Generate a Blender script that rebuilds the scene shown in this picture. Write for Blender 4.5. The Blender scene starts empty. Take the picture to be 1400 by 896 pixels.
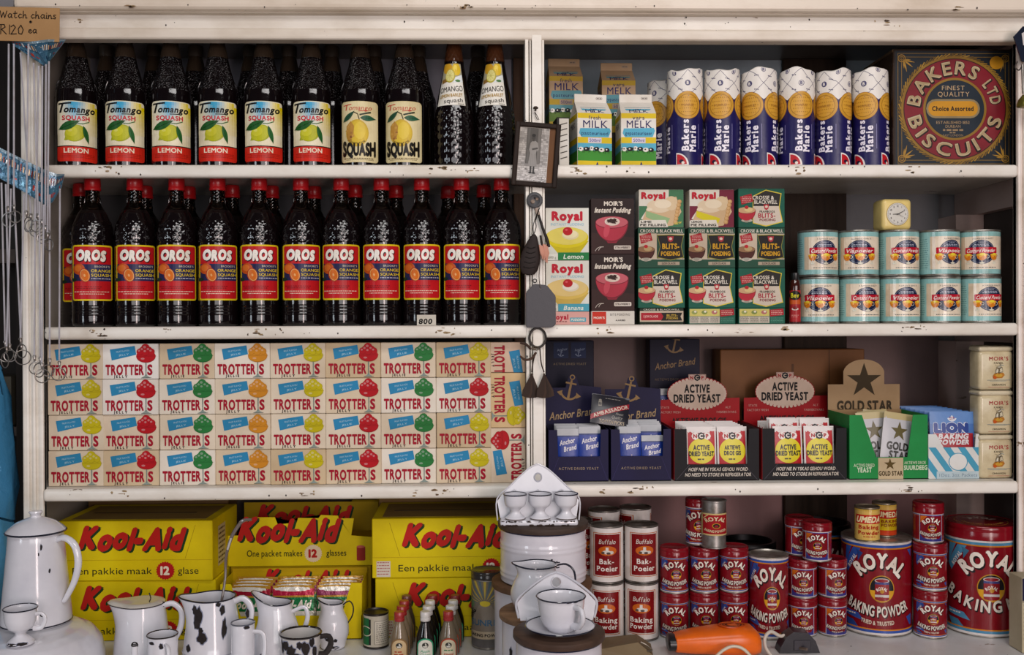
import bpy, bmesh, math, random
from mathutils import Vector, Matrix
RND = random.Random(11)
sc = bpy.context.scene
COL = sc.collection
PI = math.pi
# ---------------------------------------------------------------- camera
F = 1350.0
CAM = Vector((0, -2.025, 1.565))
YAW, PITCH, ROLL = math.radians(1.449), math.radians(-0.299), math.radians(-0.242)
fw = Vector((math.sin(YAW)*math.cos(PITCH), math.cos(YAW)*math.cos(PITCH), math.sin(PITCH)))
r0 = Vector((math.cos(YAW), -math.sin(YAW), 0)); u0 = r0.cross(fw)
rt = r0*math.cos(ROLL) + u0*math.sin(ROLL); up = -r0*math.sin(ROLL) + u0*math.cos(ROLL)
cam = bpy.data.objects.new('camera', bpy.data.cameras.new('camera')); COL.objects.link(cam)
cam.matrix_world = Matrix(((rt.x, up.x, -fw.x, CAM.x), (rt.y, up.y, -fw.y, CAM.y), (rt.z, up.z, -fw.z, CAM.z), (0, 0, 0, 1)))
cam.data.sensor_width = 36; cam.data.lens = F/1400*36
cam.data.clip_start = 0.05
sc.camera = cam
# ---------------------------------------------------------------- light
sc.view_settings.view_transform = 'Standard'; sc.view_settings.look = 'None'
sc.view_settings.gamma = 1; sc.view_settings.use_curve_mapping = False
sc.view_settings.exposure = -0.36
w = bpy.data.worlds.new('world'); sc.world = w; w.use_nodes = True
w.node_tree.nodes['Background'].inputs[0].default_value = (0.62, 0.66, 0.78, 1)
w.node_tree.nodes['Background'].inputs[1].default_value = 0.05
def area(name, loc, target, sx, sy, power, color):
    l = bpy.data.lights.new(name, 'AREA'); l.shape = 'RECTANGLE'; l.size = sx; l.size_y = sy
    l.energy = power; l.color = color
    o = bpy.data.objects.new(name, l); COL.objects.link(o); o.location = loc
    o.rotation_euler = (Vector(target) - Vector(loc)).to_track_quat('-Z', 'Y').to_euler()
area('doorway_light', (1.35, -4.4, 1.55), (0.2, 0, 1.4), 0.55, 2.3, 62, (1.0, 0.80, 0.76))
area('window_light', (-3.2, -3.2, 1.9), (0, 0, 1.45), 0.6, 1.5, 26, (0.84, 0.92, 1.0))
area('shop_window_light', (1.1, -4.8, 2.1), (0.3, 0, 1.3), 4.2, 1.8, 100, (1.0, 0.95, 0.95))
area('added_overhead_fill', (0.35, -1.7, 3.0), (0.3, -0.25, 1.0), 1.6, 0.5, 26, (1.0, 0.96, 0.94))  # overhead fill added to brighten the counter and lids, not a known lamp

# ---------------------------------------------------------------- pixel helpers
def P(px, py, Y):
    d = rt*((px-700)/F) + up*((448-py)/F) + fw
    return CAM + d*((Y-CAM.y)/d.y)
def WX(px, Y, py=448): return P(px, py, Y).x
def WZ(py, Y, px=700): return P(px, py, Y).z
def SC(Y): return (2.025+Y)/F                       # metres per pixel at depth Y
Z1, Z2, Z3, ZC = 1.8867, 1.5590, 1.2315, 0.90       # shelf tops and counter
# ---------------------------------------------------------------- colours / materials
def lin(h):
    if not isinstance(h, str): return h
    h = h.lstrip('#'); h = ''.join(q*2 for q in h) if len(h) == 3 else h; out = []
    for i in (0, 2, 4):
        c = int(h[i:i+2], 16)/255
        out.append(c/12.92 if c <= .04045 else ((c+.055)/1.055)**2.4)
    return tuple(out)
def mixc(a, b, t):
    a = lin(a); b = lin(b); return tuple(x*(1-t)+y*t for x, y in zip(a, b))
MATS = {}
def mat(key):
    if key in MATS: return MATS[key]
    m = bpy.data.materials.new(key); m.use_nodes = True; MATS[key] = m
    nt = m.node_tree; N = nt.nodes; L = nt.links
    b = N['Principled BSDF']
    at = N.new('ShaderNodeAttribute'); at.attribute_name = 'col'
    tc = N.new('ShaderNodeTexCoord'); oi = N.new('ShaderNodeObjectInfo')
    vm = N.new('ShaderNodeVectorMath'); vm.operation = 'ADD'
    rv = N.new('ShaderNodeMath'); rv.operation = 'MULTIPLY'; rv.inputs[1].default_value = 17.0
    L.new(oi.outputs['Random'], rv.inputs[0]); L.new(tc.outputs['Object'], vm.inputs[0]); L.new(rv.outputs[0], vm.inputs[1])
    def noise(scale, detail=4, rough=.55, stretch=None):
        n = N.new('ShaderNodeTexNoise'); n.inputs['Scale'].default_value = scale
        n.inputs['Detail'].default_value = detail; n.inputs['Roughness'].default_value = rough
        src = vm.outputs[0]
        if stretch:
            mp = N.new('ShaderNodeMapping'); mp.inputs['Scale'].default_value = stretch
            L.new(src, mp.inputs[0]); src = mp.outputs[0]
        L.new(src, n.inputs['Vector']); return n.outputs['Fac']
    def ramp(fac, p0, c0, p1, c1):
        r = N.new('ShaderNodeValToRGB'); e = r.color_ramp.elements
        e[0].position = p0; e[0].color = (*c0, 1); e[1].position = p1; e[1].color = (*c1, 1)
        L.new(fac, r.inputs[0]); return r.outputs[0]
    def mul(a, bb, fac=1):
        x = N.new('ShaderNodeMix'); x.data_type = 'RGBA'; x.blend_type = 'MULTIPLY'; x.inputs[0].default_value = fac
        L.new(a, x.inputs[6]); L.new(bb, x.inputs[7]); return x.outputs[2]
    def mix(fac, a, colr):
        x = N.new('ShaderNodeMix'); x.data_type = 'RGBA'
        L.new(fac, x.inputs[0]); L.new(a, x.inputs[6])
        if isinstance(colr, tuple): x.inputs[7].default_value = (*colr, 1)
        else: L.new(colr, x.inputs[7])
        return x.outputs[2]
    def bump(h, strength, dist):
        bp = N.new('ShaderNodeBump'); bp.inputs['Strength'].default_value = strength; bp.inputs['Distance'].default_value = dist
        L.new(h, bp.inputs['Height']); L.new(bp.outputs[0], b.inputs['Normal'])
    S = b.inputs
    base = at.outputs['Color']
    if key == 'paper':            # matt printed card, a little faded
        base = mul(base, ramp(noise(9, 5), .3, (.80, .76, .70), .65, (1, 1, 1)))
        S['Roughness'].default_value = .5; S['Specular IOR Level'].default_value = .16; bump(noise(40, 3), .10, .002)
    elif key == 'label':          # bottle label
        base = mul(base, ramp(noise(24, 5), .3, (.82, .79, .72), .6, (1, 1, 1)))
        S['Roughness'].default_value = .36; S['Specular IOR Level'].default_value = .22
    elif key == 'tin':            # lithographed tin
        base = mul(base, ramp(noise(30, 6), .3, (.78, .74, .70), .55, (1, 1, 1)))
        S['Roughness'].default_value = .17; S['Specular IOR Level'].default_value = .45
        bump(noise(25, 2), .06, .002)
    elif key == 'foil':           # shiny packet film
        S['Roughness'].default_value = .22; S['Metallic'].default_value = .25; bump(noise(55, 3), .6, .004)
    elif key == 'film':           # printed waxed wrapper
        S['Roughness'].default_value = .34; S['Specular IOR Level'].default_value = .4; bump(noise(45, 3), .22, .003)
    elif key == 'plastic':
        S['Roughness'].default_value = .32; base = mul(base, ramp(noise(30, 4), .3, (.85, .85, .85), .6, (1, 1, 1)))
    elif key == 'metal':
        S['Metallic'].default_value = .8; S['Roughness'].default_value = .36; bump(noise(60, 3), .1, .001)
        base = mul(base, ramp(noise(40, 5), .35, (.5, .45, .4), .6, (1, 1, 1)))
    elif key == 'dark_iron':
        S['Metallic'].default_value = .6; S['Roughness'].default_value = .55; bump(noise(120, 4), .3, .001)
    elif key == 'bottle':         # filled dark bottle
        S['Roughness'].default_value = .09; S['IOR'].default_value = 1.5; S['Coat Weight'].default_value = .3
        S['Coat Roughness'].default_value = .05; bump(noise(260, 2), .10, .001)
    elif key == 'pebbled':        # pebbled bottle glass
        S['Roughness'].default_value = .16; S['IOR'].default_value = 1.5
        v = N.new('ShaderNodeTexVoronoi'); v.inputs['Scale'].default_value = 300; L.new(vm.outputs[0], v.inputs['Vector'])
        bump(v.outputs['Distance'], 1.0, .0035)
    elif key == 'enamel':         # white enamel with faint blotches
        base = mul(base, ramp(noise(14, 4), .3, (.86, .86, .88), .6, (1, 1, 1)))
        S['Roughness'].default_value = .14; S['Coat Weight'].default_value = .4; S['Coat Roughness'].default_value = .06
        bump(noise(18, 2), .12, .004)
    elif key == 'rust':
        base = mul(base, ramp(noise(90, 5), .3, (.35, .25, .2), .65, (1, 1, 1)))
        S['Roughness'].default_value = .85; bump(noise(200, 4), .4, .001)
    elif key == 'paint':          # old cream gloss paint with chips and dirt
        d = ramp(noise(5, 6, .6, (1, 1, 2.5)), .30, (.80, .76, .71), .55, (1, 1, 1)); base = mul(base, d)
        ch = ramp(noise(28, 7, .62, (.35, 1, 1.3)), .69, (0, 0, 0), .71, (1, 1, 1))
        base = mix(ch, base, (.19, .12, .065))
        sp = ramp(noise(75, 2, .5), .76, (0, 0, 0), .775, (1, 1, 1)); base = mix(sp, base, (.03, .025, .02))
        S['Roughness'].default_value = .34; bump(noise(16, 5), .18, .004)
    elif key == 'wall':
        base = mul(base, ramp(noise(3.5, 6), .3, (.62, .60, .60), .65, (1, 1, 1)))
        S['Roughness'].default_value = .7; bump(noise(14, 4), .3, .006)
    elif key == 'wood':
        g = noise(7, 7, .6, (9, 9, .8)); base = mul(base, ramp(g, .3, (.45, .38, .32), .68, (1, 1, 1)))
        S['Roughness'].default_value = .6; S['Specular IOR Level'].default_value = .2; bump(g, .25, .003)
    elif key == 'woodflat':       # grain across x
        g = noise(7, 7, .6, (1.2, 9, 9)); base = mul(base, ramp(g, .3, (.5, .42, .36), .68, (1, 1, 1)))
        S['Roughness'].default_value = .6; bump(g, .25, .003)
    elif key == 'leather':
        S['Roughness'].default_value = .6; S['Specular IOR Level'].default_value = .2; bump(noise(150, 4), .35, .001)
    elif key == 'glass':          # clear brownish glass, seen through
        tr = N.new('ShaderNodeBsdfTransparent'); gl = N.new('ShaderNodeBsdfGlossy'); gl.inputs['Roughness'].default_value = .07
        fr = N.new('ShaderNodeFresnel'); fr.inputs[0].default_value = 1.5
        mx = N.new('ShaderNodeMixShader'); L.new(base, tr.inputs[0]); L.new(fr.outputs[0], mx.inputs[0])
        L.new(tr.outputs[0], mx.inputs[1]); L.new(gl.outputs[0], mx.inputs[2]); L.new(mx.outputs[0], N['Material Output'].inputs[0])
        return m
    L.new(base, S['Base Color'])
    return m
# ---------------------------------------------------------------- glyphs
_tc = bpy.data.curves.new('glyphs', 'FONT'); _to = bpy.data.objects.new('glyphs', _tc)
_tc.resolution_u = 3; _tc.fill_mode = 'FRONT'
_G = {}
_tc.body = 'H'; _m = bpy.data.meshes.new_from_object(_to)
CAPH = max(v.co.y for v in _m.vertices); bpy.data.meshes.remove(_m)
def glyph(ch, bold=0.0):
    k = ch
    if k not in _G:
        _tc.body = ch
        me = bpy.data.meshes.new_from_object(_to)
        vs = [(v.co.x/CAPH, v.co.y/CAPH) for v in me.vertices]; fs = [tuple(p.vertices) for p in me.polygons]
        bpy.data.meshes.remove(me)
        x0 = min((v[0] for v in vs), default=0); x1 = max((v[0] for v in vs), default=.3)
        _G[k] = ([(x-x0, y) for x, y in vs], fs, x1-x0)
    return _G[k]
SERIF = {c: p for c, p in {
 'A': ((.06, 0), (.94, 0)), 'B': ((.12, 0), (.12, 1)), 'D': ((.12, 0), (.12, 1)), 'E': ((.12, 0), (.12, 1)), 'F': ((.12, 0), (.12, 1)),
 'H': ((.1, 0), (.1, 1), (.9, 0), (.9, 1)), 'I': ((.5, 0), (.5, 1)), 'K': ((.1, 0), (.1, 1), (.9, 0), (.9, 1)), 'L': ((.12, 0), (.12, 1)),
 'M': ((.08, 0), (.08, 1), (.92, 0), (.92, 1)), 'N': ((.1, 0), (.1, 1), (.9, 1)), 'P': ((.12, 0), (.12, 1)), 'R': ((.12, 0), (.12, 1), (.93, 0)),
 'T': ((.5, 0),), 'U': ((.1, 1), (.9, 1)), 'V': ((.08, 1), (.92, 1)), 'W': ((.06, 1), (.94, 1)), 'Y': ((.5, 0), (.08, 1), (.92, 1)),
 'a': ((.9, 0),), 'i': ((.5, 0),), 'k': ((.12, 0), (.12, 1.02), (.92, 0)), 'r': ((.15, 0), (.15, .72)), 'n': ((.1, 0), (.9, 0), (.1, .72)),
 'h': ((.1, 0), (.9, 0), (.1, 1.02)), 'l': ((.5, 0), (.5, 1.02)), 'm': ((.06, 0), (.5, 0), (.94, 0)), 'f': ((.35, 0),), 'u': ((.1, .72), (.9, 0)),
 'p': ((.12, .72),), 'd': ((.9, 0), (.9, 1.02)), 'b': ((.1, 1.02),), '1': ((.6, 0),)}.items()}
# ---------------------------------------------------------------- flat printed artwork (y grows downward)
class Art:
    def __init__(s, w, h): s.w = w; s.h = h; s.p = []
    def poly(s, pts, c, l=1): s.p.append(([tuple(p) for p in pts], [tuple(range(len(pts)))], lin(c), l)); return s
    def rect(s, x0, y0, x1, y1, c, l=1): return s.poly([(x0, y0), (x1, y0), (x1, y1), (x0, y1)], c, l)
    def rrect(s, x0, y0, x1, y1, r, c, l=1):
        pts = []
        for cx, cy, a in ((x1-r, y0+r, -90), (x1-r, y1-r, 0), (x0+r, y1-r, 90), (x0+r, y0+r, 180)):
            for k in range(5): t = math.radians(a+22.5*k); pts.append((cx+r*math.cos(t), cy+r*math.sin(t)))
        return s.poly(pts, c, l)
    def ell(s, cx, cy, rx, ry, c, l=1, n=24, rot=0, a0=0, a1=360):
        pts = []; cr, sr = math.cos(math.radians(rot)), math.sin(math.radians(rot))
        full = a1-a0 >= 360
        for k in range(n + (0 if full else 1)):
            t = math.radians(a0+(a1-a0)*k/n); x = rx*math.cos(t); y = ry*math.sin(t)
            pts.append((cx+x*cr-y*sr, cy+x*sr+y*cr))
        return s.poly(pts, c, l)
    def ring(s, cx, cy, r, wd, c, l=1, n=32, ry=None, a0=0, a1=360):
        q = (ry or r)/r
        for k in range(n):
            t0 = math.radians(a0+(a1-a0)*k/n); t1 = math.radians(a0+(a1-a0)*(k+1)/n)
            f = lambda t, rr: (cx+rr*math.cos(t), cy+rr*q*math.sin(t))
            s.poly([f(t0, r), f(t1, r), f(t1, r-wd), f(t0, r-wd)], c, l)
        return s
    def line(s, pts, wd, c, l=1):
        for (x0, y0), (x1, y1) in zip(pts, pts[1:]):
            d = math.hypot(x1-x0, y1-y0) or 1; nx, ny = -(y1-y0)/d*wd/2, (x1-x0)/d*wd/2; ex, ey = (x1-x0)/d*wd*.3, (y1-y0)/d*wd*.3
            s.poly([(x0+nx-ex, y0+ny-ey), (x1+nx+ex, y1+ny+ey), (x1-nx+ex, y1-ny+ey), (x0-nx-ex, y0-ny-ey)], c, l)
        return s
    def leaf(s, x0, y0, x1, y1, wd, c, l=1, vein=None):
        dx, dy = x1-x0, y1-y0; d = math.hypot(dx, dy); nx, ny = -dy/d, dx/d; a = []; b = []
        for k in range(9):
            t = k/8; ww = wd/2*math.sin(PI*t**.85); x = x0+dx*t; y = y0+dy*t
            a.append((x+nx*ww, y+ny*ww)); b.append((x-nx*ww, y-ny*ww))
        s.poly(a+b[-2:0:-1], c, l)
        if vein: s.line([(x0, y0), (x1, y1)], wd*.07, vein, l+1)
        return s
    def star(s, cx, cy, r, c, l=1, inner=.40, n=5, rot=0):
        return s.poly([(cx+(r if k % 2 == 0 else r*inner)*math.sin(PI*k/n+rot), cy-(r if k % 2 == 0 else r*inner)*math.cos(PI*k/n+rot)) for k in range(2*n)], c, l)
    def burst(s, cx, cy, r, c, l=1, n=20, d=.9): return s.star(cx, cy, r, c, l, d, n)
    def greek(s, x0, x1, y, h, c, l=2, seed=0, fill=.8):   # unreadable small print: tiny dashes
        g = random.Random(seed*7+int(y)); x = x0
        while x < x1-h:
            e = min(x1, x+h*g.uniform(1.0, 3.2)); s.rect(x, y-h/2, e, y+h/2, c, l); x = e+h*.7
        return s
    def _put(s, gl, f, c, l, serif, ch, h, sx, bold):
        vs, fs, gw = gl; ex = max(0, bold)*1.15; d = ex*.72
        ring_ = [] if ex < .006 else [(-d, -d), (d, -d), (-d, d), (d, d)]+([(-ex, 0), (ex, 0), (0, -ex), (0, ex)] if ex > .045 else [])
        for dx, dy in ring_+[(0, 0)]:
            s.p.append(([f((x+dx)*sx*h, (y+dy)*h) for x, y in vs], fs, lin(c), l))
        if serif and ch in SERIF:
            th = .085+bold*.6; hw = serif*.17+bold*.6
            for fx, fy in SERIF[ch]:
                yy = fy-(th if fy > .5 else 0); X = fx*gw
                s.p.append(([f((X-hw)*sx*h, yy*h), f((X+hw)*sx*h, yy*h), f((X+hw)*sx*h, (yy+th)*h), f((X-hw)*sx*h, (yy+th)*h)], [(0, 1, 2, 3)], lin(c), l))
    def _adv(s, t, bold, gap, space):
        x = 0; out = []
        for ch in t:
            if ch == ' ': x += space; continue
            g = glyph(ch, bold); out.append((ch, g, x)); x += g[2]+gap+max(0, bold)*1.5
        return out, max(x-gap, .01)
    def text(s, t, x, y, h, c, l=2, w=None, al='c', bold=0.0, gap=.13, space=.38, shear=0, serif=0, rot=0, bounce=0, wave=None):
        lay, tw = s._adv(t, bold, gap, space); sx = (w/(tw*h)) if w else 1.0; W = tw*h*sx
        off = {'c': -W/2, 'l': 0, 'r': -W}[al]; cr, sr = math.cos(math.radians(rot)), math.sin(math.radians(rot))
        for i, (ch, g, gx) in enumerate(lay):
            ox = off+gx*sx*h; dy = (bounce if i % 2 else -bounce)
            def f(a, b, ox=ox, dy=dy):
                k = b-h/2; xx = ox+a+shear*k
                if wave: k = wave(xx/(W/2), k)
                yy = -k+dy
                return (x+xx*cr-yy*sr, y+xx*sr+yy*cr)
            s._put(g, f, c, l, serif, ch, h, sx, bold)
        return s
    def arc(s, t, cx, cy, rad, h, c, l=2, mid=0, spread=None, bold=0.0, gap=.13, space=.4, serif=0, flip=False, ry=1.0):
        lay, tw = s._adv(t, bold, gap, space); sx = 1.0
        if spread: sx = math.radians(spread)*rad/(tw*h)
        W = tw*h*sx
        for ch, g, gx in lay:
            cxg = -W/2+(gx+g[2]/2)*sx*h; a = math.radians(mid)+cxg/rad; hw = g[2]*sx*h/2
            def f(p, q, a=a, hw=hw):
                gx2 = p-hw; gy = q-h/2
                if flip: return (cx+math.sin(a)*(rad-gy)+math.cos(a)*gx2, cy+(math.cos(a)*(rad-gy)-math.sin(a)*gx2)*ry)
                return (cx+math.sin(a)*(rad+gy)+math.cos(a)*gx2, cy+(-math.cos(a)*(rad+gy)+math.sin(a)*gx2)*ry)
            s._put(g, f, c, l, serif, ch, h, sx, bold)
        return s
    def shadow(s, fn, t, *a, sh='#111111', dx=2, dy=2, l=2, c='#ffffff', grow=.03, **k):
        b = k.pop('bold', 0.0)
        getattr(s, fn)(t, a[0]+dx, a[1]+dy, *a[2:], sh, l, bold=b+grow, **k)
        getattr(s, fn)(t, *a, c, l+1, bold=b, **k); return s
    def merge(s, o, x, y, k=1.0, dl=0, rot=0):             # stamp another artwork
        cr, sr = math.cos(math.radians(rot)), math.sin(math.radians(rot))
        for vs, fs, c, l in o.p: s.p.append(([(x+(a*cr-b*sr)*k, y+(a*sr+b*cr)*k) for a, b in vs], fs, c, l+dl))
        return s
# ---------------------------------------------------------------- mesh bag
class Bag:
    def __init__(s): s.v = []; s.f = []; s.c = []; s.m = []; s.s = []
    def add(s, vs, fs, c, m='paper', smooth=False):
        o = len(s.v); s.v += [tuple(v) for v in vs]; c = lin(c)
        for f in fs: s.f.append(tuple(i+o for i in f)); s.c.append(c); s.m.append(m); s.s.append(smooth)
        return s
    def bm(s, bm, c, m, smooth=False, mtx=None):
        if mtx: bm.transform(mtx)
        bm.verts.index_update(); s.add([v.co[:] for v in bm.verts], [[v.index for v in f.verts] for f in bm.faces], c, m, smooth); bm.free(); return s
    def box(s, x0, x1, y0, y1, z0, z1, c, m='paper', bev=0, seg=1, rot=0, tilt=0, smooth=False):
        b = bmesh.new(); bmesh.ops.create_cube(b, size=1)
        bmesh.ops.scale(b, vec=(x1-x0, y1-y0, z1-z0), verts=b.verts)
        if bev: bmesh.ops.bevel(b, geom=b.edges[:], offset=bev, segments=seg, profile=.5, affect='EDGES')
        M = Matrix.Translation(((x0+x1)/2, (y0+y1)/2, (z0+z1)/2)) @ Matrix.Rotation(rot, 4, 'Z') @ Matrix.Rotation(tilt, 4, 'X')
        return s.bm(b, c, m, smooth, M)
    def prism(s, pts, y0, y1, c, m='paper', smooth=False, mtx=None):   # outline in x,z extruded along y
        b = bmesh.new(); A = [b.verts.new((x, y0, z)) for x, z in pts]; B = [b.verts.new((x, y1, z)) for x, z in pts]
        b.faces.new(A); b.faces.new(B[::-1]); n = len(pts)
        for i in range(n): b.faces.new((A[i], B[i], B[(i+1) % n], A[(i+1) % n]))
        return s.bm(b, c, m, smooth, mtx)
    def lathe(s, prof, c, m='tin', seg=40, cx=0, cy=0, cz=0, fn=None, a0=0):
        vs = []; rings = []
        for r, z in prof:
            if r < 1e-6: rings.append([len(vs)]); vs.append(fn(0, 0, z) if fn else (0, 0, z)); continue
            ri = []
            for k in range(seg):
                t = 2*PI*k/seg+a0; ri.append(len(vs))
                vs.append(fn(r, t, z) if fn else (r*math.sin(t), -r*math.cos(t), z))
            rings.append(ri)
        fs = []
        for A, B in zip(rings, rings[1:]):
            for k in range(seg):
                k2 = (k+1) % seg
                if len(A) == 1 and len(B) == 1: break
                if len(A) == 1: fs.append((A[0], B[k2], B[k]))
                elif len(B) == 1: fs.append((A[k], A[k2], B[0]))
                else: fs.append((A[k], A[k2], B[k2], B[k]))
        return s.add([(x+cx, y+cy, z+cz) for x, y, z in vs], fs, c, m, True)
    def tube(s, pts, r, c, m='metal', seg=8, closed=False, sub=4, flat=1.0):
        pts = [Vector(p) for p in pts]; n = len(pts); rr = r if isinstance(r, (list, tuple)) else [r]*n
        if sub > 1 and n > 2:
            q = []; qr = []; rng = n if closed else n-1
            for i in range(rng):
                p0 = pts[(i-1) % n] if closed or i > 0 else pts[0]; p1 = pts[i]; p2 = pts[(i+1) % n]
                p3 = pts[(i+2) % n] if closed or i+2 < n else pts[-1]
                for k in range(sub):
                    t = k/sub
                    q.append(.5*((2*p1)+(p2-p0)*t+(2*p0-5*p1+4*p2-p3)*t*t+(3*p1-p0-3*p2+p3)*t**3)); qr.append(rr[i]*(1-t)+rr[(i+1) % n]*t)
            if not closed: q.append(pts[-1]); qr.append(rr[-1])
            pts, rr = q, qr; n = len(pts)
        vs = []; nrm = None
        for i, p in enumerate(pts):
            a = pts[(i-1) % n] if closed or i else p; b = pts[(i+1) % n] if closed or i < n-1 else p
            t = (b-a).normalized()
            if nrm is None: nrm = t.orthogonal().normalized()
            nrm = (nrm-t*nrm.dot(t)).normalized(); bi = t.cross(nrm)
            for k in range(seg): th = 2*PI*k/seg; vs.append(p+(nrm*math.cos(th)+bi*math.sin(th)*flat)*rr[i])
        fs = []
        for i in range(n if closed else n-1):
            j = (i+1) % n
            for k in range(seg): k2 = (k+1) % seg; fs.append((i*seg+k, i*seg+k2, j*seg+k2, j*seg+k))
        if not closed: fs.append(tuple(range(seg))[::-1]); fs.append(tuple((n-1)*seg+k for k in range(seg)))
        return s.add(vs, fs, c, m, True)
    def ring(s, cx, cy, cz, R, r, c, m='metal', seg=24, rot=None, ry=None):
        pts = [Vector((R*math.cos(2*PI*k/seg), 0, (ry or R)*math.sin(2*PI*k/seg))) for k in range(seg)]
        if rot: pts = [rot @ p for p in pts]
        return s.tube([p+Vector((cx, cy, cz)) for p in pts], r, c, m, 6, True, 1)
    def art(s, A, W, H, mp, m='paper', step=None, eps=1.6e-4, clip=True, base=1, zstep=None):
        lays = {}
        b = bmesh.new(); li = b.faces.layers.int.new('ci'); cols = []; order = 0
        for q, (vs, fs, c, l) in enumerate(A.p):
            l = l+(q % 12)*.075
            V = [b.verts.new(((x/A.w-.5)*W, (1-y/A.h)*H, l)) for x, y in vs]
            for f in fs:
                try: fc = b.faces.new([V[i] for i in f])
                except ValueError: continue
                fc[li] = len(cols)
            cols.append((c, l))
        if clip:
            for co, no in (((-W/2, 0, 0), (-1, 0, 0)), ((W/2, 0, 0), (1, 0, 0)), ((0, 0, 0), (0, -1, 0)), ((0, H, 0), (0, 1, 0))):
                bmesh.ops.bisect_plane(b, geom=b.verts[:]+b.edges[:]+b.faces[:], plane_co=co, plane_no=no, clear_outer=True, dist=1e-7)
        if step:
            k = -W/2+step
            while k < W/2-1e-6:
                bmesh.ops.bisect_plane(b, geom=b.verts[:]+b.edges[:]+b.faces[:], plane_co=(k, 0, 0), plane_no=(1, 0, 0), dist=1e-7); k += step
        if zstep:
            k = zstep
            while k < H-1e-6:
                bmesh.ops.bisect_plane(b, geom=b.verts[:]+b.edges[:]+b.faces[:], plane_co=(0, k, 0), plane_no=(0, 1, 0), dist=1e-7); k += zstep
        b.verts.index_update(); o = len(s.v)
        for v in b.verts: s.v.append(tuple(mp(v.co.x, v.co.y, (v.co.z+base)*eps)))
        for f in b.faces:
            s.f.append(tuple(v.index+o for v in f.verts)); s.c.append(cols[f[li]][0]); s.m.append(m); s.s.append(False)
        b.free(); return s
    def build(s, name, parent=None, loc=None, rotz=0, sharp=40):
        me = bpy.data.meshes.new(name); me.from_pydata(s.v, [], s.f)
        keys = []
        for k in s.m:
            if k not in keys: keys.append(k); me.materials.append(mat(k))
        me.polygons.foreach_set('material_index', [keys.index(k) for k in s.m])
        me.polygons.foreach_set('use_smooth', s.s)
        at = me.color_attributes.new('col', 'FLOAT_COLOR', 'CORNER'); buf = []
        for f, c in zip(s.f, s.c): buf += [c[0], c[1], c[2], 1.0]*len(f)
        at.data.foreach_set('color', buf)
        me.validate(); me.update()
        if any(s.s): me.set_sharp_from_angle(angle=math.radians(sharp))
        o = bpy.data.objects.new(name, me); COL.objects.link(o)
        if parent: o.parent = parent
        if loc: o.location = loc
        if rotz: o.rotation_euler = (0, 0, rotz)
        return o
def flat(cx, y, z0, tilt=0.0):                     # art on a front (-y) face; tilt leans the top away
    ct, st = math.cos(tilt), math.sin(tilt)
    return lambda x, z, o: (cx+x, y+z*st-o*ct, z0+z*ct+o*st)
def wrap(r, z0, a0=0.0, cx=0, cy=0):               # art around a vertical cylinder
    rf = r if callable(r) else (lambda z: r); rn = r if not callable(r) else None
    def f(x, z, o):
        rr = rf(z); t = x/(rn or f.rn)+a0; rr += o
        return (cx+rr*math.sin(t), cy-rr*math.cos(t), z0+z)
    f.rn = rn or rf(0); return f
def wrap_seen(r, z0, cx=0, cy=0):                  # art measured across the visible width of a cylinder
    def f(x, z, o):
        t = math.asin(max(-.99, min(.99, x/r))); return (cx+(r+o)*math.sin(t), cy-(r+o)*math.cos(t), z0+z)
    return f
def face(px, Y): return math.atan2(-WX(px, Y), Y+2.025)
# ---------------------------------------------------------------- things
LABELS = {}
def tag(o, label, cat, group=None, kind=None):
    o['label'] = label; o['category'] = cat
    if group: o['group'] = group
    if kind: o['kind'] = kind
    LABELS.setdefault(label, []).append(o.name); return o
def struct(o): o['kind'] = 'structure'; return o
def empty(name, loc, rotz=0):
    o = bpy.data.objects.new(name, None); COL.objects.link(o); o.location = loc; o.rotation_euler = (0, 0, rotz); o.empty_display_size = .02; return o
KIDS = {}
def dup(root, loc, rotz=0):
    r = root.copy(); COL.objects.link(r); r.location = loc; r.rotation_euler = (0, 0, rotz)
    for k in ('label', 'category', 'group'):
        if k in r: del r[k]
    for ch in [o for o in COL.objects if o.parent == root]:
        c = ch.copy(); COL.objects.link(c); c.parent = r
        for g in [o for o in COL.objects if o.parent == ch]:
            d = g.copy(); COL.objects.link(d); d.parent = c
    return r
class Proto:                                       # first use moves the original, later uses copy it
    def __init__(s, root): s.root = root; s.used = False
    def put(s, loc, rotz=0):
        if not s.used:
            s.used = True; s.root.location = loc; s.root.rotation_euler = (0, 0, rotz); return s.root
        return dup(s.root, loc, rotz)
ORD = ['first', 'second', 'third', 'fourth', 'fifth', 'sixth', 'seventh', 'eighth', 'ninth', 'tenth', 'eleventh', 'twelfth']
def orda(i, n, side='left'):
    if i == 0: return 'leftmost'
    if i == n-1: return 'rightmost'
    return ORD[i]+' from left'
# ================================================================ the setting
CREAM = '#ece7dd'
b = Bag(); b.box(-3.2, 3.2, -5.9, .6, -.05, 0, '#6a5444', 'woodflat'); struct(b.build('floor'))
b = Bag(); b.box(-3.2, 3.2, .375, .45, 0, 2.75, '#8d8a8c', 'wall'); struct(b.build('wall_back'))
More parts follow.
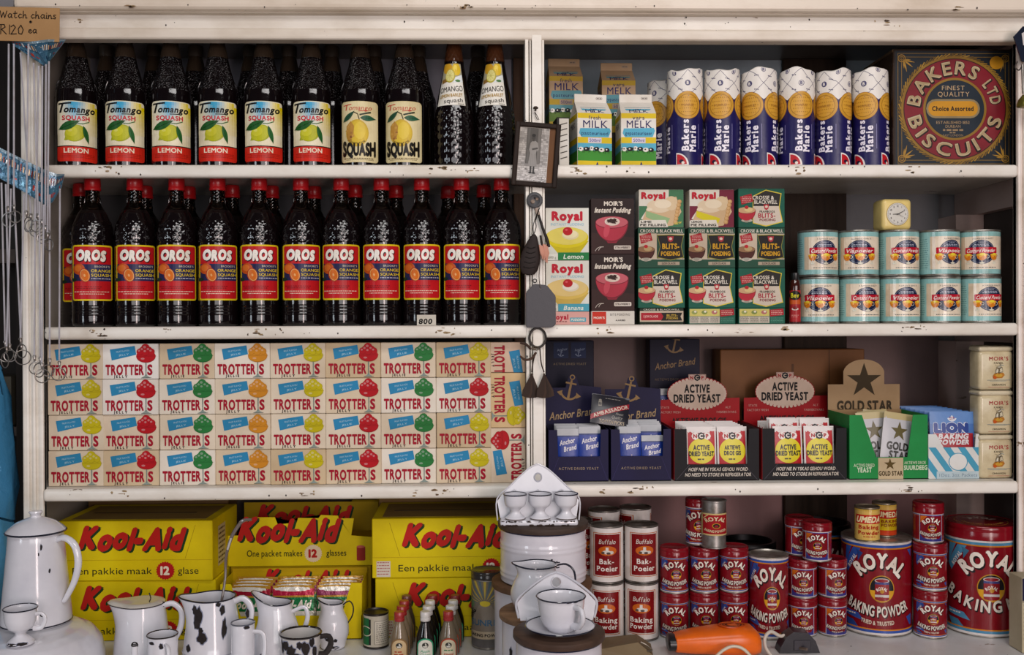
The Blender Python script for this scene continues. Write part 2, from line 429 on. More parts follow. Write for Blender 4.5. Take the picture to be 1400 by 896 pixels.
# shelving unit: one piece of joinery
unit = empty('shelving_unit', (0, 0, ZC))
tag(unit, 'cream painted wooden shop shelving with chipped edges, built above the counter', 'shelves')
inv = Matrix.Translation((0, 0, -ZC))
def part(bag, name):
    o = bag.build(name, unit); o.matrix_parent_inverse = Matrix.Identity(4); o.location = (0, 0, -ZC); return o
XL, XR = -1.02, 1.10
CL, CR = WX(719, 0), WX(745, 0)
def chips(bag, xs, z0, h, y, seed):
    g = random.Random(seed)
    for x, wd in xs:
        for k in range(max(3, int(wd/.006))):
            cx = x+g.gauss(0, wd*.33); cz = z0+h*g.uniform(.25, .85); n = 9; rx = g.uniform(.001, .0065)*(1.4 if abs(cx-x) < wd*.3 else .5); rz = g.uniform(.0007, .003)
            pts = [(cx+rx*g.uniform(.5, 1.1)*math.cos(2*PI*i/n), y, cz+rz*g.uniform(.5, 1.1)*math.sin(2*PI*i/n)) for i in range(n)]
            bag.add(pts, [tuple(range(n))], g.choice(['#8f7855', '#a58f68', '#7a6244', '#51402f', '#b59f7c']), 'rust')
    for k in range(16):
        cx = g.uniform(-.92, 1.02); cz = z0+h*g.uniform(.2, .85); q = g.uniform(.0006, .0017)
        bag.add([(cx+q*math.cos(2*PI*i/7), y, cz+q*math.sin(2*PI*i/7)*1.4) for i in range(7)], [tuple(range(7))], '#2b221b', 'rust')
xl0, xl1 = WX(31, 0), WX(59, 0); xr0 = WX(1389, 0)
for n, (z, pxs) in enumerate(((Z1, [(150, .06), (600, .05), (650, .03), (790, .05), (855, .02), (1090, .03), (1240, .03)]),
                              (Z2, [(135, .05), (232, .02), (360, .06), (610, .05), (830, .04), (1070, .03), (1245, .05)]),
                              (Z3, [(165, .04), (420, .04), (565, .02), (600, .05), (870, .05), (820, .02), (1240, .05)]))):
    b = Bag()
    b.box(xl1-.044, xr0+.047, .012, .37, z-.013, z, CREAM, 'paint')
    xl, xr = WX((66, 63, 60)[n], 0), WX(1389, 0)
    b.box(xl, xr, -.012, .014, z-.0255, z+.0004, CREAM, 'paint', .007, 3, smooth=True)
    chips(b, [(WX(px, 0), wd) for px, wd in pxs], z-.0255, .0255, -.0126, n+3)
    part(b, 'shelf_board')
# posts
b = Bag()
b.box(xl0, xl1, .0, .014, ZC, 2.25, CREAM, 'paint', .003)
b.box(xl0, xl0+.014, -.005, .0135, ZC, 2.25, CREAM, 'paint', .004, 2); b.box(xl0+.019, xl0+.027, -.006, .0135, ZC, 2.25, CREAM, 'paint', .003, 2); b.box(xl0+.031, xl1, -.003, .0135, ZC, 2.25, CREAM, 'paint', .003, 2)
part(b, 'post')
b = Bag(); b.box(CL, CR, .0165, .055, ZC, 2.2, CREAM, 'paint', .003)
for a, c_, y in ((CL, CL+.007, -.014), (CL+.009, CL+.012, -.012), (CL+.0135, CR-.005, -.0165), (CR-.0045, CR, -.013)):
    b.box(a, c_, y, .02, ZC, 2.15, CREAM, 'paint', .0012, 2)
part(b, 'post')
b = Bag(); xr0 = WX(1389, 0); b.box(xr0, xr0+.06, -.004, .0138, ZC, 2.25, '#eadfd6', 'paint', .003)
b.box(xr0, xr0+.008, -.010, .0135, ZC, 2.15, '#eadfd6', 'paint', .003, 2); b.box(xr0+.0115, xr0+.05, -.012, .0135, ZC, 2.15, '#eadfd6', 'paint', .003, 2)
part(b, 'post')
# end frames with openings (right) and panel (left)
b = Bag()
for z0, z1, rail in ((ZC, Z3-.013, .02), (Z3, Z2-.013, .03), (Z2, Z1-.013, .06), (Z1, 2.2, .03)):
    b.box(xr0+.048, xr0+.07, .014, .37, z1-rail, z1, '#c2aaa2', 'paint'); b.box(xr0+.004, xr0+.07, .27, .372, z0, z1-rail, '#c2aaa2', 'paint')
part(b, 'end_frame')
b = Bag(); b.box(xr0+.07, xr0+.085, .014, .372, ZC, 2.2, '#4a403c', 'wall'); part(b, 'end_panel')  # dark board stands in for the shaded cavity behind the openings
b = Bag(); b.box(xl1-.055, xl1-.045, .04, .372, ZC, 2.2, '#b5aca0', 'paint'); part(b, 'end_panel')
# back panels, one per bay row; shade and pink glow worked into the colours
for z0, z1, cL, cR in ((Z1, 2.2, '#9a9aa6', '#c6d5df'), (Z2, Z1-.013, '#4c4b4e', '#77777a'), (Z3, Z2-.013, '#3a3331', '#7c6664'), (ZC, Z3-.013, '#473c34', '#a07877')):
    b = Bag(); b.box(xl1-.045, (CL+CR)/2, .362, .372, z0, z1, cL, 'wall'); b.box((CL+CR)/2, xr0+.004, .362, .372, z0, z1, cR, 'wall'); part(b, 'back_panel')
for px0, px1, Y, c_ in ((1072, 1158, .345, '#3a2a1f'), (703, 717, .345, '#6b5444')):
    b = Bag(); b.box(WX(px0, Y), WX(px1, Y), Y, .361, ZC, 2.2, c_, 'wood', .002); part(b, 'back_batten')
b = Bag(); b.box(-.97, xr0+.085, .02, .372, 2.2, 2.215, '#77716c', 'paint'); part(b, 'top_board')
# cornice
b = Bag(); x0 = WX(77, -.02); x1 = 1.16
b.box(x0, x1, -.016, .02, WZ(57, 0)-.001, WZ(42, 0), '#dcd2c4', 'paint', .006, 3); b.box(x0, x1, -.010, .02, WZ(43, 0), WZ(17, 0), '#dfd8cd', 'paint', .002)
chips(b, [(WX(115, 0), .012), (WX(1210, 0), .04)], WZ(43, 0), .034, -.0104, 31)
part(b, 'cornice')
b = Bag(); x0 = WX(20, -.04)
b.box(x0, x1, -.042, .02, WZ(14, -.04), WZ(-16, -.04), '#dccfbe', 'paint', .010, 3); b.box(x0+.02, x1, -.026, .02, WZ(20, -.02), WZ(13, -.03), '#cfc3b2', 'paint', .003, 2)
chips(b, [(WX(180, -.04), .03), (WX(640, -.04), .06), (WX(1310, -.04), .03)], WZ(15, -.04), .014, -.0424, 32)
part(b, 'cornice')
# counter
ct = empty('counter', (0, -.1, 0)); tag(ct, 'pale painted shop counter running below the shelving', 'counter')
b = Bag(); b.box(-1.45, 1.35, -.60, .371, ZC-.035, ZC-.0005, '#d9d9d8', 'paint', .004, 2); o = b.build('counter_top', ct); o.location = (0, .1, 0)
b = Bag(); b.box(-1.4, 1.3, -.55, .36, 0.001, ZC-.036, '#b9a893', 'paint'); o = b.build('counter_base', ct); o.location = (0, .1, 0)
# dark neighbouring cupboard, beyond the left post
nb = empty('side_cupboard', (-1.2, .2, ZC)); tag(nb, 'dark brown side cupboard standing left of the white post', 'cupboard')
b = Bag(); b.box(-.20, .195, .10, .165, 0, 1.4, '#1a1410', 'wood'); b.box(-.20, .175, -.03, .10, .80, .83, '#3b2e24', 'woodflat'); b.box(-.20, .175, -.03, .10, .42, .44, '#3b2e24', 'woodflat'); b.box(.175, .195, -.05, .10, 0, 1.4, '#1f1813', 'wood')
b.build('cupboard_frame', nb)
b = Bag(); b.box(-.2, .17, -.01, .09, .832, .93, '#1d1b18', 'paper'); b.build('dark_box', nb); b = Bag(); b.box(-.1, .15, -.02, .08, .442, .55, '#4a483f', 'paper'); b.build('grey_box', nb)
# pale blue plastic bag hanging there
def hang_bag():
    bg = Bag(); cx = WX(-4, .04); cols = [(.012, 0.0), (.035, -.05), (.05, -.14), (.058, -.24), (.05, -.30), (.0, -.302)]
    def fn(r, t, z): return (r*.62*math.sin(t)+.004*math.sin(5*t+z*40), -r*.9*math.cos(t)*.8, z+.006*math.sin(3*t))
    bg.lathe([(0.0, .02)]+cols, '#3f83ad', 'foil', 36, fn=fn)
    bg.lathe([(.045, -.305), (.056, -.36), (.052, -.46), (0, -.50)], '#4f95bd', 'foil', 36, fn=fn)
    o = bg.build('plastic_bag', None, (cx, .04, WZ(505, .04)))
    return tag(o, 'pale blue plastic bag hanging left of the white post', 'bag')
hang_bag()
# ================================================================ bottles
def pr(profile, z):                                # radius of a (z, r) profile
    if z <= profile[0][0]: return profile[0][1]
    for (a, ra), (b_, rb) in zip(profile, profile[1:]):
        if z <= b_: t = (z-a)/(b_-a or 1); t = t*t*(3-2*t) if False else t; return ra+(rb-ra)*t
    return profile[-1][1]
def smooth_prof(pts, n):                           # Catmull-Rom through (z, r)
    out = []
    for i in range(len(pts)-1):
        p0 = pts[max(i-1, 0)]; p1 = pts[i]; p2 = pts[i+1]; p3 = pts[min(i+2, len(pts)-1)]
        for k in range(n):
            t = k/n; f = lambda a, b, c, d: .5*((2*b)+(c-a)*t+(2*a-5*b+4*c-d)*t*t+(3*b-a-3*c+d)*t**3)
            out.append((p1[0]+(p2[0]-p1[0])*t, max(.001, f(p0[1], p1[1], p2[1], p3[1]))))
    out.append(pts[-1]); return out
DARK = '#0e0708'
# ---- lemon squash label
def art_lemon():
    A = Art(193, 300); A.rrect(0, 0, 193, 300, 12, '#ece4c6', 0)
    for i in range(16):
        x0 = i*12.06; x1 = x0+12.3; fx = (i+.5)/16
        for j in range(9):
            y0 = 4+j*18; y1 = y0+18.2; fy = j/8
            if i in (0, 15) and j == 0: continue
            blue = max(0, 1-abs(fx-.42)/.34)*max(0, 1-fy*1.15); yel = max(0, (fx-.68)/.3)*max(0, 1-fy*.75)
            c = mixc('#ece4c6', '#3fa6d2', min(1, blue*1.3)); c = mixc(c, '#e6cf00', min(1, yel*1.2))
            A.rect(x0, y0, min(x1, 193), y1, c, 1)
    A.text('omango', 107, 42, 30, '#141414', 3, w=150, bold=.05, shear=.2); A.line([(14, 56), (24, 16)], 9, '#141414', 3); A.line([(8, 15), (62, 11)], 8, '#141414', 3)
    A.line([(88, 66), (140, 64)], 4.5, '#141414', 3)
    A.text('SQUASH', 88, 85, 21, '#c62a38', 3, w=132, bold=.05)
    A.ell(84, 160, 52, 41, '#a6ac18', 3, 28, -20); A.ell(78, 160, 46, 38, '#b9bb1c', 4, 26, -20); A.ell(66, 152, 28, 24, '#c9c82e', 5, 22, -20); A.ell(58, 146, 10, 8, '#d8d660', 6)
    A.poly([(36, 178), (30, 196), (48, 196)], '#a6ac18', 3)
    A.leaf(8, 142, 104, 98, 40, '#1f5a24', 7, '#0d3312'); A.leaf(122, 122, 148, 210, 24, '#24602a', 7, '#10381a')
    A.line([(96, 112), (120, 112), (150, 100)], 4, '#2b6a34', 6)
    A.rect(0, 222, 193, 227, '#2a1712', 3); A.rect(0, 227, 193, 288, '#cf2a1b', 3); A.rrect(0, 270, 193, 300, 12, '#cf2a1b', 3)
    A.text('LEMON', 88, 246, 22, '#f1e4cc', 5, w=118, bold=.03)
    for y in (264, 272, 280): A.greek(14, 180, y, 2.4, '#8d1a12', 5, 3)
    return A
def art_aged(seed):
    g = random.Random(seed); A = Art(227, 368); A.rrect(0, 0, 227, 368, 18, '#ddcf9f', 0); A.rrect(5, 5, 222, 363, 15, '#e2d5a8', 1)
    A.text('omango', 122, 40, 27, '#c2372a', 3, w=140, shear=.2, bold=.0); A.line([(32, 52), (38, 22)], 6, '#c2372a', 3); A.line([(18, 24), (66, 19)], 5, '#c2372a', 3); A.line([(112, 60), (170, 57)], 4, '#c2372a', 3)
    A.ell(102, 192, 70, 82, '#cfae3c', 3, 32); A.ell(108, 190, 58, 72, '#d8b93c', 4, 30); A.ell(118, 178, 36, 52, '#e2c64a', 5, 26)
    A.poly([(36, 150), (62, 120), (84, 150), (78, 210), (58, 240), (38, 220)], '#b98a3c', 6)
    for k in range(10): A.ell(g.uniform(38, 80), g.uniform(130, 245), g.uniform(3, 9), g.uniform(3, 9), g.choice(['#a8783a', '#c79a4a', '#8a5a2c']), 7, 9)
    A.leaf(16, 122, 86, 60, 30, '#27503a', 8, '#14301f'); A.line([(80, 64), (106, 78), (116, 110)], 5, '#3a3a22', 7); A.line([(120, 82), (182, 66)], 9, '#2c3a2a', 7)
    A.leaf(122, 100, 212, 104, 34, '#2f6147', 8, '#173524')
    A.text('SQUASH', 114, 290, 66, '#17130f', 9, w=196, bold=.075, gap=.04, wave=lambda u, k: k*(1+.28*u*u)+6*u*u-2)
    A.arc('LEMON TYPE', 102, 170, 84, 9, '#4a3418', 9, spread=70, flip=True)
    A.greek(20, 206, 345, 5, '#6b5836', 4, seed); A.greek(30, 200, 354, 3, '#85724c', 4, seed+1)
    return A
def art_omango():
    A = Art(203, 270); A.rect(0, 0, 203, 270, '#e9e6dc', 0); A.rect(0, 0, 203, 104, '#a9a48c', 1); A.poly([(90, 104), (203, 70), (203, 118), (120, 124)], '#dfe6e6', 2)
    A.ell(52, 30, 60, 34, '#c99a28', 2); A.ell(150, 36, 44, 42, '#dcbb2c', 3); A.ell(140, 30, 22, 20, '#efd75a', 4); A.ell(92, 80, 45, 44, '#b3a63a', 4); A.ell(90, 78, 38, 38, '#dcd68a', 5)
    for k in range(8):
        a = 2*PI*k/8; A.line([(90, 78), (90+34*math.cos(a), 78+34*math.sin(a))], 2, '#b9b25a', 6)
    A.ell(158, 112, 22, 8, '#4d7a44', 4); A.poly([(8, 106), (56, 96), (66, 118), (20, 130)], '#8c6a34', 3)
    A.text('OMANGO', 104, 166, 34, '#241f1c', 4, w=178, rot=-4, bold=-.005); A.text('LEMON BARLEY', 104, 207, 20, '#b08a28', 4, w=168, rot=-4, bold=.02)
    A.text('squash', 122, 240, 26, '#1d1a18', 4, w=126, rot=-3); A.greek(150, 194, 262, 4, '#444', 4)
    return A
def art_orange():
    A = Art(202, 305); A.rrect(0, 0, 202, 305, 11, '#e3c81d', 0); A.rrect(6, 9, 196, 296, 8, '#c01a22', 1)
    A.rect(6, 105, 196, 197, '#26264f', 2)
    A.shadow('text', 'OROS', 97, 58, 50, w=148, bold=.10, gap=.10, sh='#2a0d16', dx=4, dy=4, l=3, c='#f4efe6', grow=.03, shear=.08, bounce=2)
    A.ell(34, 132, 30, 30, '#c5531a', 3); A.ell(30, 128, 18, 18, '#d8702a', 4); A.ell(8, 190, 14, 10, '#16321f', 3)
    A.ell(62, 166, 27, 38, '#b84416', 5, 26, -14); A.ell(64, 166, 23, 33, '#e8b870', 6, 26, -14); A.ell(64, 166, 20, 30, '#d9701f', 7, 26, -14); A.ell(63, 167, 5, 8, '#efb070', 8, 12, -14)
    A.text("BROOKE'S", 150, 118, 11, '#d6cdb9', 3, w=74, gap=.2); A.text('ORANGE', 144, 141, 15, '#e8c823', 3, w=98, bold=.01); A.text('SQUASH', 145, 165, 15, '#e8c823', 3, w=98, bold=.01); A.greek(96, 192, 184, 5, '#b9b6c6', 3, 2)
    for y, x0, x1 in ((228, 12, 150), (238, 20, 140)): A.greek(x0, x1, y, 5, '#8c1018', 3, 4)
    for y, x0, x1 in ((256, 10, 190), (268, 36, 160)): A.greek(x0, x1, y, 4, '#e8c9b4', 3, 5)
    return A
# ---- geometry
def squash_bottle(name, kind):
    root = empty(name, (0, 0, 0)); H = .296
    body = [(0, .034), (.003, .0395), (.02, .0405), (.150, .0405), (.162, .0395), (.172, .0365), (.232, .0215)]
    b = Bag(); b.lathe([(0, .001)]+[(r, z) for z, r in smooth_prof(body[:5], 3)], DARK, 'bottle', 40); b.lathe([(r, z) for z, r in smooth_prof(body[4:], 4)], DARK, 'pebbled', 40)
    b.ring(0, 0, .1635, .0395, .0009, DARK, 'bottle', 40, Matrix.Rotation(0, 4, 'X'))
    b.build('body', root)
    n = Bag(); n.lathe([(.0215, .232), (.0195, .246), (.0165, .258), (.0145, .268)], '#33281f', 'bottle', 32); n.build('neck', root)
    c = Bag(); c.lathe([(.0150, .266), (.0168, .2665), (.0168, .288), (.0155, .291), (0, .2915)], '#40372f', 'plastic', 28); c.build('cap', root)
    if kind == 'lemon': A, h, z0 = art_lemon(), .124, .012
    else: A, h, z0 = art_aged(kind), .126, .010
    wd = .0745
    l = Bag(); l.art(A, wd, h, wrap_seen(.0409, z0), 'label', .005); l.build('label', root)
    return root
def diamond(r, t, z, z0, z1, n, amp, pitch):
    if z < z0 or z > z1: return r
    a = t*n/(2*PI); q = z/pitch
    e = max(abs(math.sin(PI*(a+q))), abs(math.sin(PI*(a-q))))
    f = min(1, (z-z0)/.004, (z1-z)/.004); e2 = min(abs(math.sin(PI*(a+q))), abs(math.sin(PI*(a-q))))
    return r+amp*f*(min(e2*2.2, 1)-.5)
def omango_bottle(name):
    root = empty(name, (0, 0, 0))
    P_ = smooth_prof([(0, .033), (.004, .039), (.06, .041), (.10, .0405), (.135, .037), (.19, .0265), (.225, .020), (.25, .0165), (.27, .0145)], 12)
    def fn(r, t, z):
        rr = diamond(r, t, z, .006, .124, 16, .0022, .0165); rr = diamond(rr, t, z, .222, .262, 12, .0014, .016)
        return (rr*math.sin(t), -rr*math.cos(t), z)
    b = Bag(); lo = [p for p in P_ if p[0] <= .225]; hi = [p for p in P_ if p[0] >= .2249]
    b.lathe([(0, .001)]+[(r, z) for z, r in lo], DARK, 'bottle', 112, fn=fn); b.build('body', root, sharp=80)
    n = Bag(); n.lathe([(lo[-1][1], lo[-1][0])]+[(r, z) for z, r in hi], '#4b2a18', 'bottle', 72, fn=fn); n.build('neck', root, sharp=80)
    c = Bag(); c.lathe([(.0150, .266), (.0172, .2665), (.0172, .289), (.0155, .292), (0, .2925)], '#5a4538', 'plastic', 28); c.build('cap', root)
    A = art_omango(); l = Bag(); z0, h = .1285, .090
    rf = lambda z: pr(P_, z0+z)+.0006
    def mp(x, z, o):
        r = rf(z)+o; t = x/rf(.03)-.22; return (r*math.sin(t), -r*math.cos(t), z0+z)
    l.art(A, h*A.w/A.h*.86, h, mp, 'label', .005); l.build('label', root)
    return root
def orange_bottle(name):
    root = empty(name, (0, 0, 0))
    P_ = smooth_prof([(0, .034), (.003, .0395), (.02, .0405), (.045, .0405), (.06, .0405), (.168, .0405), (.19, .0405), (.212, .0375), (.236, .0285), (.252, .0185), (.262, .0148), (.29, .0132)], 7)
    def fn(r, t, z):
        rr = diamond(r, t, z, .172, .222, 14, .0016, .0185)
        if .024 < z < .044: rr += .0006*math.sin((z-.024)*2*PI/.0066)
        return (rr*math.sin(t), -rr*math.cos(t), z)
    dense = [(z, r) for z, r in smooth_prof(P_, 3)]
    lo = [p for p in dense if p[0] <= .243]; hi = [p for p in dense if p[0] >= .2425]
    b = Bag(); b.lathe([(0, .001)]+[(r, z) for z, r in lo]+[(0, lo[-1][0])], DARK, 'bottle', 84, fn=fn); b.build('body', root, sharp=75)
    def fh(r, t, z):
        r += (.0007 if .262 < z < .287 and math.sin(t*9)*math.sin(z*900) > .2 else 0); return (r*math.sin(t), -r*math.cos(t), z)
    n = Bag(); n.lathe([(lo[-1][1], lo[-1][0])]+[(r, z) for z, r in hi], '#8f7d70', 'glass', 40, fn=fh)
    n.ring(0, 0, .262, .0155, .0016, '#8f7d70', 'glass', 32, Matrix.Rotation(0, 4, 'X')); n.build('neck', root)
    c = Bag(); zc = .285
    def fc(r, t, z): r += .0004*math.sin(t*30) if .001 < z-zc < .020 else 0; return (r*math.sin(t), -r*math.cos(t), z)
    c.lathe([(.0148, zc-.001), (.0168, zc), (.0168, zc+.006), (.0160, zc+.007), (.0160, zc+.0085), (.0166, zc+.0095), (.0160, zc+.024), (.0145, zc+.027), (0, zc+.0275)], '#b8161c', 'plastic', 60, fn=fc); c.build('cap', root)
    A = art_orange(); h = .115; wd = .0755
    l = Bag(); l.art(A, wd, h, wrap_seen(.0409, .0535), 'label', .005); l.build('label', root)
    return root
# ---- top left bay
lem = Proto(squash_bottle('squash_bottle', 'lemon'))
YB = .062
def put_bottle(pt, px, Y, z, rz, label, group, py=150):
    o = pt.put((WX(px, Y, py), Y, z+.0005), rz+face(px, Y)); tag(o, label, 'bottle', group); return o
for i, px in enumerate((105, 172, 234, 298, 361, 426)):
    put_bottle(lem, px, YB, Z1, math.radians((3, -6, 1, -2, -3, 2)[i]), 'dark lemon squash bottle with blue and yellow label, %s in front row' % orda(i, 9).replace('rightmost', 'last'), 'lemon squash bottles on the top left shelf')
for i, px in enumerate((493, 553)):
    o = squash_bottle('squash_bottle', 5+i); o.location = (WX(px, YB, 150), YB, Z1+.0005); o.rotation_euler.z = math.radians(-5)+face(px, YB)
    tag(o, ('dark squash bottle with yellowed cream label beside the last blue and yellow label', 'dark squash bottle with yellowed cream label beside the diamond patterned bottles')[i], 'bottle', 'squash bottles with yellowed labels')
om = Proto(omango_bottle('squash_bottle'))
for i, px in enumerate((621, 677)):
    put_bottle(om, px, YB, Z1, 0, ('diamond patterned squash bottle with slanting neck label, beside the yellowed label', 'diamond patterned squash bottle with slanting neck label, nearest the centre post')[i], 'diamond patterned squash bottles')
backs = (147, 212, 268, 343, 396, 454, 512, 572, 654)
for i, px in enumerate(backs):
    put_bottle(lem, px, YB+.115, Z1, math.radians(150+40*(i % 3)), 'dusty squash bottle standing in the back row of the top shelf, %s' % orda(i, len(backs)), 'back row of squash bottles on the top shelf')
# ---- second left bay
orb = Proto(orange_bottle('squash_bottle')); YO = .066
oxs = (127, 185, 242, 298, 355, 412, 467, 522, 577, 631.2, 686)
for i, px in enumerate(oxs):
    put_bottle(orb, px, YO, Z2, math.radians((-2, 3, -1, 2, 0, 2, -3, -2, -1, 3, 2)[i]), 'orange squash bottle with red cap and red label, %s in front row' % orda(i, 11), 'orange squash bottles on the second shelf', 350)
obk = (111, 199, 258, 318, 372, 430, 486, 542, 613, 662)
for i, px in enumerate(obk):
    put_bottle(orb, px, YO+(.095 if i == 0 else .12+.01*(i % 3)), Z2, math.radians((4, 160, 200, 140, 180, 220, 150, 190, 170, 210)[i]), 'orange squash bottle with red cap in the back row, %s' % orda(i, len(obk)), 'back row of orange squash bottles', 350)
# price ticket
b = Bag(); A = Art(108, 60); A.rect(0, 0, 108, 60, '#c9c4b8', 0); A.text('800', 50, 38, 28, '#15120f', 2, w=76, bold=.05, shear=.12)
b.box(-.0195, .0195, .0, .0012, 0, .0215, '#c9c4b8', 'paper', tilt=.12); b.art(A, .039, .0215, flat(0, -.0015, 0, .12), 'paper')
tag(b.build('price_ticket', None, (WX(583, .008), .010, Z2+.0008)), 'small grey price ticket reading 800 on the shelf edge below the bottles', 'price ticket')
# ================================================================ jelly boxes
def art_jelly(jc, word, paper, lines=2):
    A = Art(281, 175); dk = mixc(jc, '#000000', .22); lt = mixc(jc, '#ffffff', .18)
    for x0, g in ((14, None),): A.text('TROTTER', 113, 129, 47, '#a3122c', 3, w=192, bold=.055, gap=.12); A.text('S', 241, 129, 47, '#a3122c', 3, w=25, bold=.055)
    A.poly([(38, 28), (163, 10), (171, 54), (47, 82)], '#2e86b4', 2)
    g = random.Random(len(word)+int(lin(jc)[0]*50))
    A.text('FRUIT FLAVOUR'[:6+lines*3], 103, 36, 8, '#a9cfe0', 3, rot=-8, w=66, bold=.01); A.text('JELLY' if word == 'JELLY' else 'JELLIE', 108, 54, 8, '#a9cfe0', 3, rot=-8, w=52, bold=.01)
    A.poly([(217, 85), (223, 85), (222, 150), (228, 160), (242, 168), (198, 168), (212, 160), (218, 150)], '#8c9a94', 4); A.line([(219, 90), (219, 160)], 1.5, '#4a5a55', 5)
    A.line([(196, 169), (246, 168)], 2, '#3a4a44', 5)
    A.ell(220, 62, 49, 32, dk, 5, 28); A.ell(220, 60, 48, 30, jc, 6, 28)
    for dx, dy, r in ((-30, -18, 17), (28, -18, 17), (-2, -36, 22), (-16, -26, 18), (15, -26, 18), (-1, -16, 18)):
        A.ell(220+dx, 58+dy, r, r, dk, 7, 18); A.ell(220+dx-1, 57+dy, r-1.6, r-1.6, jc, 8, 18); A.ell(220+dx-4, 52+dy, r*.35, r*.3, lt, 9, 10)
    A.ell(204, 74, 10, 5, lt, 9, 10); A.line([(172, 62), (272, 60)], 2, dk, 9)
    A.text(word, 92, 162, 11.5, '#2a2020', 3, w=68, bold=.05, gap=.6)
    return A
JC = {'yellow': '#c3b512', 'red': '#b5141f', 'green': '#2c7a3c', 'orange': '#cf8a25'}
PW, PH, PD = .1135, .0724, .052
def jelly_box(flav, word, paper, vert=False):
    b = Bag(); b.box(-PW/2, PW/2, 0, PD, 0, PH, paper, 'paper', .0012)
    for s in (-1, 1): b.box(s*(PW/2)-.0002, s*(PW/2)+.0003, .006, PD-.006, .004, PH-.004, mixc(paper, '#000000', .12), 'paper')
    b.art(art_jelly(JC[flav], word, paper), PW, PH, flat(0, -.0001, 0), 'paper'); return b
JB = {}
def jelly(flav, word, paper, loc, rz=0):
    k = (flav, word, paper)
    if k not in JB: JB[k] = Proto(jelly_box(*k).build('jelly_box'))
    return JB[k].put(loc, rz)
colx = ((62, 140), (140, 217), (218, 294), (294, 369), (370, 445), (446, 520), (521, 596), (597, 671))
flv = [['yellow']*4, ['red']*4, ['green']*4, ['orange']*4, ['yellow']*4, ['red']*4, ['green']*4, ['yellow', 'red', 'yellow', 'yellow']]
papers = ('#e0d2bc', '#d8c6aa', '#e6ddce', '#dccdb6', '#cdb795')
g = random.Random(5); YJ = .021
wd = ['JELLY', 'JELLY', 'JELLIE', 'JELLIE']
rown = ('top row', 'second row', 'third row', 'bottom row')
for c, (a, bb) in enumerate(colx):
    for r in range(4):
        word = g.choice(['JELLY', 'JELLY', 'JELLIE']); pp = g.choice(papers) if c > 0 else '#dccdb6'
        if c == 1: pp = ('#e9e6e0', '#e3ddd4', '#dccab2', '#d3bf9f')[r]
        x = WX((a+bb)/2, YJ, 560)+(.0035 if c == 0 else 0); z = Z3+.0006+(3-r)*(PH+.0008)
        o = jelly(flv[c][r], word, pp, (x+g.uniform(-.0004, .0004), YJ+g.uniform(-.002, .003), z), math.radians(g.uniform(-.5, .5)))
        tag(o, 'cream jelly box with %s jelly, %s of the %s stack from the left' % (flv[c][r], rown[r], ORD[c]), 'box', 'stacked jelly boxes')
# three boxes on their ends beside the post
def jelly_end(flav, paper, roll, hh, ww, loc, label, clipx=None):
    b = Bag(); b.box(-ww/2, ww/2, 0, PD, 0, hh, paper, 'paper', .0012)
    A = Art(175, 281); B = art_jelly(JC[flav], 'JELLY', paper)
    if roll > 0: A.merge(B, 175, 0, 1, rot=90)
    else: A.merge(B, 0, 281, 1, rot=-90)
    b.art(A, PH, PW, flat(0, -.0001, 0) if hh >= PW else flat(0, -.0001, hh-PW), 'paper') if hh >= PW else b.art(cut_top(A, hh/PW), PH, hh, flat(0, -.0001, 0), 'paper')
    tag(b.build('jelly_box', None, loc), label, 'box', 'stacked jelly boxes')
def cut_top(A, k):
    B = Art(A.w, A.h*k); B.p = A.p; return B
x9 = WX(694.5, YJ, 560); z = Z3+.0006
jelly_end('red', '#dccab4', -1, PW, PH, (x9, YJ, z), 'cream jelly box with red jelly standing on end, lowest beside the centre post')
jelly_end('yellow', '#d6b98c', 1, PW, PH, (x9, YJ, z+PW+.001), 'tan jelly box with yellow jelly standing on end, middle one beside the centre post')
jelly_end('green', '#d9bfa8', 1, .0625, PH, (x9, YJ+.002, z+2*PW+.002), 'cut down jelly box lying above the tan box beside the centre post')
# ================================================================ yellow drink powder boxes
KY, KR = '#dcc60a', '#b8201a'
def art_kool(w, h, bottom, tx, ty, th, tw, num=None):
    A = Art(w, h)
    A.shadow('text', 'Kool-Aid', tx, ty, th, w=tw, bold=.085, gap=.10, shear=.30, bounce=th*.05, sh='#1d3a1c', dx=th*.10, dy=th*.07, l=2, c=KR, grow=.0)
    return A
def kool_front(left):
    A = art_kool(210, 83, None, 103 if left else 116, 24, 28, 138)
    A.line([(24 if not left else 187, 6), (38 if not left else 173, 52)], .6, '#a58a08', 1); A.line([(0, 54), (210, 54)], .5, '#b89a08', 1)
    A.text('Een pakkie maak', 74 if left else 90, 69, 9, '#232a14', 2, w=108)
    x = 146 if left else 163; A.burst(x, 69, 13, '#bb1c1e', 2, 22, .88); A.text('12', x, 69, 11, '#f3ead8', 3, bold=.06)
    A.text('glase', 177 if left else 193, 69, 9, '#232a14', 2, w=28)
    return A
KW, KH, KD = .323, .1255, .19
def kool_box(left):
    b = Bag(); b.box(-KW/2, KW/2, 0, KD, 0, KH, KY, 'paper', .0015)
    b.box(-KW/2+.02, KW/2-.02, .02, KD-.02, KH-.0006, KH+.0002, '#8d7442', 'paper'); b.box(-KW/2+.04, KW/2-.06, .085, .092, KH, KH+.0008, '#3d2f1c', 'paper')
    b.art(kool_front(left), KW, KH, flat(0, -.0001, 0), 'paper')
    A = Art(190, 125); A.rect(40, 20, 95, 105, '#cfc08a', 1)
    for k in range(8): A.greek(45, 90, 28+k*10, 4, '#5c4a20', 2, k)
    b.art(A, KD, KH, lambda x, z, o: (KW/2+o, KD/2+x, z), 'paper')
    if not left:
        T = Art(210, 83); T.rect(6, 59, 25, 81, '#d8cfc0', 3)
        for k in range(5): T.greek(7, 24, 61+k*4, 1.2, '#b06058', 4, k)
        b.art(T, KW, KH, flat(0, -.0003, 0), 'paper')
    return b
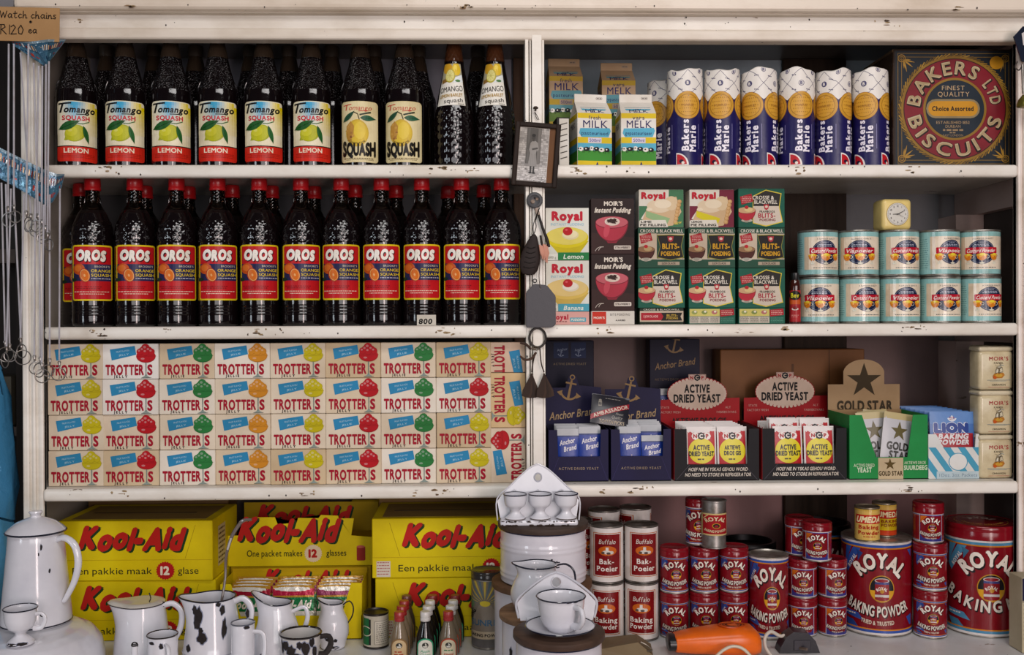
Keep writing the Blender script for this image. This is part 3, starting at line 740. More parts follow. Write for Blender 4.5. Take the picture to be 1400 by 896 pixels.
YK = .058
kl = Proto(kool_box(True).build('drink_powder_box')); kr = Proto(kool_box(False).build('drink_powder_box'))
xk = WX(185, YK, 800); xr_ = WX(614, YK, 800)
tag(kl.put((xk+.004, YK+.004, ZC+.0005), math.radians(.5)), 'yellow drink powder box with red lettering, lower one behind the enamel jugs', 'box', 'yellow drink powder boxes')
tag(kl.put((xk, YK, ZC+KH+.0015), math.radians(-1.0)), 'yellow drink powder box stacked on top behind the coffee pot', 'box', 'yellow drink powder boxes')
tag(kr.put((xr_+.006, YK+.003, ZC+.0005), 0), 'yellow drink powder box behind the little sauce bottles, lower one', 'box', 'yellow drink powder boxes')
tag(kr.put((xr_, YK, ZC+KH+.0015), math.radians(.4)), 'yellow drink powder box with pale sticker, upper one left of the white canisters', 'box', 'yellow drink powder boxes')
# open display boxes in the middle
def tray(b, W, D, Hf, Hs, c, ci, th=.0012, notch=0.0, slope=True):
    b.box(-W/2, W/2, 0, D, 0, th, ci, 'paper'); b.box(-W/2, W/2, D-th, D, 0, Hs, ci, 'paper')
    for s in (-1, 1):
        x = s*(W/2-th/2)
        b.prism([(0, 0), (D, 0), (D, Hs), (.006, Hs), (0, Hf if not notch else Hs)], x-th/2, x+th/2, c, 'paper', mtx=Matrix.Rotation(PI/2, 4, 'Z') @ Matrix.Scale(1, 4)) if False else b.add(
            [(x-th/2, yy, zz) for yy, zz in ((0, 0), (D, 0), (D, Hs), (.012, Hs), (0, Hf))]+[(x+th/2, yy, zz) for yy, zz in ((0, 0), (D, 0), (D, Hs), (.012, Hs), (0, Hf))],
            [(0, 1, 2, 3, 4), (9, 8, 7, 6, 5)]+[(i, (i+1) % 5, 5+(i+1) % 5, 5+i) for i in range(5)], c, 'paper')
    if notch:                                        # front with raised corners and a cut-out between them
        n = notch; pts = [(-W/2, 0), (W/2, 0), (W/2, Hs), (W/2-n, Hs), (W/2-n*1.9, Hf), (-W/2+n*1.9, Hf), (-W/2+n, Hs), (-W/2, Hs)]
        for P4 in ([0, 1, 4, 5], [1, 2, 3, 4], [0, 5, 6, 7]):
            b.prism([pts[i] for i in P4], 0, th, c, 'paper')
    else: b.box(-W/2, W/2, 0, th, 0, Hf, c, 'paper')
    return b
DBW = .295; xm = WX(398, .055, 800)
db = empty('drink_powder_display_box', (xm, .055, ZC+.0005))
tag(db, 'open yellow display box of drink powder packets behind the white jugs', 'display box')
b = Bag(); tray(b, DBW, .10, .050, .118, KY, '#c3a207', notch=.022)
A = Art(200, 34); A.text('glase', 168, 24, 9, '#232a14', 2, w=28); A.text('Een pakkie maak', 70, 24, 9, '#232a14', 2, w=104); b.art(A, DBW, .050, flat(0, -.0001, 0), 'paper'); b.build('tray', db)
b = Bag(); b.box(-DBW/2, DBW/2, .0985, .0998, .118, .1265, '#b89806', 'paper')
A = Art(200, 84); A.merge(art_kool(200, 84, None, 110, 18, 27, 120), 0, 0); b.art(A, DBW, .1265, flat(0, .0984, 0), 'paper'); b.build('back_card', db)
# packets of drink powder leaning in the tray
def packet_art_kool(fruit):
    A = Art(84, 112); A.rect(0, 0, 84, 112, '#e8e4da', 0); A.rect(0, 0, 84, 7, '#b98a2a', 1); A.rect(0, 7, 84, 22, fruit, 1); A.rect(0, 22, 84, 26, '#b98a2a', 1); A.rect(0, 26, 84, 56, '#157a45', 1)
    A.text('Kool-Aid', 42, 41, 17, '#f2ece0', 3, w=74, bold=.06, shear=.2); A.ell(30, 92, 24, 17, fruit, 2); A.ell(56, 98, 20, 14, mixc(fruit, '#ffffff', .3), 3); A.leaf(40, 78, 66, 66, 12, '#2d7a3a', 4)
    return A
def sachet(w, h, t, art, c, m='foil', am=None, name='packet'):
    b = Bag(); n = 6; vs = []; nx = 8
    for sgn in (-1, 1):
        for j in range(n+1):
            for i in range(nx+1):
                u = i/nx; v = j/n; q = math.sin(PI*min(1, max(0, (v-.07)/.86)))**.6*math.sin(PI*u)**.5 if 0 < u < 1 else 0
                vs.append(((u-.5)*w, sgn*(.0004+t/2*q)+t/2, v*h))
    fs = []; o = (n+1)*(nx+1)
    for s in (0, 1):
        for j in range(n):
            for i in range(nx): a = s*o+j*(nx+1)+i; fs.append((a, a+1, a+nx+2, a+nx+1) if s == 0 else (a, a+nx+1, a+nx+2, a+1))
    b.add(vs, fs, c, m, True)
    def mp(x, z, o2):
        u = x/w+.5; v = z/h; q = math.sin(PI*min(1, max(0, (v-.07)/.86)))**.6*math.sin(PI*min(1, max(0, u)))**.5 if 0 < u < 1 else 0
        return (x, -(.0004+t/2*q)+t/2-o2*1.5-.0003, z)
    b.art(art, w, h, mp, am or m, w/8, zstep=h/6)
    return b.build(name)
kp = [Proto(sachet(.087, .106, .006, packet_art_kool(f), '#c9a23a', name='drink_powder_packet')) for f in ('#a31230', '#b5123e', '#8a2a52')]
for c in range(3):
    for k in range(4):
        o = kp[(c+k) % 3].put((xm+(c-1)*.0935+.001*k, .064+.019*k, ZC+.003+.0015*k), math.radians((-3, 1, 2)[c]))
        o.rotation_euler.x = math.radians(-10)
        tag(o, 'shiny drink powder packet with green band, %s file in the yellow tray, %s' % (('left', 'middle', 'right')[c], ('at the front', 'second from front', 'third from front', 'at the back')[k]), 'packet', 'drink powder packets in the yellow tray')
# upper display box with die-cut sign
ub = empty('drink_powder_display_box', (xm-.002, .172, ZC+.1275)); tag(ub, 'yellow display box with cut out sign about one packet making twelve glasses', 'display box')
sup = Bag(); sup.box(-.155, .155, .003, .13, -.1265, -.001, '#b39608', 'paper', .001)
so = empty('drink_powder_box', (xm-.002, .172, ZC+.1275)); so.location.z = ZC+.127; o = sup.build('carton', so)
tag(so, 'shaded yellow box hidden behind the packets, under the sign', 'box', 'yellow drink powder boxes')
b = Bag(); b.box(-.15, .152, .002, .13, 0, .05, '#c0a008', 'paper', .001); b.build('carton', ub)
W2, H2 = .318, .072
b = Bag(); out = [(-.159, 0), (.159, 0), (.159, .062), (.112, .066), (.118, .104), (.085, .104), (.083, .110), (.045, .112), (.04, .105), (-.005, .106), (-.008, .096), (-.05, .092), (-.056, .108), (-.10, .108), (-.122, .068), (-.159, .068)]
bb_ = bmesh.new(); f1 = [bb_.verts.new((x, 0, z)) for x, z in out]; f2 = [bb_.verts.new((x, .0016, z)) for x, z in out]
bmesh.ops.triangulate(bb_, faces=[bb_.faces.new(f1), bb_.faces.new(f2[::-1])])
for i in range(len(out)): bb_.faces.new((f1[i], f2[i], f2[(i+1) % len(out)], f1[(i+1) % len(out)]))
b.bm(bb_, KY, 'paper')
A = Art(318, 118); A.merge(art_kool(318, 118, None, 137, 38, 46, 214), 0, 0)
A.text('One packet makes', 102, 90, 14, '#26300f', 2, w=122, bold=.01); A.burst(187, 91, 20, '#e6d2b0', 2, 24, .9); A.text('12', 187, 91, 16, '#b3201a', 3, bold=.08); A.text('glasses', 238, 90, 13, '#26300f', 2, w=44, bold=.01)
A.rrect(283, 76, 302, 108, 3, '#9c2f26', 2); A.ell(292, 77, 9, 3, '#cf6a58', 3)
b.art(A, .318, .118, flat(0, -.0002, 0), 'paper'); b.build('sign', ub)
b = Bag(); b.box(-.155, .158, .128, .1295, 0, .118, '#a98b06', 'paper'); A = Art(318, 118); A.merge(art_kool(318, 118, None, 146, 30, 40, 214), 0, 0); b.art(A, .313, .118, flat(0, .1278, 0), 'paper'); b.build('back_card', ub)
for px, w_, lb in ((500, .07, 'shaded yellow carton flap standing at the back between the yellow boxes'),):
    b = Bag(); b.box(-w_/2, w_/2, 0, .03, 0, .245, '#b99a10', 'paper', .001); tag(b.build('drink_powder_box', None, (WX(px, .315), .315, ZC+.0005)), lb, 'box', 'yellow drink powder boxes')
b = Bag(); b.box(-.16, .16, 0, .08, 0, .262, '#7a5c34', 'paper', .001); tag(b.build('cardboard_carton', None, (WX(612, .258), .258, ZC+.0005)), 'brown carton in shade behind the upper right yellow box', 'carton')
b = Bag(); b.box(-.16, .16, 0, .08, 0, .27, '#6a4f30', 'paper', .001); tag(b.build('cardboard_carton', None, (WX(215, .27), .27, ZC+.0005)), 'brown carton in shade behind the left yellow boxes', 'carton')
# ================================================================ top right bay: milk, biscuit rolls, biscuit tin
NAVY = '#23235e'
def art_milk(word, sub, first, old):
    wh = '#e6e2da' if not old else '#b39676'; ye = '#dcc022' if not old else '#b3952a'; bl = '#58aecb' if not old else '#5f97a2'
    A = Art(210, 300); A.rect(0, 0, 210, 300, wh, 0); A.rect(0, 0, 210, 28, ye, 1); A.rect(0, 132, 210, 165, ye, 1); A.rect(0, 165, 210, 205, bl, 1); A.rect(0, 205, 210, 262, '#3f8f33' if not old else '#5d7a34', 1)
    A.text(first, 104, 24, 21, NAVY, 4, w=72, serif=.4, gap=.16); A.text(word, 108, 60, 40, NAVY, 4, w=150, serif=.4, bold=.0, gap=.24)
    A.poly([(16, 84), (196, 80), (204, 96), (190, 130), (24, 132), (8, 110)], bl, 2); A.text(sub, 105, 110, 20, NAVY, 4, w=164, serif=.3, bold=.0)
    A.rect(64, 135, 146, 163, '#dcd6ea' if not old else '#a8927c', 2); A.ring(105, 149, 1, 1, NAVY, 2, 4); A.text('500ml', 105, 149, 17, '#3d3d78', 4, w=66)
    g = random.Random(3); x = 6
    while x < 196:
        wd = g.uniform(24, 34); y = 184+g.uniform(-4, 4); c = g.choice(['#1a1a1c', '#e9e6df', '#1a1a1c'])
        A.ell(x+wd/2, y+14, wd/2+3, 12, c, 3, 12); A.ell(x+wd*.4, y+12, 5, 4, '#e9e6df' if c != '#e9e6df' else '#1a1a1c', 4, 9); A.rect(x+1, y+18, x+4, y+34, '#1a1a1c', 3); A.rect(x+wd-3, y+18, x+wd, y+33, '#1a1a1c', 3); A.ell(x-2, y+12, 5, 5, '#1a1a1c', 3, 8); x += wd+4
    A.rect(0, 262, 210, 300, ye, 2); A.ell(120, 283, 7, 8, NAVY, 3, 12); A.poly([(114, 280), (126, 280), (120, 266)], NAVY, 3)
    return A
def milk_carton(word, sub, first, old):
    W, D, H, RH, FH = .0745, .07, .114, .030, .017
    wh = '#e6e2da' if not old else '#b39676'; ye = '#dcc022' if not old else '#b3952a'; bl = '#58aecb' if not old else '#5f97a2'
    b = Bag(); b.box(-W/2, W/2, 0, D, 0, H, wh, 'paper', .001)
    i = .010; V = [(-W/2, 0, H), (W/2, 0, H), (W/2, D, H), (-W/2, D, H), (-W/2+.002, D/2-.002, H+RH), (W/2-.002, D/2-.002, H+RH), (W/2-.002, D/2+.002, H+RH), (-W/2+.002, D/2+.002, H+RH), (-W/2+i, D/2, H+RH*.55), (W/2-i, D/2, H+RH*.55)]
    b.add(V, [(0, 1, 5, 4), (3, 7, 6, 2), (0, 4, 8), (8, 7, 3), (4, 7, 8), (0, 8, 3), (1, 9, 5), (9, 2, 6), (5, 9, 6), (1, 2, 9)], wh, 'paper')
    b.box(-W/2+.002, W/2-.002, D/2-.002, D/2+.002, H+RH-.001, H+RH+FH, wh, 'paper', .0008)
    b.art(art_milk(word, sub, first, old), W-.001, H, flat(0, -.0001, 0), 'paper')
    S = Art(210, 300)
    for y0, y1, c in ((0, 28, ye), (132, 165, ye), (165, 205, bl), (205, 262, '#3f8f33'), (262, 300, ye)): S.rect(0, y0, 210, y1, c, 1)
    S.text(word, 100, 60, 30, NAVY, 4, w=110, serif=.7); b.art(S, D-.001, H, lambda x, z, o: (-W/2-o, D/2-x, z), 'paper')
    R_ = Art(210, 80); R_.poly([(18, 40), (60, 34), (190, 36), (198, 46), (180, 58), (30, 60)], bl, 1); R_.poly([(20, 36), (194, 36), (190, 40), (24, 40)], '#2f7f92', 2); R_.text(word, 108, 66, 20, NAVY, 3, w=120, serif=.7); R_.text(first, 108, 50, 11, NAVY, 3, w=40)
    sl = math.atan2(D/2, RH); b.art(R_, W-.006, math.hypot(D/2-.002, RH), flat(0, -.0003, H, 0) if False else (lambda x, z, o: (x, z*math.sin(sl)-o*math.cos(sl)-.0003, H+z*math.cos(sl)+o*math.sin(sl))), 'paper')
    T = Art(210, 46); T.rrect(140, 16, 184, 30, 6, '#9a8f86', 1); T.rrect(142, 18, 182, 28, 5, wh, 2); T.greek(146, 178, 23, 5, '#6d6460', 3); b.art(T, W-.006, FH, flat(0, D/2-.0021, H+RH), 'paper')
    return b.build('milk_carton')
for px, Y, z, a, rz, lb in ((813, .035, 0, ('MILK', 'pasteurised', 'fresh', False), 9, 'white and yellow fresh milk carton with cows, standing in front nearest the picture frame'),
                            (873, .035, 0, ('MELK', 'gepasteuriseer', 'vars', False), 2, 'white and yellow milk carton reading MELK in front, left of the biscuit rolls'),
                            (774, .135, .102, ('MILK', 'pasteurised', 'fresh', True), 3, 'browned milk carton reading MILK raised at the back beside the post'),
                            (846, .135, .093, ('MELK', 'gepasteuriseer', 'vars', True), 1, 'browned milk carton reading MELK raised at the back, behind the white carton')):
    o = milk_carton(*a); o.location = (WX(px, Y, 150), Y, Z1+.0006+z); o.rotation_euler.z = math.radians(rz); tag(o, lb, 'milk carton', 'milk cartons')
for px, h, c, lb in ((776, .101, '#1d1c1c', 'low black box under the browned milk carton beside the post'), (846, .092, '#2a2522', 'low dark box under the browned milk carton at the back')):
    b = Bag(); b.box(-.042, .042, 0, .09, 0, h, c, 'paper', .001); tag(b.build('carton', None, (WX(px, .128, 150), .128, Z1+.0006)), lb, 'box')
b = Bag(); b.box(-.0135, .0135, 0, .05, 0, .105, '#23221f', 'paper', .0008); A = Art(20, 80); A.rect(4, 2, 19, 79, '#d9d6ce', 1)
for k in range(7): A.line([(6, 12+k*9), (16, 9+k*9)], 1.6, '#54504a', 2)
b.art(A, .027, .105, flat(0, -.0001, 0), 'paper'); tag(b.build('carton', None, (WX(770, .03, 200), .032, Z1+.0006), math.radians(5)), 'narrow black and white carton half hidden by the picture frame', 'box')
# ---- biscuit rolls
def art_roll():
    A = Art(600, 520); A.rect(0, 0, 600, 520, '#1c1750', 0); A.rect(0, 0, 600, 118, '#e3ded6', 1)
    n = 4; p = 150
    for k in range(-1, n+1):
        cx = k*p+75
        A.poly([(cx-75, 100), (cx-75, 160), (cx, 100)], '#e3ded6', 1); A.poly([(cx+75, 100), (cx+75, 160), (cx, 100)], '#e3ded6', 1)
        A.ell(cx, 190, 73, 74, '#a97320', 2, 32); A.ell(cx, 190, 70, 71, '#cf9a35', 3, 32); A.ring(cx, 190, 60, 5, '#a97a24', 4, 30); A.ring(cx, 190, 66, 2, '#b98928', 4, 30)
        for r in range(5):
            for q in range(9): A.ell(cx-44+q*11+(r % 2)*4, 150+r*19, 2.6, 2.2, '#95661c', 5, 6)
        A.text('MARIE', cx, 190, 13, '#a4732a', 6, w=64)
        A.text('Bakers', cx-14, 348, 34, '#e9e4ee', 3, w=164, rot=-90, serif=.85, bold=.05, gap=.2); A.text('Marie', cx+26, 366, 34, '#e9e4ee', 3, w=138, rot=-90, serif=.85, bold=.05, gap=.2); A.line([(cx+62, 290), (cx+62, 420)], 2.5, '#8d88b8', 3)
        A.ell(cx-58, 500, 66, 66, '#e6e1dc', 3, 28, 0, -90, 0) if False else A.poly([(cx-62, 442)]+[(cx-62+66*math.sin(t*PI/16), 508-66*math.cos(t*PI/16)) for t in range(9)]+[(cx-62, 508)], '#e3ddd8', 3)
        A.poly([(cx-58, 450)]+[(cx-58+52*math.sin(t*PI/16), 504-54*math.cos(t*PI/16)) for t in range(9)]+[(cx-58, 504)], '#b81722', 4); A.ell(cx-34, 488, 12, 10, '#2a1530', 5, 10); A.ell(cx-26, 496, 8, 8, '#e8d9cf', 6, 9)
        for q in (-1, 1):
            A.line([(cx, 0), (cx+q*75, 72), (cx, 144)], 2.2, '#5b5870', 3); A.line([(cx+q*75, -72), (cx, 0)], 2.2, '#5b5870', 3)
        for dx, dy, s in ((0, 72, 15), (75, 8, 13)):
            A.ring(cx+dx, dy, s, 2.5, '#47446c', 3, 18); A.ell(cx+dx, dy, s-3, s-3, '#47446c' if (k+int(dx)) % 2 else '#d8d3cf', 3, 14); A.text('B', cx+dx, dy, s, '#e3ded6' if (k+int(dx)) % 2 else '#47446c', 4, bold=.05)
        for dx, dy in ((-38, 38), (38, 38), (-38, 104), (38, 104)):
            for q in range(3): A.ell(cx+dx-9+q*8, dy+q*1.5, 3.2, 3, '#3c3960', 3, 7)
    return A
def biscuit_roll(seed, H=.205, r=.0365):
    g = random.Random(seed); ph = [g.uniform(0, 6.28) for _ in range(6)]; lean = g.uniform(-.008, .008)
    def dz(t): return .0035*math.sin(t*2+ph[0])+.0015*math.sin(t*5+ph[1])
    def rr(t, z):
        k = max(0, (z-.6*H)/(.4*H)); return r*(1+.008*math.sin(3*t+ph[2]+z*9)+.004*math.sin(9*t+ph[3]+z*30)*k-.03*k*k)
    def fn(q, t, z):
        R_ = rr(t, z)*q/r; zz = z+(dz(t)*q/r if z > H*.9 else 0); return (R_*math.sin(t)+lean*z, -R_*math.cos(t), zz)
    b = Bag(); b.lathe([(0, 0), (r*.96, 0), (r, .003)]+[(r, .003+H*.99*k/12) for k in range(1, 12)]+[(r, H), (r*.92, H+.003), (r*.55, H-.001), (0, H-.006)], '#e3ded6', 'film', 56, fn=fn)
    A = art_roll()
    def mp(x, z, o):
        t = x/r; R_ = rr(t, z)+o+.0011; zz = z+(dz(t) if z > H*.9 else 0); return (R_*math.sin(t)+lean*z, -R_*math.cos(t), zz)
    b.art(A, 2*PI*r, H, mp, 'film', .005, zstep=.015); return b.build('biscuit_roll', sharp=60)
rp = [Proto(biscuit_roll(s)) for s in (1, 2, 3)]
YR = .064
rl = ((936, .064, 55), (987, .064, 40), (1038.5, .064, 15), (1089, .064, -30), (1138.5, .066, 17), (1190, .064, 27))
for i, (px, Y, a) in enumerate(rl):
    tag(rp[i % 3].put((WX(px, Y, 150), Y, Z1+.0006), math.radians(a)+face(px, Y)), 'navy and gold wrapped biscuit roll, %s in the front row' % orda(i, 6), 'biscuit roll', 'biscuit rolls')
for i, (px, Y) in enumerate(((908, .15), (1010, .16), (1064, .16), (1118, .165))):
    tag(rp[(i+1) % 3].put((WX(px, Y, 150), Y, Z1+.0006), 1.1*i), 'navy and gold wrapped biscuit roll behind the front row, %s' % orda(i, 4), 'biscuit roll', 'biscuit rolls')
# ---- biscuit tin
def art_tin_biscuit():
    A = Art(710, 715); A.rect(0, 0, 710, 715, '#2a1d16', 0); A.rect(8, 8, 702, 707, '#1c232b', 1)
    for k in (22, 44): A.line([(k, k), (710-k, k), (710-k, 715-k), (k, 715-k), (k, k)], 3, '#86682c', 2)
    cx, cy = 362, 360
    g = random.Random(4)
    for k in range(90):
        a = 2*PI*k/90
        for R_, s in ((322, 1), (172, -1)):
            A.line([(cx+R_*math.cos(a), cy+R_*math.sin(a)), (cx+(R_+s*14)*math.cos(a+.09), cy+(R_+s*14)*math.sin(a+.09))], 7, g.choice(['#8c6a22', '#6e521b', '#a07c2c']), 3)
    A.ell(cx, cy, 322, 322, '#8a6824', 4, 64); A.ell(cx, cy, 308, 308, '#7a1b26', 5, 64); A.ring(cx, cy, 308, 5, '#3a1517', 6, 64); A.ell(cx, cy, 190, 190, '#8a6824', 6, 56); A.ell(cx, cy, 176, 176, '#1d2833', 7, 56)
    for t, fl, mid, sp in (('BAKERS', False, -25, 118), ('LTD', False, 66, 34), ('BISCUITS', True, 0, 158)):
        sm = t == 'LTD'; h = 76 if not sm else 62; R_ = 249
        A.arc(t, cx+4, cy+4, R_, h, '#20100e', 8, mid, sp, bold=.10, flip=fl, gap=.3); A.arc(t, cx, cy, R_, h, '#b9a684', 9, mid, sp, bold=.035, flip=fl, gap=.3); A.arc(t, cx, cy, R_, h*.86, '#a5906c', 10, mid, sp*.985, bold=-.01, flip=fl, gap=.34)
    A.text('FINEST', cx-10, 232, 26, '#b79c78', 9, w=136, serif=.3, gap=.25); A.text('QUALITY', cx-8, 270, 28, '#b79c78', 9, w=190, serif=.3, gap=.25)
    A.rrect(190, 300, 512, 416, 56, '#8c7c5a', 8); A.rrect(202, 312, 500, 404, 44, '#c38a1e', 9); A.text('Choice Assorted', 350, 358, 27, '#23180e', 10, w=248, bold=.05)
    A.text('ESTABLISHED 1852', 350, 442, 17, '#a98e6a', 9, w=200, serif=.3); A.text('DURBAN', 350, 466, 16, '#a98e6a', 9, w=90); A.greek(290, 412, 488, 11, '#927a5a', 9); A.greek(330, 370, 504, 7, '#927a5a', 9); A.text('EAST LONDON', 350, 520, 13, '#927a5a', 9, w=120)
    for sx, sy in ((1, 1), (-1, 1), (1, -1), (-1, -1)):
        X = lambda x: x if sx > 0 else 710-x
        Yy = lambda y: y if sy > 0 else 715-y
        A.ring(X(44), Yy(52), 24, 6, '#98732c', 4, 18); A.ring(X(44), Yy(52), 13, 4, '#98732c', 4, 14)
        for ex, ey in ((96, 60), (120, 76), (108, 104), (74, 132), (58, 112)): A.leaf(X(56), Yy(62), X(ex), Yy(ey), 10, '#a37c30', 5); A.line([(X(54), Yy(62)), (X(ex), Yy(ey))], 3, '#98732c', 4)
    A.ell(612, 78, 40, 40, '#b9831d', 6, 24)
    return A
Y = .045; x0, x1 = WX(1221, Y, 150), WX(1385, Y, 150); zt = WZ(67, Y, 1300)
b = Bag(); wd = x1-x0; ht = zt-Z1-.001
b.box(-wd/2, wd/2, 0, .16, 0, ht, '#38281d', 'tin', .003, 2); b.box(-wd/2-.001, wd/2+.001, -.001, .161, 0, .006, '#5a4128', 'rust', .001); b.box(-wd/2-.001, wd/2+.001, .001, .161, ht-.006, ht, '#5a4128', 'rust', .001)
b.art(art_tin_biscuit(), wd-.004, ht-.004, flat(0, -.0012, .002), 'label'); tag(b.build('biscuit_tin', None, ((x0+x1)/2, Y, Z1+.0006)), 'large old dark square biscuit tin with round red and gold emblem', 'tin')
# ================================================================ second right bay: puddings, custard tins, clock
def front_box(b, w, h, d, c, art=None, m='paper', bev=.0008, side=None):
    b.box(-w/2, w/2, 0, d, 0, h, c, m, bev)
    if side: b.box(-w/2-.0003, -w/2+.001, .002, d-.002, .002, h-.002, side, m)
    if art: b.art(art, w-.0006, h-.0006, flat(0, -.0001, .0003), m)
    return b
def bowl(A, cx, cy, rx, c, dark, topc):
    A.poly([(cx-rx, cy)]+[(cx-rx*math.cos(t*PI/16), cy+rx*1.15*math.sin(t*PI/16)**1.0) for t in range(1, 16)]+[(cx+rx, cy)], dark, 3)
    A.poly([(cx-rx*.96, cy)]+[(cx-rx*.96*math.cos(t*PI/16)-rx*.02, cy+rx*1.08*math.sin(t*PI/16)) for t in range(1, 16)]+[(cx+rx*.9, cy)], c, 4)
    A.ell(cx, cy, rx, rx*.36, dark, 5, 28); A.ell(cx, cy-1, rx*.96, rx*.33, topc, 6, 28)
def art_royal_pudding(word, yel, band, pale):
    A = Art(256, 300); A.rect(0, 0, 256, 300, '#dbdcd2', 0)
    A.text('Royal', 130, 46, 46, '#bc1730', 3, w=182, bold=.085, gap=.08); A.text('INSTANT PUDDING', 128, 94, 14, '#8dbfd2', 3, w=196, bold=.0, shear=.1)
    A.poly([(0, 180), (256, 190), (200, 262), (60, 262)], mixc(yel, '#7a6a10', .25), 2); A.ell(126, 170, 128, 60, yel, 3, 36); A.ell(126, 162, 120, 50, mixc(yel, '#ffffff', .12), 4, 36)
    A.poly([(0, 190), (0, 262), (72, 262), (30, 215)], '#cdd0c4', 5)
    A.ell(146, 155, 50, 28, mixc(pale, '#b0a060', .25), 5); A.ell(144, 150, 44, 24, pale, 6); A.ell(130, 134, 29, 24, '#b3141c', 7); A.ell(122, 126, 8, 6, '#d8535a', 8)
    A.rect(72, 256, 256, 300, band, 6); A.text(word, 166, 280, 24, '#dfe6da', 7, w=118, bold=.03, shear=.25, serif=.3); A.text('1000 g', 36, 284, 13, '#8a8f80', 7, w=50)
    return A
def art_strawberry():
    A = Art(258, 325); A.rect(0, 0, 258, 325, '#2a1a19', 0); A.poly([(0, 200), (258, 230), (258, 325), (0, 325)], '#38211f', 1)
    A.text("MOIR'S", 134, 30, 24, '#e6ded2', 3, w=112, bold=.05, serif=.4); A.text('Instant Pudding', 132, 68, 27, '#e6ded2', 3, w=216, bold=.06, shear=.25)
    bowl(A, 124, 140, 100, '#b33246', '#7d1f30', '#c5606c'); A.poly([(84, 238), (166, 238), (150, 262), (100, 262)], '#8d2236', 3); A.ell(92, 190, 18, 40, '#c94a5c', 7, 14, 12)
    A.ell(126, 136, 46, 24, '#e0cfc4', 8)
    g = random.Random(2)
    for k in range(16): A.poly([(126+g.uniform(-34, 28), 132+g.uniform(-18, 14)+q) for q in (0, 2, 9)], '#33201c', 9); A.ell(126+g.uniform(-28, 28), 132+g.uniform(-12, 10), 7, 4, '#3a231e', 9, 7)
    A.rrect(136, 276, 240, 300, 6, '#d6ccc2', 5); A.text('STRAWBERRY', 188, 288, 11, '#3a2a26', 6, w=88, bold=.04)
    A.ring(70, 310, 28, 3, '#cfc6bd', 4, 16, None, 190, 280); A.ring(60, 322, 40, 3, '#cfc6bd', 4, 16, None, 200, 285)
    return A
YP = .026
def stack(px0, px1, pys, Y, z0, specs, depth):
    """boxes one on another: pys = pixel tops from the lowest up"""
    z = z0+.0006; x = WX((px0+px1)/2, Y, pys[0]); w = (px1-px0)*SC(Y)-.0012
    for py, sp in zip(pys, specs):
        top = WZ(py, Y, (px0+px1)/2); h = top-z-.0006; name, c, art, label, cat, group = sp[:6]
        o = front_box(Bag(), w+(sp[6] if len(sp) > 6 else 0), h, depth, c, art).build(name, None, (x, Y, z), math.radians(RND.uniform(-.6, .6)))
        tag(o, label, cat, group); z = top
A = Art(256, 84); A.rect(0, 0, 256, 84, '#dca9a2', 0); A.text('Royal', 84, 34, 30, '#b3203a', 2, w=98, bold=.07); A.rrect(142, 38, 238, 66, 4, '#5aa9bd', 2); A.text('PUDDING', 190, 52, 14, '#e8e4d8', 3, w=80, bold=.05, shear=.2); A.greek(60, 124, 64, 6, '#8f5a5a', 3)
stack(746, 806, (426, 356, 284), YP, Z2, [
 ('pudding_box', '#dca9a2', A, 'pink pudding box lying flat under the banana pudding box', 'box', 'pudding boxes'),
 ('pudding_box', '#dbdcd2', art_royal_pudding('Banana', '#d8b95a', '#4a9fb3', '#e8e2d4'), 'white pudding box with a pale yellow banana pudding and blue band', 'box', 'pudding boxes'),
 ('pudding_box', '#dbdcd2', art_royal_pudding('Lemon', '#d6c60c', '#1e7a40', '#e6dcb0'), 'white pudding box with a bright yellow lemon pudding and green band', 'box', 'pudding boxes')], .04)
A = Art(258, 92); A.rect(0, 0, 258, 92, '#d5d1c8', 0); A.rect(4, 4, 88, 88, '#bf3020', 1); A.text("MOIR'S", 46, 46, 15, '#e6ded2', 2, w=66, serif=.4, bold=.03); A.text('BITS POEDING', 172, 24, 15, '#4a4442', 2, w=118, gap=.3); A.text('AARBEI', 174, 64, 10, '#4a4442', 2, w=58, bold=.04)
stack(808, 868, (425, 347.5, 271), YP, Z2, [
 ('pudding_box', '#d5d1c8', A, 'white and orange pudding box lying flat under the dark strawberry boxes', 'box', 'pudding boxes'),
 ('pudding_box', '#2a1a19', art_strawberry(), 'dark strawberry pudding box with pink dessert bowl, lower of two', 'box', 'pudding boxes'),
 ('pudding_box', '#2a1a19', art_strawberry(), 'dark strawberry pudding box with pink dessert bowl, upper of two', 'box', 'pudding boxes')], .04)
def cb_bits(A, x, y, s=1.0, brown=False):
    c1, c2 = ('#b52838', '#8a1524') if not brown else ('#4a2018', '#2f130e')
    A.poly([(x-18, y-44), (x+52, y-62), (x+64, y-16), (x-8, y+4)], '#a31c26', 3)
    for k in range(4): A.greek(x-6, x+52, y-42+k*10, 4, '#d8a09a', 4, k)
    bowl(A, x+22, y+38, 56*s, c1, c2, '#c7a27a' if not brown else '#8e6a4a'); A.ell(x+22, y+20, 12, 10, '#b31c24', 9); A.ell(x+34, y+34, 26, 14, '#d9c089' if not brown else '#b39a6c', 8); A.ell(x+24, y+98, 34, 10, '#b8b2a4', 4); A.poly([(x, y+90), (x+44, y+90), (x+30, y+110), (x+14, y+110)], '#9c978a', 4)
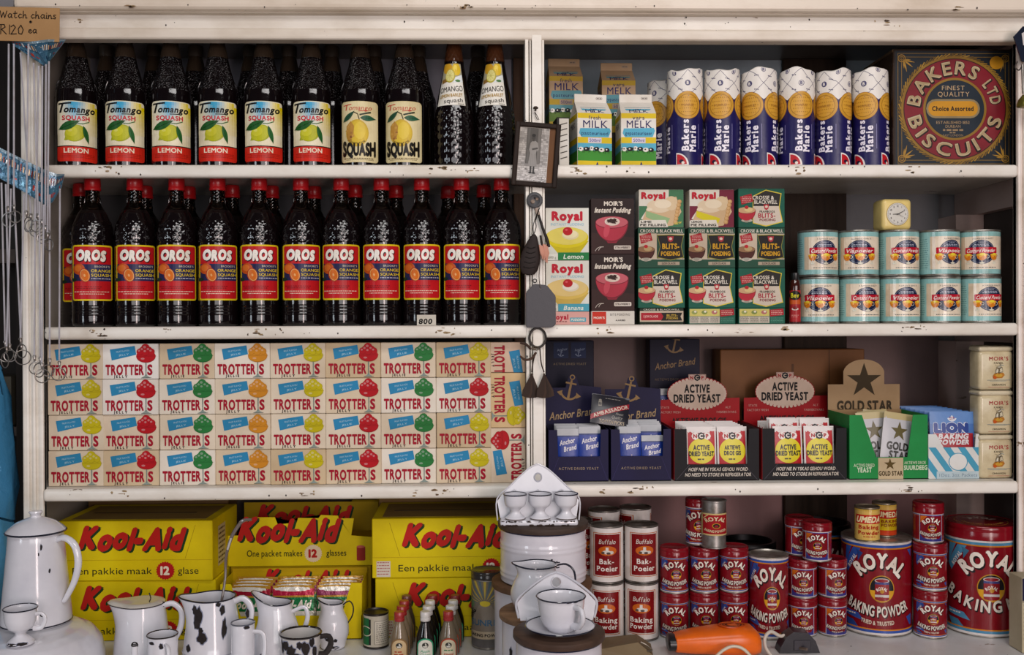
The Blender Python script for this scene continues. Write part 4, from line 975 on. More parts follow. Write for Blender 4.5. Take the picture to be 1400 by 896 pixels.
def art_cb_light():
    A = Art(280, 230); A.rect(0, 0, 280, 230, '#125a48', 0)
    A.poly([(86, 44), (166, 6), (262, 28), (250, 110), (270, 200), (166, 226), (86, 206)], '#d8c23c', 1); A.poly([(90, 48), (166, 12), (256, 32), (245, 110), (264, 196), (166, 220), (90, 202)], '#cfc3b4', 2); A.poly([(90, 104), (90, 48), (166, 12), (256, 32), (246, 104)], '#262422', 3)
    A.text('CROSSE &', 150, 54, 21, '#e6dfd2', 5, w=130, bold=.03); A.text('BLACKWELL', 166, 80, 21, '#e6dfd2', 5, w=140, bold=.03)
    A.poly([(152, 94), (186, 94), (180, 122), (169, 128), (158, 122)], '#b22a34', 5); A.ell(169, 108, 9, 8, '#dcc6b6', 6)
    A.text('FRAMBOOS', 174, 137, 12, '#3a302c', 5, w=92, bold=.03); A.text('BLITS-', 172, 160, 25, '#a8243a', 5, w=104, bold=.035); A.text('POEDING', 176, 186, 14, '#7d1c2c', 5, w=96, bold=.03)
    cb_bits(A, 26, 92); return A
def art_cb_dark():
    A = Art(290, 240); A.rect(0, 0, 290, 240, '#1f4a38', 0); A.rect(4, 34, 116, 232, '#c3b39e', 1); A.rect(4, 190, 286, 236, '#1f4a38', 2); A.rect(118, 36, 288, 42, '#c3b39e', 2); A.rect(112, 184, 288, 190, '#c3b39e', 2)
    A.text('CROSSE & BLACKWELL', 147, 19, 19, '#e0d8ca', 3, w=268, bold=.02)
    P8 = [(118, 44), (202, 40), (286, 44), (270, 112), (286, 180), (202, 196), (118, 180), (136, 112)]; A.poly(P8, '#8f8a3a', 3); A.poly([(202+(x-202)*.95, 116+(y-116)*.94) for x, y in P8], '#1b1716', 4)
    A.poly([(182, 52), (222, 52), (216, 80), (202, 86), (188, 80)], '#a82a34', 5); A.ell(202, 66, 10, 8, '#dcc6b6', 6)
    A.text('BLITS-', 204, 111, 30, '#cf9c1c', 5, w=106, bold=.05); A.text('POEDING', 202, 155, 24, '#cf9c1c', 5, w=118, bold=.05)
    cb_bits(A, 26, 92, 1.0, True); A.rect(122, 204, 258, 224, '#a89a86', 4); A.text('SJOKOLADE', 190, 214, 11, '#3a302c', 5, w=86, bold=.03); return A
def art_pie(word, c, bg):
    A = Art(262, 220); A.rect(0, 0, 262, 220, '#d8d3c6', 0); A.poly([(176, 0), (262, 0), (262, 220), (170, 220)], bg, 1); A.poly([(0, 96), (60, 96), (10, 170), (60, 196), (0, 182)], bg, 1)
    A.poly([(20, 176), (50, 100), (120, 66), (220, 40), (250, 130), (200, 210), (150, 216)], '#c9ab84', 2); A.poly([(40, 124), (182, 168), (160, 214), (40, 160)], c, 3)
    A.ell(120, 96, 74, 40, '#d9c6a8', 4, 26); A.ell(190, 80, 40, 42, '#d4bd98', 4, 22); A.ell(140, 84, 50, 26, '#e2d3b8', 5, 22); A.ell(60, 116, 18, 10, '#e2d3b8', 5)
    for k in range(7): A.ell(238-k*4, 70+k*20, 13, 13, '#b98d56', 5, 12); A.ell(236-k*4, 68+k*20, 9, 9, '#cda671', 6, 10)
    A.text('Royal', 86, 34, 34, '#b8192c', 7, w=140, bold=.08, gap=.08); A.poly([(4, 178), (156, 178), (170, 216), (4, 216)], '#d8d3c6', 6); A.text(word, 42, 189, 12, '#2c2622', 7, w=62, bold=.05); A.text('PIE FILLING', 82, 207, 13, '#2c2622', 7, w=150, bold=.05)
    A.text('NEW', 230, 196, 12, '#cfc05a', 7, rot=-14, bold=.04) if word == 'LIME' else None
    return A
def art_cb_side():
    A = Art(280, 92); A.rect(0, 0, 280, 92, '#125a48', 0); A.rect(4, 4, 186, 46, '#c9bf6a', 1); A.rect(4, 48, 186, 88, '#bdb6a8', 1)
    for k in range(3):
        A.ell(34+k*60, 24, 18, 12, ('#8f9a58', '#7a8a4a', '#b06a6a')[k], 2, 12); A.ell(38+k*60, 20, 8, 6, '#e2dcc6', 3, 9)
        for q in range(5): A.greek(8+k*61, 60+k*61, 53+q*7, 3, '#5c5a54', 2, k+q)
    A.poly([(186, 10), (270, 2), (274, 40), (190, 50)], '#a31c26', 3)
    for q in range(3): A.greek(196, 264, 16+q*10, 4, '#d8a09a', 4, q)
    for q in range(4): A.greek(194, 272, 58+q*8, 3, '#5f9a88', 2, q)
    return A
A = Art(240, 92); A.rect(0, 0, 240, 92, '#1c2b1c', 0); A.rect(0, 16, 240, 78, '#c3b39e', 1); A.text('CROSSE & BLACKWELL', 120, 8, 9, '#d8d0c0', 2, w=200); A.rrect(6, 26, 130, 70, 3, '#a31c2a', 2); A.text('SJOKOLADE', 60, 47, 12, '#d8a8a0', 3, w=80, bold=.04); A.poly([(116, 26), (234, 26), (224, 48), (234, 72), (116, 72), (130, 48)], '#1d1915', 3); A.text('BLITS-', 178, 42, 13, '#b89a3a', 4, w=60, bold=.05); A.text('POEDING', 178, 58, 11, '#b89a3a', 4, w=64, bold=.04)
def dp(t): return ('pudding_box', '#1f4a38', art_cb_dark(), t, 'box', 'green pudding boxes')
def lp(t): return ('pudding_box', '#125a48', art_cb_light(), t, 'box', 'green pudding boxes')
stack(872, 937, (421, 366.5, 311, 259), .024, Z2, [('pudding_box', '#1c2b1c', A, 'narrow dark chocolate pudding box lying at the bottom of the left green stack', 'box', 'green pudding boxes', -.006),
  lp('green raspberry pudding box in the left green stack, above the narrow box'), dp('green chocolate pudding box in the left green stack, under the lime pie filling'),
  ('pie_filling_box', '#d8d3c6', art_pie('LIME', '#8fae7c', '#3f7350'), 'lime pie filling box with slice of green pie', 'box', 'pie filling boxes', -.004)], .045)
stack(941, 1006, (421, 366.5, 311, 259), .024, Z2, [('pudding_box', '#125a48', art_cb_side(), 'green pudding box showing its side panel, under the middle green stack', 'box', 'green pudding boxes'),
  lp('green raspberry pudding box in the middle green stack'), dp('green chocolate pudding box under the lemon pie filling'),
  ('pie_filling_box', '#d8d3c6', art_pie('LEMON', '#cfc21c', '#701c34'), 'lemon pie filling box with slice of yellow pie', 'box', 'pie filling boxes', -.004)], .045)
stack(1009, 1074, (421, 366.5, 311, 257.5), .024, Z2, [('pudding_box', '#125a48', art_cb_side(), 'green pudding box showing its side panel, under the right green stack', 'box', 'green pudding boxes'),
  lp('green raspberry pudding box in the right green stack, third from its top'), dp('green chocolate pudding box in the right green stack'), lp('green raspberry pudding box on the very top of the right green stack')], .045)
# little red bottle
r_ = empty('sauce_bottle', (WX(1087, .045, 410), .045, Z2+.0006)); tag(r_, 'small bottle with black cap and red label left of the custard tins', 'bottle')
b = Bag(); b.lathe([(0, 0), (.0115, .0), (.0122, .003), (.0122, .078), (.0105, .088), (.0075, .095), (.0075, .099)], '#3a1712', 'bottle', 28); b.build('body', r_)
b = Bag(); b.lathe([(.0085, .092), (.0088, .0925), (.0088, .107), (0, .1085)], '#1b1a1a', 'plastic', 24); b.build('cap', r_)
A = Art(66, 190); A.rect(0, 0, 66, 190, '#a3262a', 0); A.ell(33, 30, 33, 28, '#1c1a12', 2); A.text('Bev', 33, 30, 26, '#c9c02a', 3, w=46, bold=.06); A.rect(2, 58, 64, 84, '#c2551f', 1); A.ell(33, 112, 20, 8, '#d9d2c8', 2); A.ell(33, 106, 14, 10, '#7d1c1c', 3); A.greek(12, 54, 150, 4, '#d0877f', 2); A.greek(12, 54, 160, 4, '#d0877f', 2)
b = Bag(); b.art(A, .0222, .066, wrap_seen(.0124, .004), 'label', .003); b.build('label', r_); r_.rotation_euler.z = face(1087, .045)
# ---- custard tins
def art_custard(word):
    A = Art(760, 290); A.rect(0, 0, 760, 290, '#8dbcba', 0); A.rect(0, 32, 760, 258, '#e3d5bf', 1); A.rect(190, 0, 300, 290, '#8dbcba', 2)
    for k in range(14): A.greek(200, 288, 50+k*15, 5, '#5f8f92', 3, k)
    A.rect(300, 32, 330, 258, '#cbb9a0', 2); A.rect(190, 268, 300, 290, '#8dbcba', 2)
    for cx in (430, 50+760*0):
        A.text('A SUPERIOR QUALITY' if word[0] == 'C' else 'ALLERBESTE GEHALTE', cx+10, 48, 10, '#3a4450', 3, w=120, gap=.25)
        A.ell(cx, 140, 80, 84, '#1d2440', 3, 36); A.ring(cx, 140, 76, 2, '#8a90a8', 4, 36); A.text('HIGH', cx, 74, 8, '#b8bccb', 4, w=34); A.greek(cx-40, cx+40, 88, 5, '#a8adbd', 4, 1); A.greek(cx-50, cx+50, 98, 5, '#a8adbd', 4, 2)
        A.rrect(cx-94, 108, cx+94, 150, 4, '#b8172c', 5); A.text(word, cx, 130, 24, '#ecdfd6', 6, w=164, bold=.03, shear=.3)
        for dx, s in ((-76, .82), (2, 1.0), (74, .8)):
            x = cx+dx; A.poly([(x-32*s, 158), (x+32*s, 158), (x+24*s, 184), (x+8*s, 198), (x-8*s, 198), (x-24*s, 184)], '#cf7a1c', 6); A.ell(x, 160, 31*s, 10*s, '#e0a92c', 7); A.ell(x+2, 156, 16*s, 9*s, '#e8d03a', 8); A.ell(x-8, 172, 9*s, 6*s, '#e8a23a', 8, 10); A.rect(x-3, 196, x+3, 214, '#cfc8b4', 6); A.ell(x, 216, 15*s, 6, '#d8d6c4', 6); A.ring(x+30*s, 172, 13*s, 2.5, '#e0dccb', 6, 12)
        A.greek(cx-70, cx+90, 246, 5, '#5a6468', 3, 4)
    return A
def custard_tin(word, r=.0420, H=.0985):
    root = empty('custard_tin', (0, 0, 0)); b = Bag()
    b.lathe([(0, .002), (r-.003, .002), (r-.002, 0), (r, .0005), (r+.0004, .003), (r-.0006, .0045), (r-.0006, H-.0045), (r+.0004, H-.003), (r, H-.0005), (r-.002, H), (r-.003, H-.004), (0, H-.004)], '#a8a59e', 'metal', 56); b.build('can', root)
    l = Bag(); l.art(art_custard(word), 2*PI*r*.995, H-.0095, wrap(r-.0006, .00475), 'tin', .006); l.build('label', root); return root
cu = [Proto(custard_tin('Custard Powder')), Proto(custard_tin('Vlapoeier'))]
def_rot = lambda px, target: (430-380)/760*2*PI
YC = .072; offs = ((22, 5, 26, 38, 6), (4, 24, 22, 24, 30))
for row, pxs in enumerate(((1118, 1172.5, 1227, 1284, 1339.5), (1121, 1174, 1228, 1284, 1338))):
    for i, px in enumerate(pxs):
        k = ((0, 1, 0, 1, 0), (1, 0, 1, 0, 0))[row][i]
        px2 = 1118+55.2*i+(1 if row else 0)
        z = Z2+.0006+(.0992 if row == 0 else 0); a = face(px, YC)+math.radians(offs[row][i])-(430-380)/760*2*PI
        tag(cu[k].put((WX(px2, YC, 380), YC, z), a), 'pale blue custard tin, %s of the %s row' % (orda(i, 5), ('upper', 'lower')[row]), 'tin', 'custard tins')
# ---- alarm clock
ck = empty('alarm_clock', (WX(1227, .045, 290), .045, Z2+.0006+2*.0992)); tag(ck, 'small square yellow alarm clock standing on the custard tins', 'clock')
b = Bag(); w_ = .0655; b.box(-w_/2, w_/2, 0, .05, 0, w_, '#e2ca7e', 'plastic', .009, 4, smooth=True); b.build('case', ck, sharp=70)
def disc(bag, r, y, c, cz, m='paper', n=40, th=.001): bag.prism([(r*math.cos(2*PI*k/n), cz+r*math.sin(2*PI*k/n)) for k in range(n)], y-th, y, c, m)
b = Bag(); cz = w_/2; disc(b, .0250, .0004, '#b9a05a', cz, 'plastic', th=.0012); disc(b, .0236, .0003, '#d6d4cc', cz, th=.0016)
A = Art(100, 100)
for k in range(60): a = 2*PI*k/60; A.line([(50+44*math.sin(a), 50-44*math.cos(a)), (50+47*math.sin(a), 50-47*math.cos(a))], 1, '#555', 2)
for k in range(12): a = 2*PI*(k+1)/12; A.text(str(k+1), 50+36*math.sin(a), 50-36*math.cos(a), 8, '#3a3836', 2)
b.art(A, .0472, .0472, flat(0, -.0014, cz-.0236), 'paper'); dial = b.build('dial', ck)
def hand(name, ang, ln, wd, y, c):
    h = Bag(); s, c_ = math.sin(ang), math.cos(ang); pts = [(-wd, -.003), (wd, -.003), (wd*.6, ln), (-wd*.6, ln)]
    h.prism([(x*c_+z*s, cz-x*s+z*c_) for x, z in pts], y-.0005, y, c, 'plastic'); h.build(name, dial)
hand('hour_hand', math.radians(268), .011, .0009, -.0022, '#181818'); hand('minute_hand', math.radians(62), .0165, .0007, -.0028, '#181818'); hand('alarm_hand', math.radians(118), .013, .0003, -.0034, '#555')
ck.rotation_euler.z = math.radians(4)
# ================================================================ third right bay: yeast displays, baking powder, spice tins
VIO = '#1d1a40'
def tray2(b, W, D, H, Hf, c, ci, x0, x1, th=.0014, s0=0, s1=0):
    """tray whose front has a window from x0 to x1 down to Hf; s0, s1 slope the cut"""
    b.box(-W/2, W/2, 0, D, 0, th, ci, 'paper'); b.box(-W/2, -W/2+th, th*.5, D, 0, H, c, 'paper'); b.box(W/2-th, W/2, th*.5, D, 0, H, c, 'paper'); b.box(-W/2, W/2, D-th, D, 0, H, ci, 'paper')
    b.prism([(-W/2, 0), (W/2, 0), (W/2, Hf), (x1, Hf), (x0, Hf), (-W/2, Hf)], 0, th, c, 'paper')
    b.prism([(-W/2, Hf), (x0, Hf), (x0-s0, H), (-W/2, H)], 0, th, c, 'paper'); b.prism([(x1, Hf), (W/2, Hf), (W/2, H), (x1+s1, H)], 0, th, c, 'paper')
def card(b, outline, y, th, c, lean=0.0):
    bb = bmesh.new(); n = len(outline); f1 = [bb.verts.new((x, y+z*math.sin(lean), z*math.cos(lean))) for x, z in outline]; f2 = [bb.verts.new((v.co.x, v.co.y+th, v.co.z)) for v in f1]
    A_ = bb.faces.new(f1); B_ = bb.faces.new(f2[::-1])
    for i in range(n): bb.faces.new((f1[i], f2[i], f2[(i+1) % n], f1[(i+1) % n]))
    bmesh.ops.triangulate(bb, faces=[A_, B_]); return b.bm(bb, c, 'paper')
def anchor(A, cx, cy, s, c, l=2, rot=12):
    B = Art(100, 120)
    B.ring(0, -48, 11, 4.5, c, l, 16); B.poly([(-4, -36), (4, -36), (5, 42), (-5, 42)], c, l); B.rect(-22, -26, 22, -19, c, l)
    B.ring(0, 6, 40, 8, c, l, 16, None, 15, 165); B.poly([(-50, 22), (-28, 10), (-32, 34)], c, l); B.poly([(50, 22), (28, 10), (32, 34)], c, l)
    A.merge(B, cx, cy, s, rot=rot); return A
BGC = '#9a7c52'
def art_anchor_card():
    A = Art(220, 300); anchor(A, 96, 62, 1.0, BGC); A.text('Anchor Brand', 108, 162, 30, '#b09672', 4, w=190, shear=.25, rot=-7, bold=.02); A.text('AKTIEWE DROE SUURDEEG', 112, 238, 11, '#7b6c62', 3, w=190, gap=.25); return A
def art_anchor_packet():
    A = Art(80, 150); A.rect(0, 0, 80, 150, '#13338c', 0); A.rect(0, 0, 80, 20, '#a9acb0', 1); A.rect(0, 20, 80, 24, '#102a66', 1)
    A.text('Anchor', 38, 38, 14, '#d9d6dc', 3, w=56, rot=-10, shear=.2, bold=.04); A.text('Brand', 48, 57, 14, '#d9d6dc', 3, w=46, rot=-10, shear=.2, bold=.04); anchor(A, 42, 94, .2, '#c9b8c0', 3); return A
ap = Proto(sachet(.046, .106, .007, art_anchor_packet(), '#9a9da3', am='film', name='yeast_packet'))
def anchor_display(px0, px1, Y, W, lab, deep=.115, base=Z3, top=515):
    xc = WX((px0+px1)/2, Y, 620); root = empty('yeast_display_box', (xc, Y, base+.0006)); tag(root, lab, 'display box', 'dark blue yeast display boxes')
    H = .108; b = Bag(); tray2(b, W, deep, H, .052, VIO, '#151230', -W*.34, W*.36, s0=.002, s1=.002)
    A = Art(300, 130); A.text('ACTIVE DRIED YEAST', 150, 62, 13, '#a5927c', 3, w=200, gap=.3); A.line([(4, 126), (50, 6)], 1.5, '#3b3668', 2); A.line([(296, 126), (252, 6)], 1.5, '#3b3668', 2); b.art(A, W, .052, flat(0, -.0001, 0), 'paper'); b.build('tray', root)
    Yc = deep+.001; hh = WZ(top, Y+Yc, (px0+px1)/2)-base; b = Bag(); card(b, [(-W*.49, 0), (W*.49, 0), (W*.49, hh-.025), (W*.10, hh-.02), (W*.05, hh), (-W*.08, hh), (-W*.14, hh-.025), (-W*.49, hh-.025)], Yc, .0015, VIO)
    b.art(art_anchor_card(), W*.96, hh*.98 if False else W*.96*300/220, flat(0, Yc-.0001, hh-W*.96*300/220+.006), 'paper'); b.build('header_card', root)
    return xc
xa = anchor_display(750, 832, .03, .125, 'dark blue yeast display box with silver and blue packets, nearest the centre post')
xb = anchor_display(835, 918, .03, .126, 'dark blue yeast display box with silver and blue packets, beside the red yeast displays', top=517)
n_ = 0
for bx, nm in ((xa, 'box nearest the centre post'), (xb, 'box beside the red yeast displays')):
    for c in range(2):
        for k in range(5):
            dz = (0 if k else (-.004, .0)[c]) if bx == xa else ((0, -.022)[c] if k == 0 else .002*k)
            o = ap.put((bx+(-.021, .026)[c]+RND.uniform(-.001, .001), .037+.0165*k, Z3+.0036+max(0, dz+.004)), math.radians(RND.uniform(-4, 4))); o.rotation_euler.x = math.radians(-6)
            if bx == xb and c == 1 and k == 0: o.scale.z = .86
            tag(o, 'silver and blue yeast packet in the %s, %s file, %s' % (nm, ('left', 'right')[c], ('frontmost', 'second', 'third', 'fourth', 'rearmost')[k]), 'packet', 'silver and blue yeast packets')
# boxes further back
def back_anchor(px0, px1, pyt, Y, lab, pk):
    xc = WX((px0+px1)/2, Y, 500); W = (px1-px0)*SC(Y); top = WZ(pyt, Y, (px0+px1)/2); b = Bag()
    if pk:
        b.box(-W/2, W/2, 0, .06, 0, top-Z3-.004, '#14122c', 'paper', .001); A = Art(220, 300)
        for q in (70, 150): A.rect(q-34, 8, q+34, 80, '#16264f', 2); anchor(A, q, 58, .3, '#8a98b5', 3); A.text('Anchor', q+6, 40, 12, '#8a98b5', 3, w=48, rot=-8)
        A.text('ACTIVE DRIED YEAST', 110, 106, 10, '#8a7a62', 3, w=150, gap=.25); b.art(A, W, W*300/220, flat(0, -.0001, top-Z3-.004-W*300/220), 'paper')
    else:
        b.box(-W/2, W/2, 0, .06, 0, top-Z3-.004, '#14122c', 'paper', .001); A = Art(220, 300); anchor(A, 110, 20, .9, '#8f7352'); A.text('Anchor Brand', 112, 108, 28, '#8f7352', 3, w=176, rot=-8, shear=.25, bold=.02); A.text('AKTIEWE DROE SUURDEEG', 112, 176, 10, '#6f5c4c', 3, w=180, gap=.2)
        b.art(A, W, W*300/220, flat(0, -.0001, top-Z3-.004-W*300/220), 'paper')
    tag(b.build('yeast_display_box', None, (xc, Y, Z3+.0006)), lab, 'display box', 'dark blue yeast boxes at the back')
back_anchor(746, 812, 464, .22, 'dark blue yeast box standing at the back beside the centre post', True)
back_anchor(888, 957, 462, .262, 'dark blue yeast box with gold anchor at the back, left of the brown carton', False)
bxm = empty('yeast_display_box', (WX(918, .207, 560), .207, Z3+.0006)); tag(bxm, 'dark blue open box of silver packets behind the first red yeast sign', 'display box', 'dark blue yeast boxes at the back')
b = Bag(); tray2(b, .088, .046, .15, .09, VIO, '#151230', -.024, .03); b.build('tray', bxm)
o = ap.put((WX(914, .215, 530), .2115, Z3+.075), 0); tag(o, 'silver topped yeast packet poking up behind the first red yeast sign', 'packet', 'silver and blue yeast packets'); o.rotation_euler.x = -.1
b = Bag(); b.box(-.035, .035, .022, .042, 0, .073, '#0f0e1c', 'paper'); o = b.build('box_insert', bxm)
# toothpick packet leaning on the anchor boxes
A = Art(200, 170); A.rect(0, 0, 200, 170, '#23232c', 0); A.rect(0, 0, 200, 10, '#4a4a52', 1)
A.poly([(0, 122), (200, 34), (200, 64), (0, 152)], '#9c2430', 2); A.text('AMBASSADOR', 103, 92, 20, '#d9c9b8', 4, w=196, rot=-23.5, serif=.5, bold=.03); A.rect(34, 44, 52, 74, '#8f8a80', 3); A.ell(43, 38, 8, 8, '#8f8a80', 3, 10); A.rect(36, 52, 50, 66, '#23232c', 4); A.text('A', 43, 59, 10, '#8f8a80', 5)
A.text('Finest', 150, 106, 13, '#a8a59e', 3, w=40, shear=.3); A.text('Quality', 138, 126, 15, '#a8a59e', 3, w=58, shear=.3); A.text('TOOTH PICKS', 112, 154, 17, '#b9a98c', 4, w=134, serif=.5, bold=.02); A.greek(70, 150, 22, 5, '#8a8680', 3, 2)
o = sachet(.082, .066, .014, A, '#23232c', 'plastic', name='toothpick_packet'); o.location = (WX(833, .062, 565), .058, WZ(584, .058, 833)+.006); o.rotation_euler = (math.radians(-24), math.radians(9), math.radians(3)); tag(o, 'black toothpick packet with red diagonal band resting on the yeast boxes', 'packet')
# ---- red dried yeast displays
def art_ncp_packet(afr):
    A = Art(110, 188); A.rect(0, 0, 110, 188, '#ddd6d2', 0); A.rect(6, 16, 104, 150, '#b3121c', 1); A.rect(0, 5, 110, 7, '#b8b2ae', 1); A.ell(55, 88, 48, 46, '#d8c80e', 2, 32)
    for k, (t, bg, fg) in enumerate((('N', '#e8e0d8', '#a8121c'), ('C', '#14181c', '#e8e0d8'), ('P', '#e8e0d8', '#a8121c'))):
        A.star(33+k*22, 34, 14, bg, 3+k % 2, .9, 8); A.text(t, 33+k*22, 34, 13, fg, 6, serif=.3, bold=.06)
    if afr: A.text('AKTIEWE', 55, 76, 14, '#17150e', 4, w=58, bold=.06); A.text('DROE GIS', 55, 96, 14, '#17150e', 4, w=62, bold=.06)
    else: A.text('ACTIVE', 55, 76, 17, '#17150e', 4, w=60, bold=.06); A.text('DRIED YEAST', 55, 98, 16, '#17150e', 4, w=92, bold=.06)
    A.greek(40, 70, 118, 5, '#3a360e', 4); A.greek(16, 96, 140, 4, '#d8a8a0', 4, 3); return A
npk = [Proto(sachet(.063, .1085, .010, art_ncp_packet(a), '#ddd6d2', 'film', name='yeast_packet')) for a in (False, True)]
def art_ncp_card():
    A = Art(430, 285); A.poly([(0, 135), (430, 125), (430, 285), (0, 285)], '#a8121b', 1)
    for k in range(42):
        a = 2*PI*k/42; A.ell(212+143*math.cos(a), 104+76*math.sin(a), 12, 12, '#9c1a20', 2, 12); A.ell(212+143*math.cos(a), 104+76*math.sin(a), 8.5, 8.5, '#d8c2b2', 3, 12)
    A.ell(212, 104, 140, 73, '#d3bdac', 4, 40); A.text('ACTIVE', 212, 78, 38, '#171313', 6, w=130, bold=.06); A.text('DRIED YEAST', 212, 128, 38, '#171313', 6, w=240, bold=.06)
    for k, (t, bg, fg) in enumerate((('N', '#c9a89c', '#9c1a20'), ('C', '#14181c', '#c9b8a8'), ('P', '#c9a89c', '#9c1a20'))): A.star(184+k*28, 22, 17, bg, 5, .9, 8); A.text(t, 184+k*28, 22, 15, fg, 6, serif=.3, bold=.06)
    A.text('STATE', 46, 174, 11, '#cfa39a', 3, w=44); A.text('FACTORY FRESH', 72, 198, 11, '#cfa39a', 3, w=108); A.text('ALT', 370, 174, 11, '#cfa39a', 3, w=28); A.text('FABRIEKSVARS', 362, 198, 11, '#cfa39a', 3, w=100)
    A.text('AKTIEWE DROE GIS', 222, 240, 24, '#241012', 3, w=280, bold=.05); return A
def ncp_display(pxc, Y, W, lab, fz, deep=.17):
    root = empty('yeast_display_box', (WX(pxc, Y, 620), Y, Z3+.0006)); tag(root, lab, 'display box', 'red and black yeast display boxes')
    H = .108; b = Bag(); tray2(b, W, deep, H, .034, '#1b1a1e', '#a8121b', -W*.35, W*.36, s0=.001, s1=.004)
    b.box(-W/2-.0006, -W/2+.0003, .001, deep, .001, H-.001, '#a8121b', 'paper')
    A = Art(430, 85); A.text('HOEF NIE IN YSKAS GEHOU WORD', 222, 26, 17, '#d8cfc4', 3, w=300, bold=.03, shear=.15); A.text('NO NEED TO STORE IN REFRIGERATOR', 222, 54, 17, '#d8cfc4', 3, w=335, bold=.03, shear=.15); A.line([(8, 82), (76, 2)], 2, '#55505a', 2); A.line([(422, 82), (352, 2)], 2, '#55505a', 2)
    b.art(A, W, .034, flat(0, -.0001, 0), 'paper'); b.build('tray', root)
    Yc = deep+.002; CW = W*1.07; hh = WZ(fz, Y+Yc, pxc)-Z3; ch = CW*285/430; z0 = hh-ch; dx = WX(pxc-26, Y+Yc, 560)-WX(pxc, Y, 620)
    b = Bag(); pts = [(-CW/2, 0), (CW/2, 0), (CW/2, z0+ch*.555), (CW*.333, z0+ch*.555)]+[(CW*(-.007)+CW*.355*math.cos(t), z0+ch*.635+ch*.30*math.sin(t)) for t in [PI*k/14 for k in range(0, 15)]]+[(-CW*.35, z0+ch*.525), (-CW/2, z0+ch*.525)]
    pts = [p for i, p in enumerate(pts) if i == 0 or (abs(p[0]-pts[i-1][0])+abs(p[1]-pts[i-1][1])) > 1e-4]
    card(b, [(x+dx, z) for x, z in pts], Yc, .0016, '#a8121b'); b.prism([(dx-CW*.11, hh-ch*.12), (dx+CW*.10, hh-ch*.12), (dx+CW*.10, hh-.002), (dx-CW*.11, hh-.002)], Yc, Yc+.0016, '#b09488', 'paper')
    b.art(art_ncp_card(), CW, ch, flat(dx, Yc-.0001, z0), 'paper', clip=True); b.build('header_card', root); return root.location.x
xn = (ncp_display(980, .028, .178, 'black fronted yeast display box under the first red sign', 511, .17), ncp_display(1100, .028, .178, 'black fronted yeast display box under the second red sign, left of the green display', 508, .17))
for d, bx in enumerate(xn):
    nm = ('first red sign', 'second red sign')[d]
    for c in range(2):
        for k in range(6):
            o = npk[1 if (d == 0 and c == 1) else 0].put((bx+(-.030, .036)[c]+RND.uniform(-.001, .001), .035+.0235*k, Z3+.0036+(.0 if (d, c) != (1, 0) or k else .0)+(.014 if d == 1 and k in (1, 2) else 0)), math.radians(RND.uniform(-3, 3)))
            o.rotation_euler.x = math.radians(-5); tag(o, 'red and yellow yeast packet under the %s, %s file, %s' % (nm, ('left', 'right')[c], ('frontmost', 'second', 'third', 'fourth', 'fifth', 'rearmost')[k]), 'packet', 'red and yellow yeast packets')
# ---- gold star display
Yg = .028; gw = .166; xg = WX(1215, Yg, 620); root = empty('yeast_display_box', (xg, Yg, Z3+.0006)); tag(root, 'green yeast display box with tan header card and a dark star', 'display box')
b = Bag(); GH = .135; deep = .13; tray2(b, gw, deep, GH, .046, '#1f8a45', '#9c7d58', -gw*.16, gw*.24, s0=.03, s1=.012)
A = Art(400, 335); A.rect(146, 224, 274, 335, '#c5b393', 2); A.star(206, 258, 32, '#5d4a22', 3); A.text('GOLD STAR', 210, 305, 22, '#4a3c22', 3, w=122, bold=.06)
A.text('ACTIVE DRIED', 74, 262, 16, '#b9d2b0', 3, w=106, bold=.04); A.text('YEAST', 76, 286, 24, '#c9dcc0', 3, w=74, bold=.06); A.text('AKTIEWE DROE', 334, 250, 14, '#b9d2b0', 3, w=110, bold=.04); A.text('SUURDEEG', 338, 276, 22, '#c9dcc0', 3, w=120, bold=.06)
b.art(A, gw, GH, flat(0, -.0001, 0), 'paper'); b.build('tray', root)
Yc = deep+.002; s = SC(Yg+Yc); hh = WZ(492, Yg+Yc, 1181)-Z3; dx = WX(1181, Yg+Yc, 520)-xg; W_ = 100*s
b = Bag(); z1 = WZ(526, Yg+Yc, 1181)-Z3; R_ = 29*s; pts = [(-W_/2, 0), (W_/2, 0), (W_/2, z1), (R_*.98, z1)]+[(R_*math.cos(t), max(z1, hh-R_*.70+R_*.70*math.sin(t))) for t in [PI*k/16 for k in range(1, 16)]]+[(-R_*.98, z1), (-W_/2, z1)]
card(b, [(x+dx, z) for x, z in pts], Yc, .0016, '#a98c68'); A = Art(370, 280); A.star(186, 110, 92, '#3a2c12', 2, .38); A.text('GOLD STAR', 190, 240, 48, '#3a2f1c', 3, w=284, bold=.06)
b.art(A, W_, 75*s, flat(dx, Yc-.0001, WZ(566, Yg+Yc, 1181)-Z3), 'paper'); b.build('header_card', root)
def art_gold():
    A = Art(120, 200); A.rect(0, 0, 120, 200, '#b9b8bc', 0); A.rect(0, 0, 120, 22, '#b8a878', 1); A.star(62, 62, 34, '#5d532c', 2); A.text('GOLD', 62, 112, 24, '#3f3d3a', 2, w=84, bold=.06); A.text('STAR', 72, 142, 24, '#3f3d3a', 2, w=80, bold=.06); return A
gp = Proto(sachet(.068, .126, .009, art_gold(), '#b5ab8c', am='film', name='yeast_packet'))
for k in range(5):
    o = gp.put((xg+(.016-.003*k if k != 1 else -.012), .036+.0185*k, Z3+.0036+.003*(k % 2)+.004), math.radians((4, -3, 2, 5, -2)[k])); o.rotation_euler = (math.radians(-6), math.radians((9, -4, 3, -5, 6)[k]), o.rotation_euler.z); o.location.z += .036*math.sin(math.radians((9, 4, 3, 5, 6)[k]))
    tag(o, 'silver and gold yeast packet with dark star in the green display box, %s' % ('frontmost', 'second from front', 'third from front', 'fourth from front', 'rearmost')[k], 'packet', 'silver and gold yeast packets')
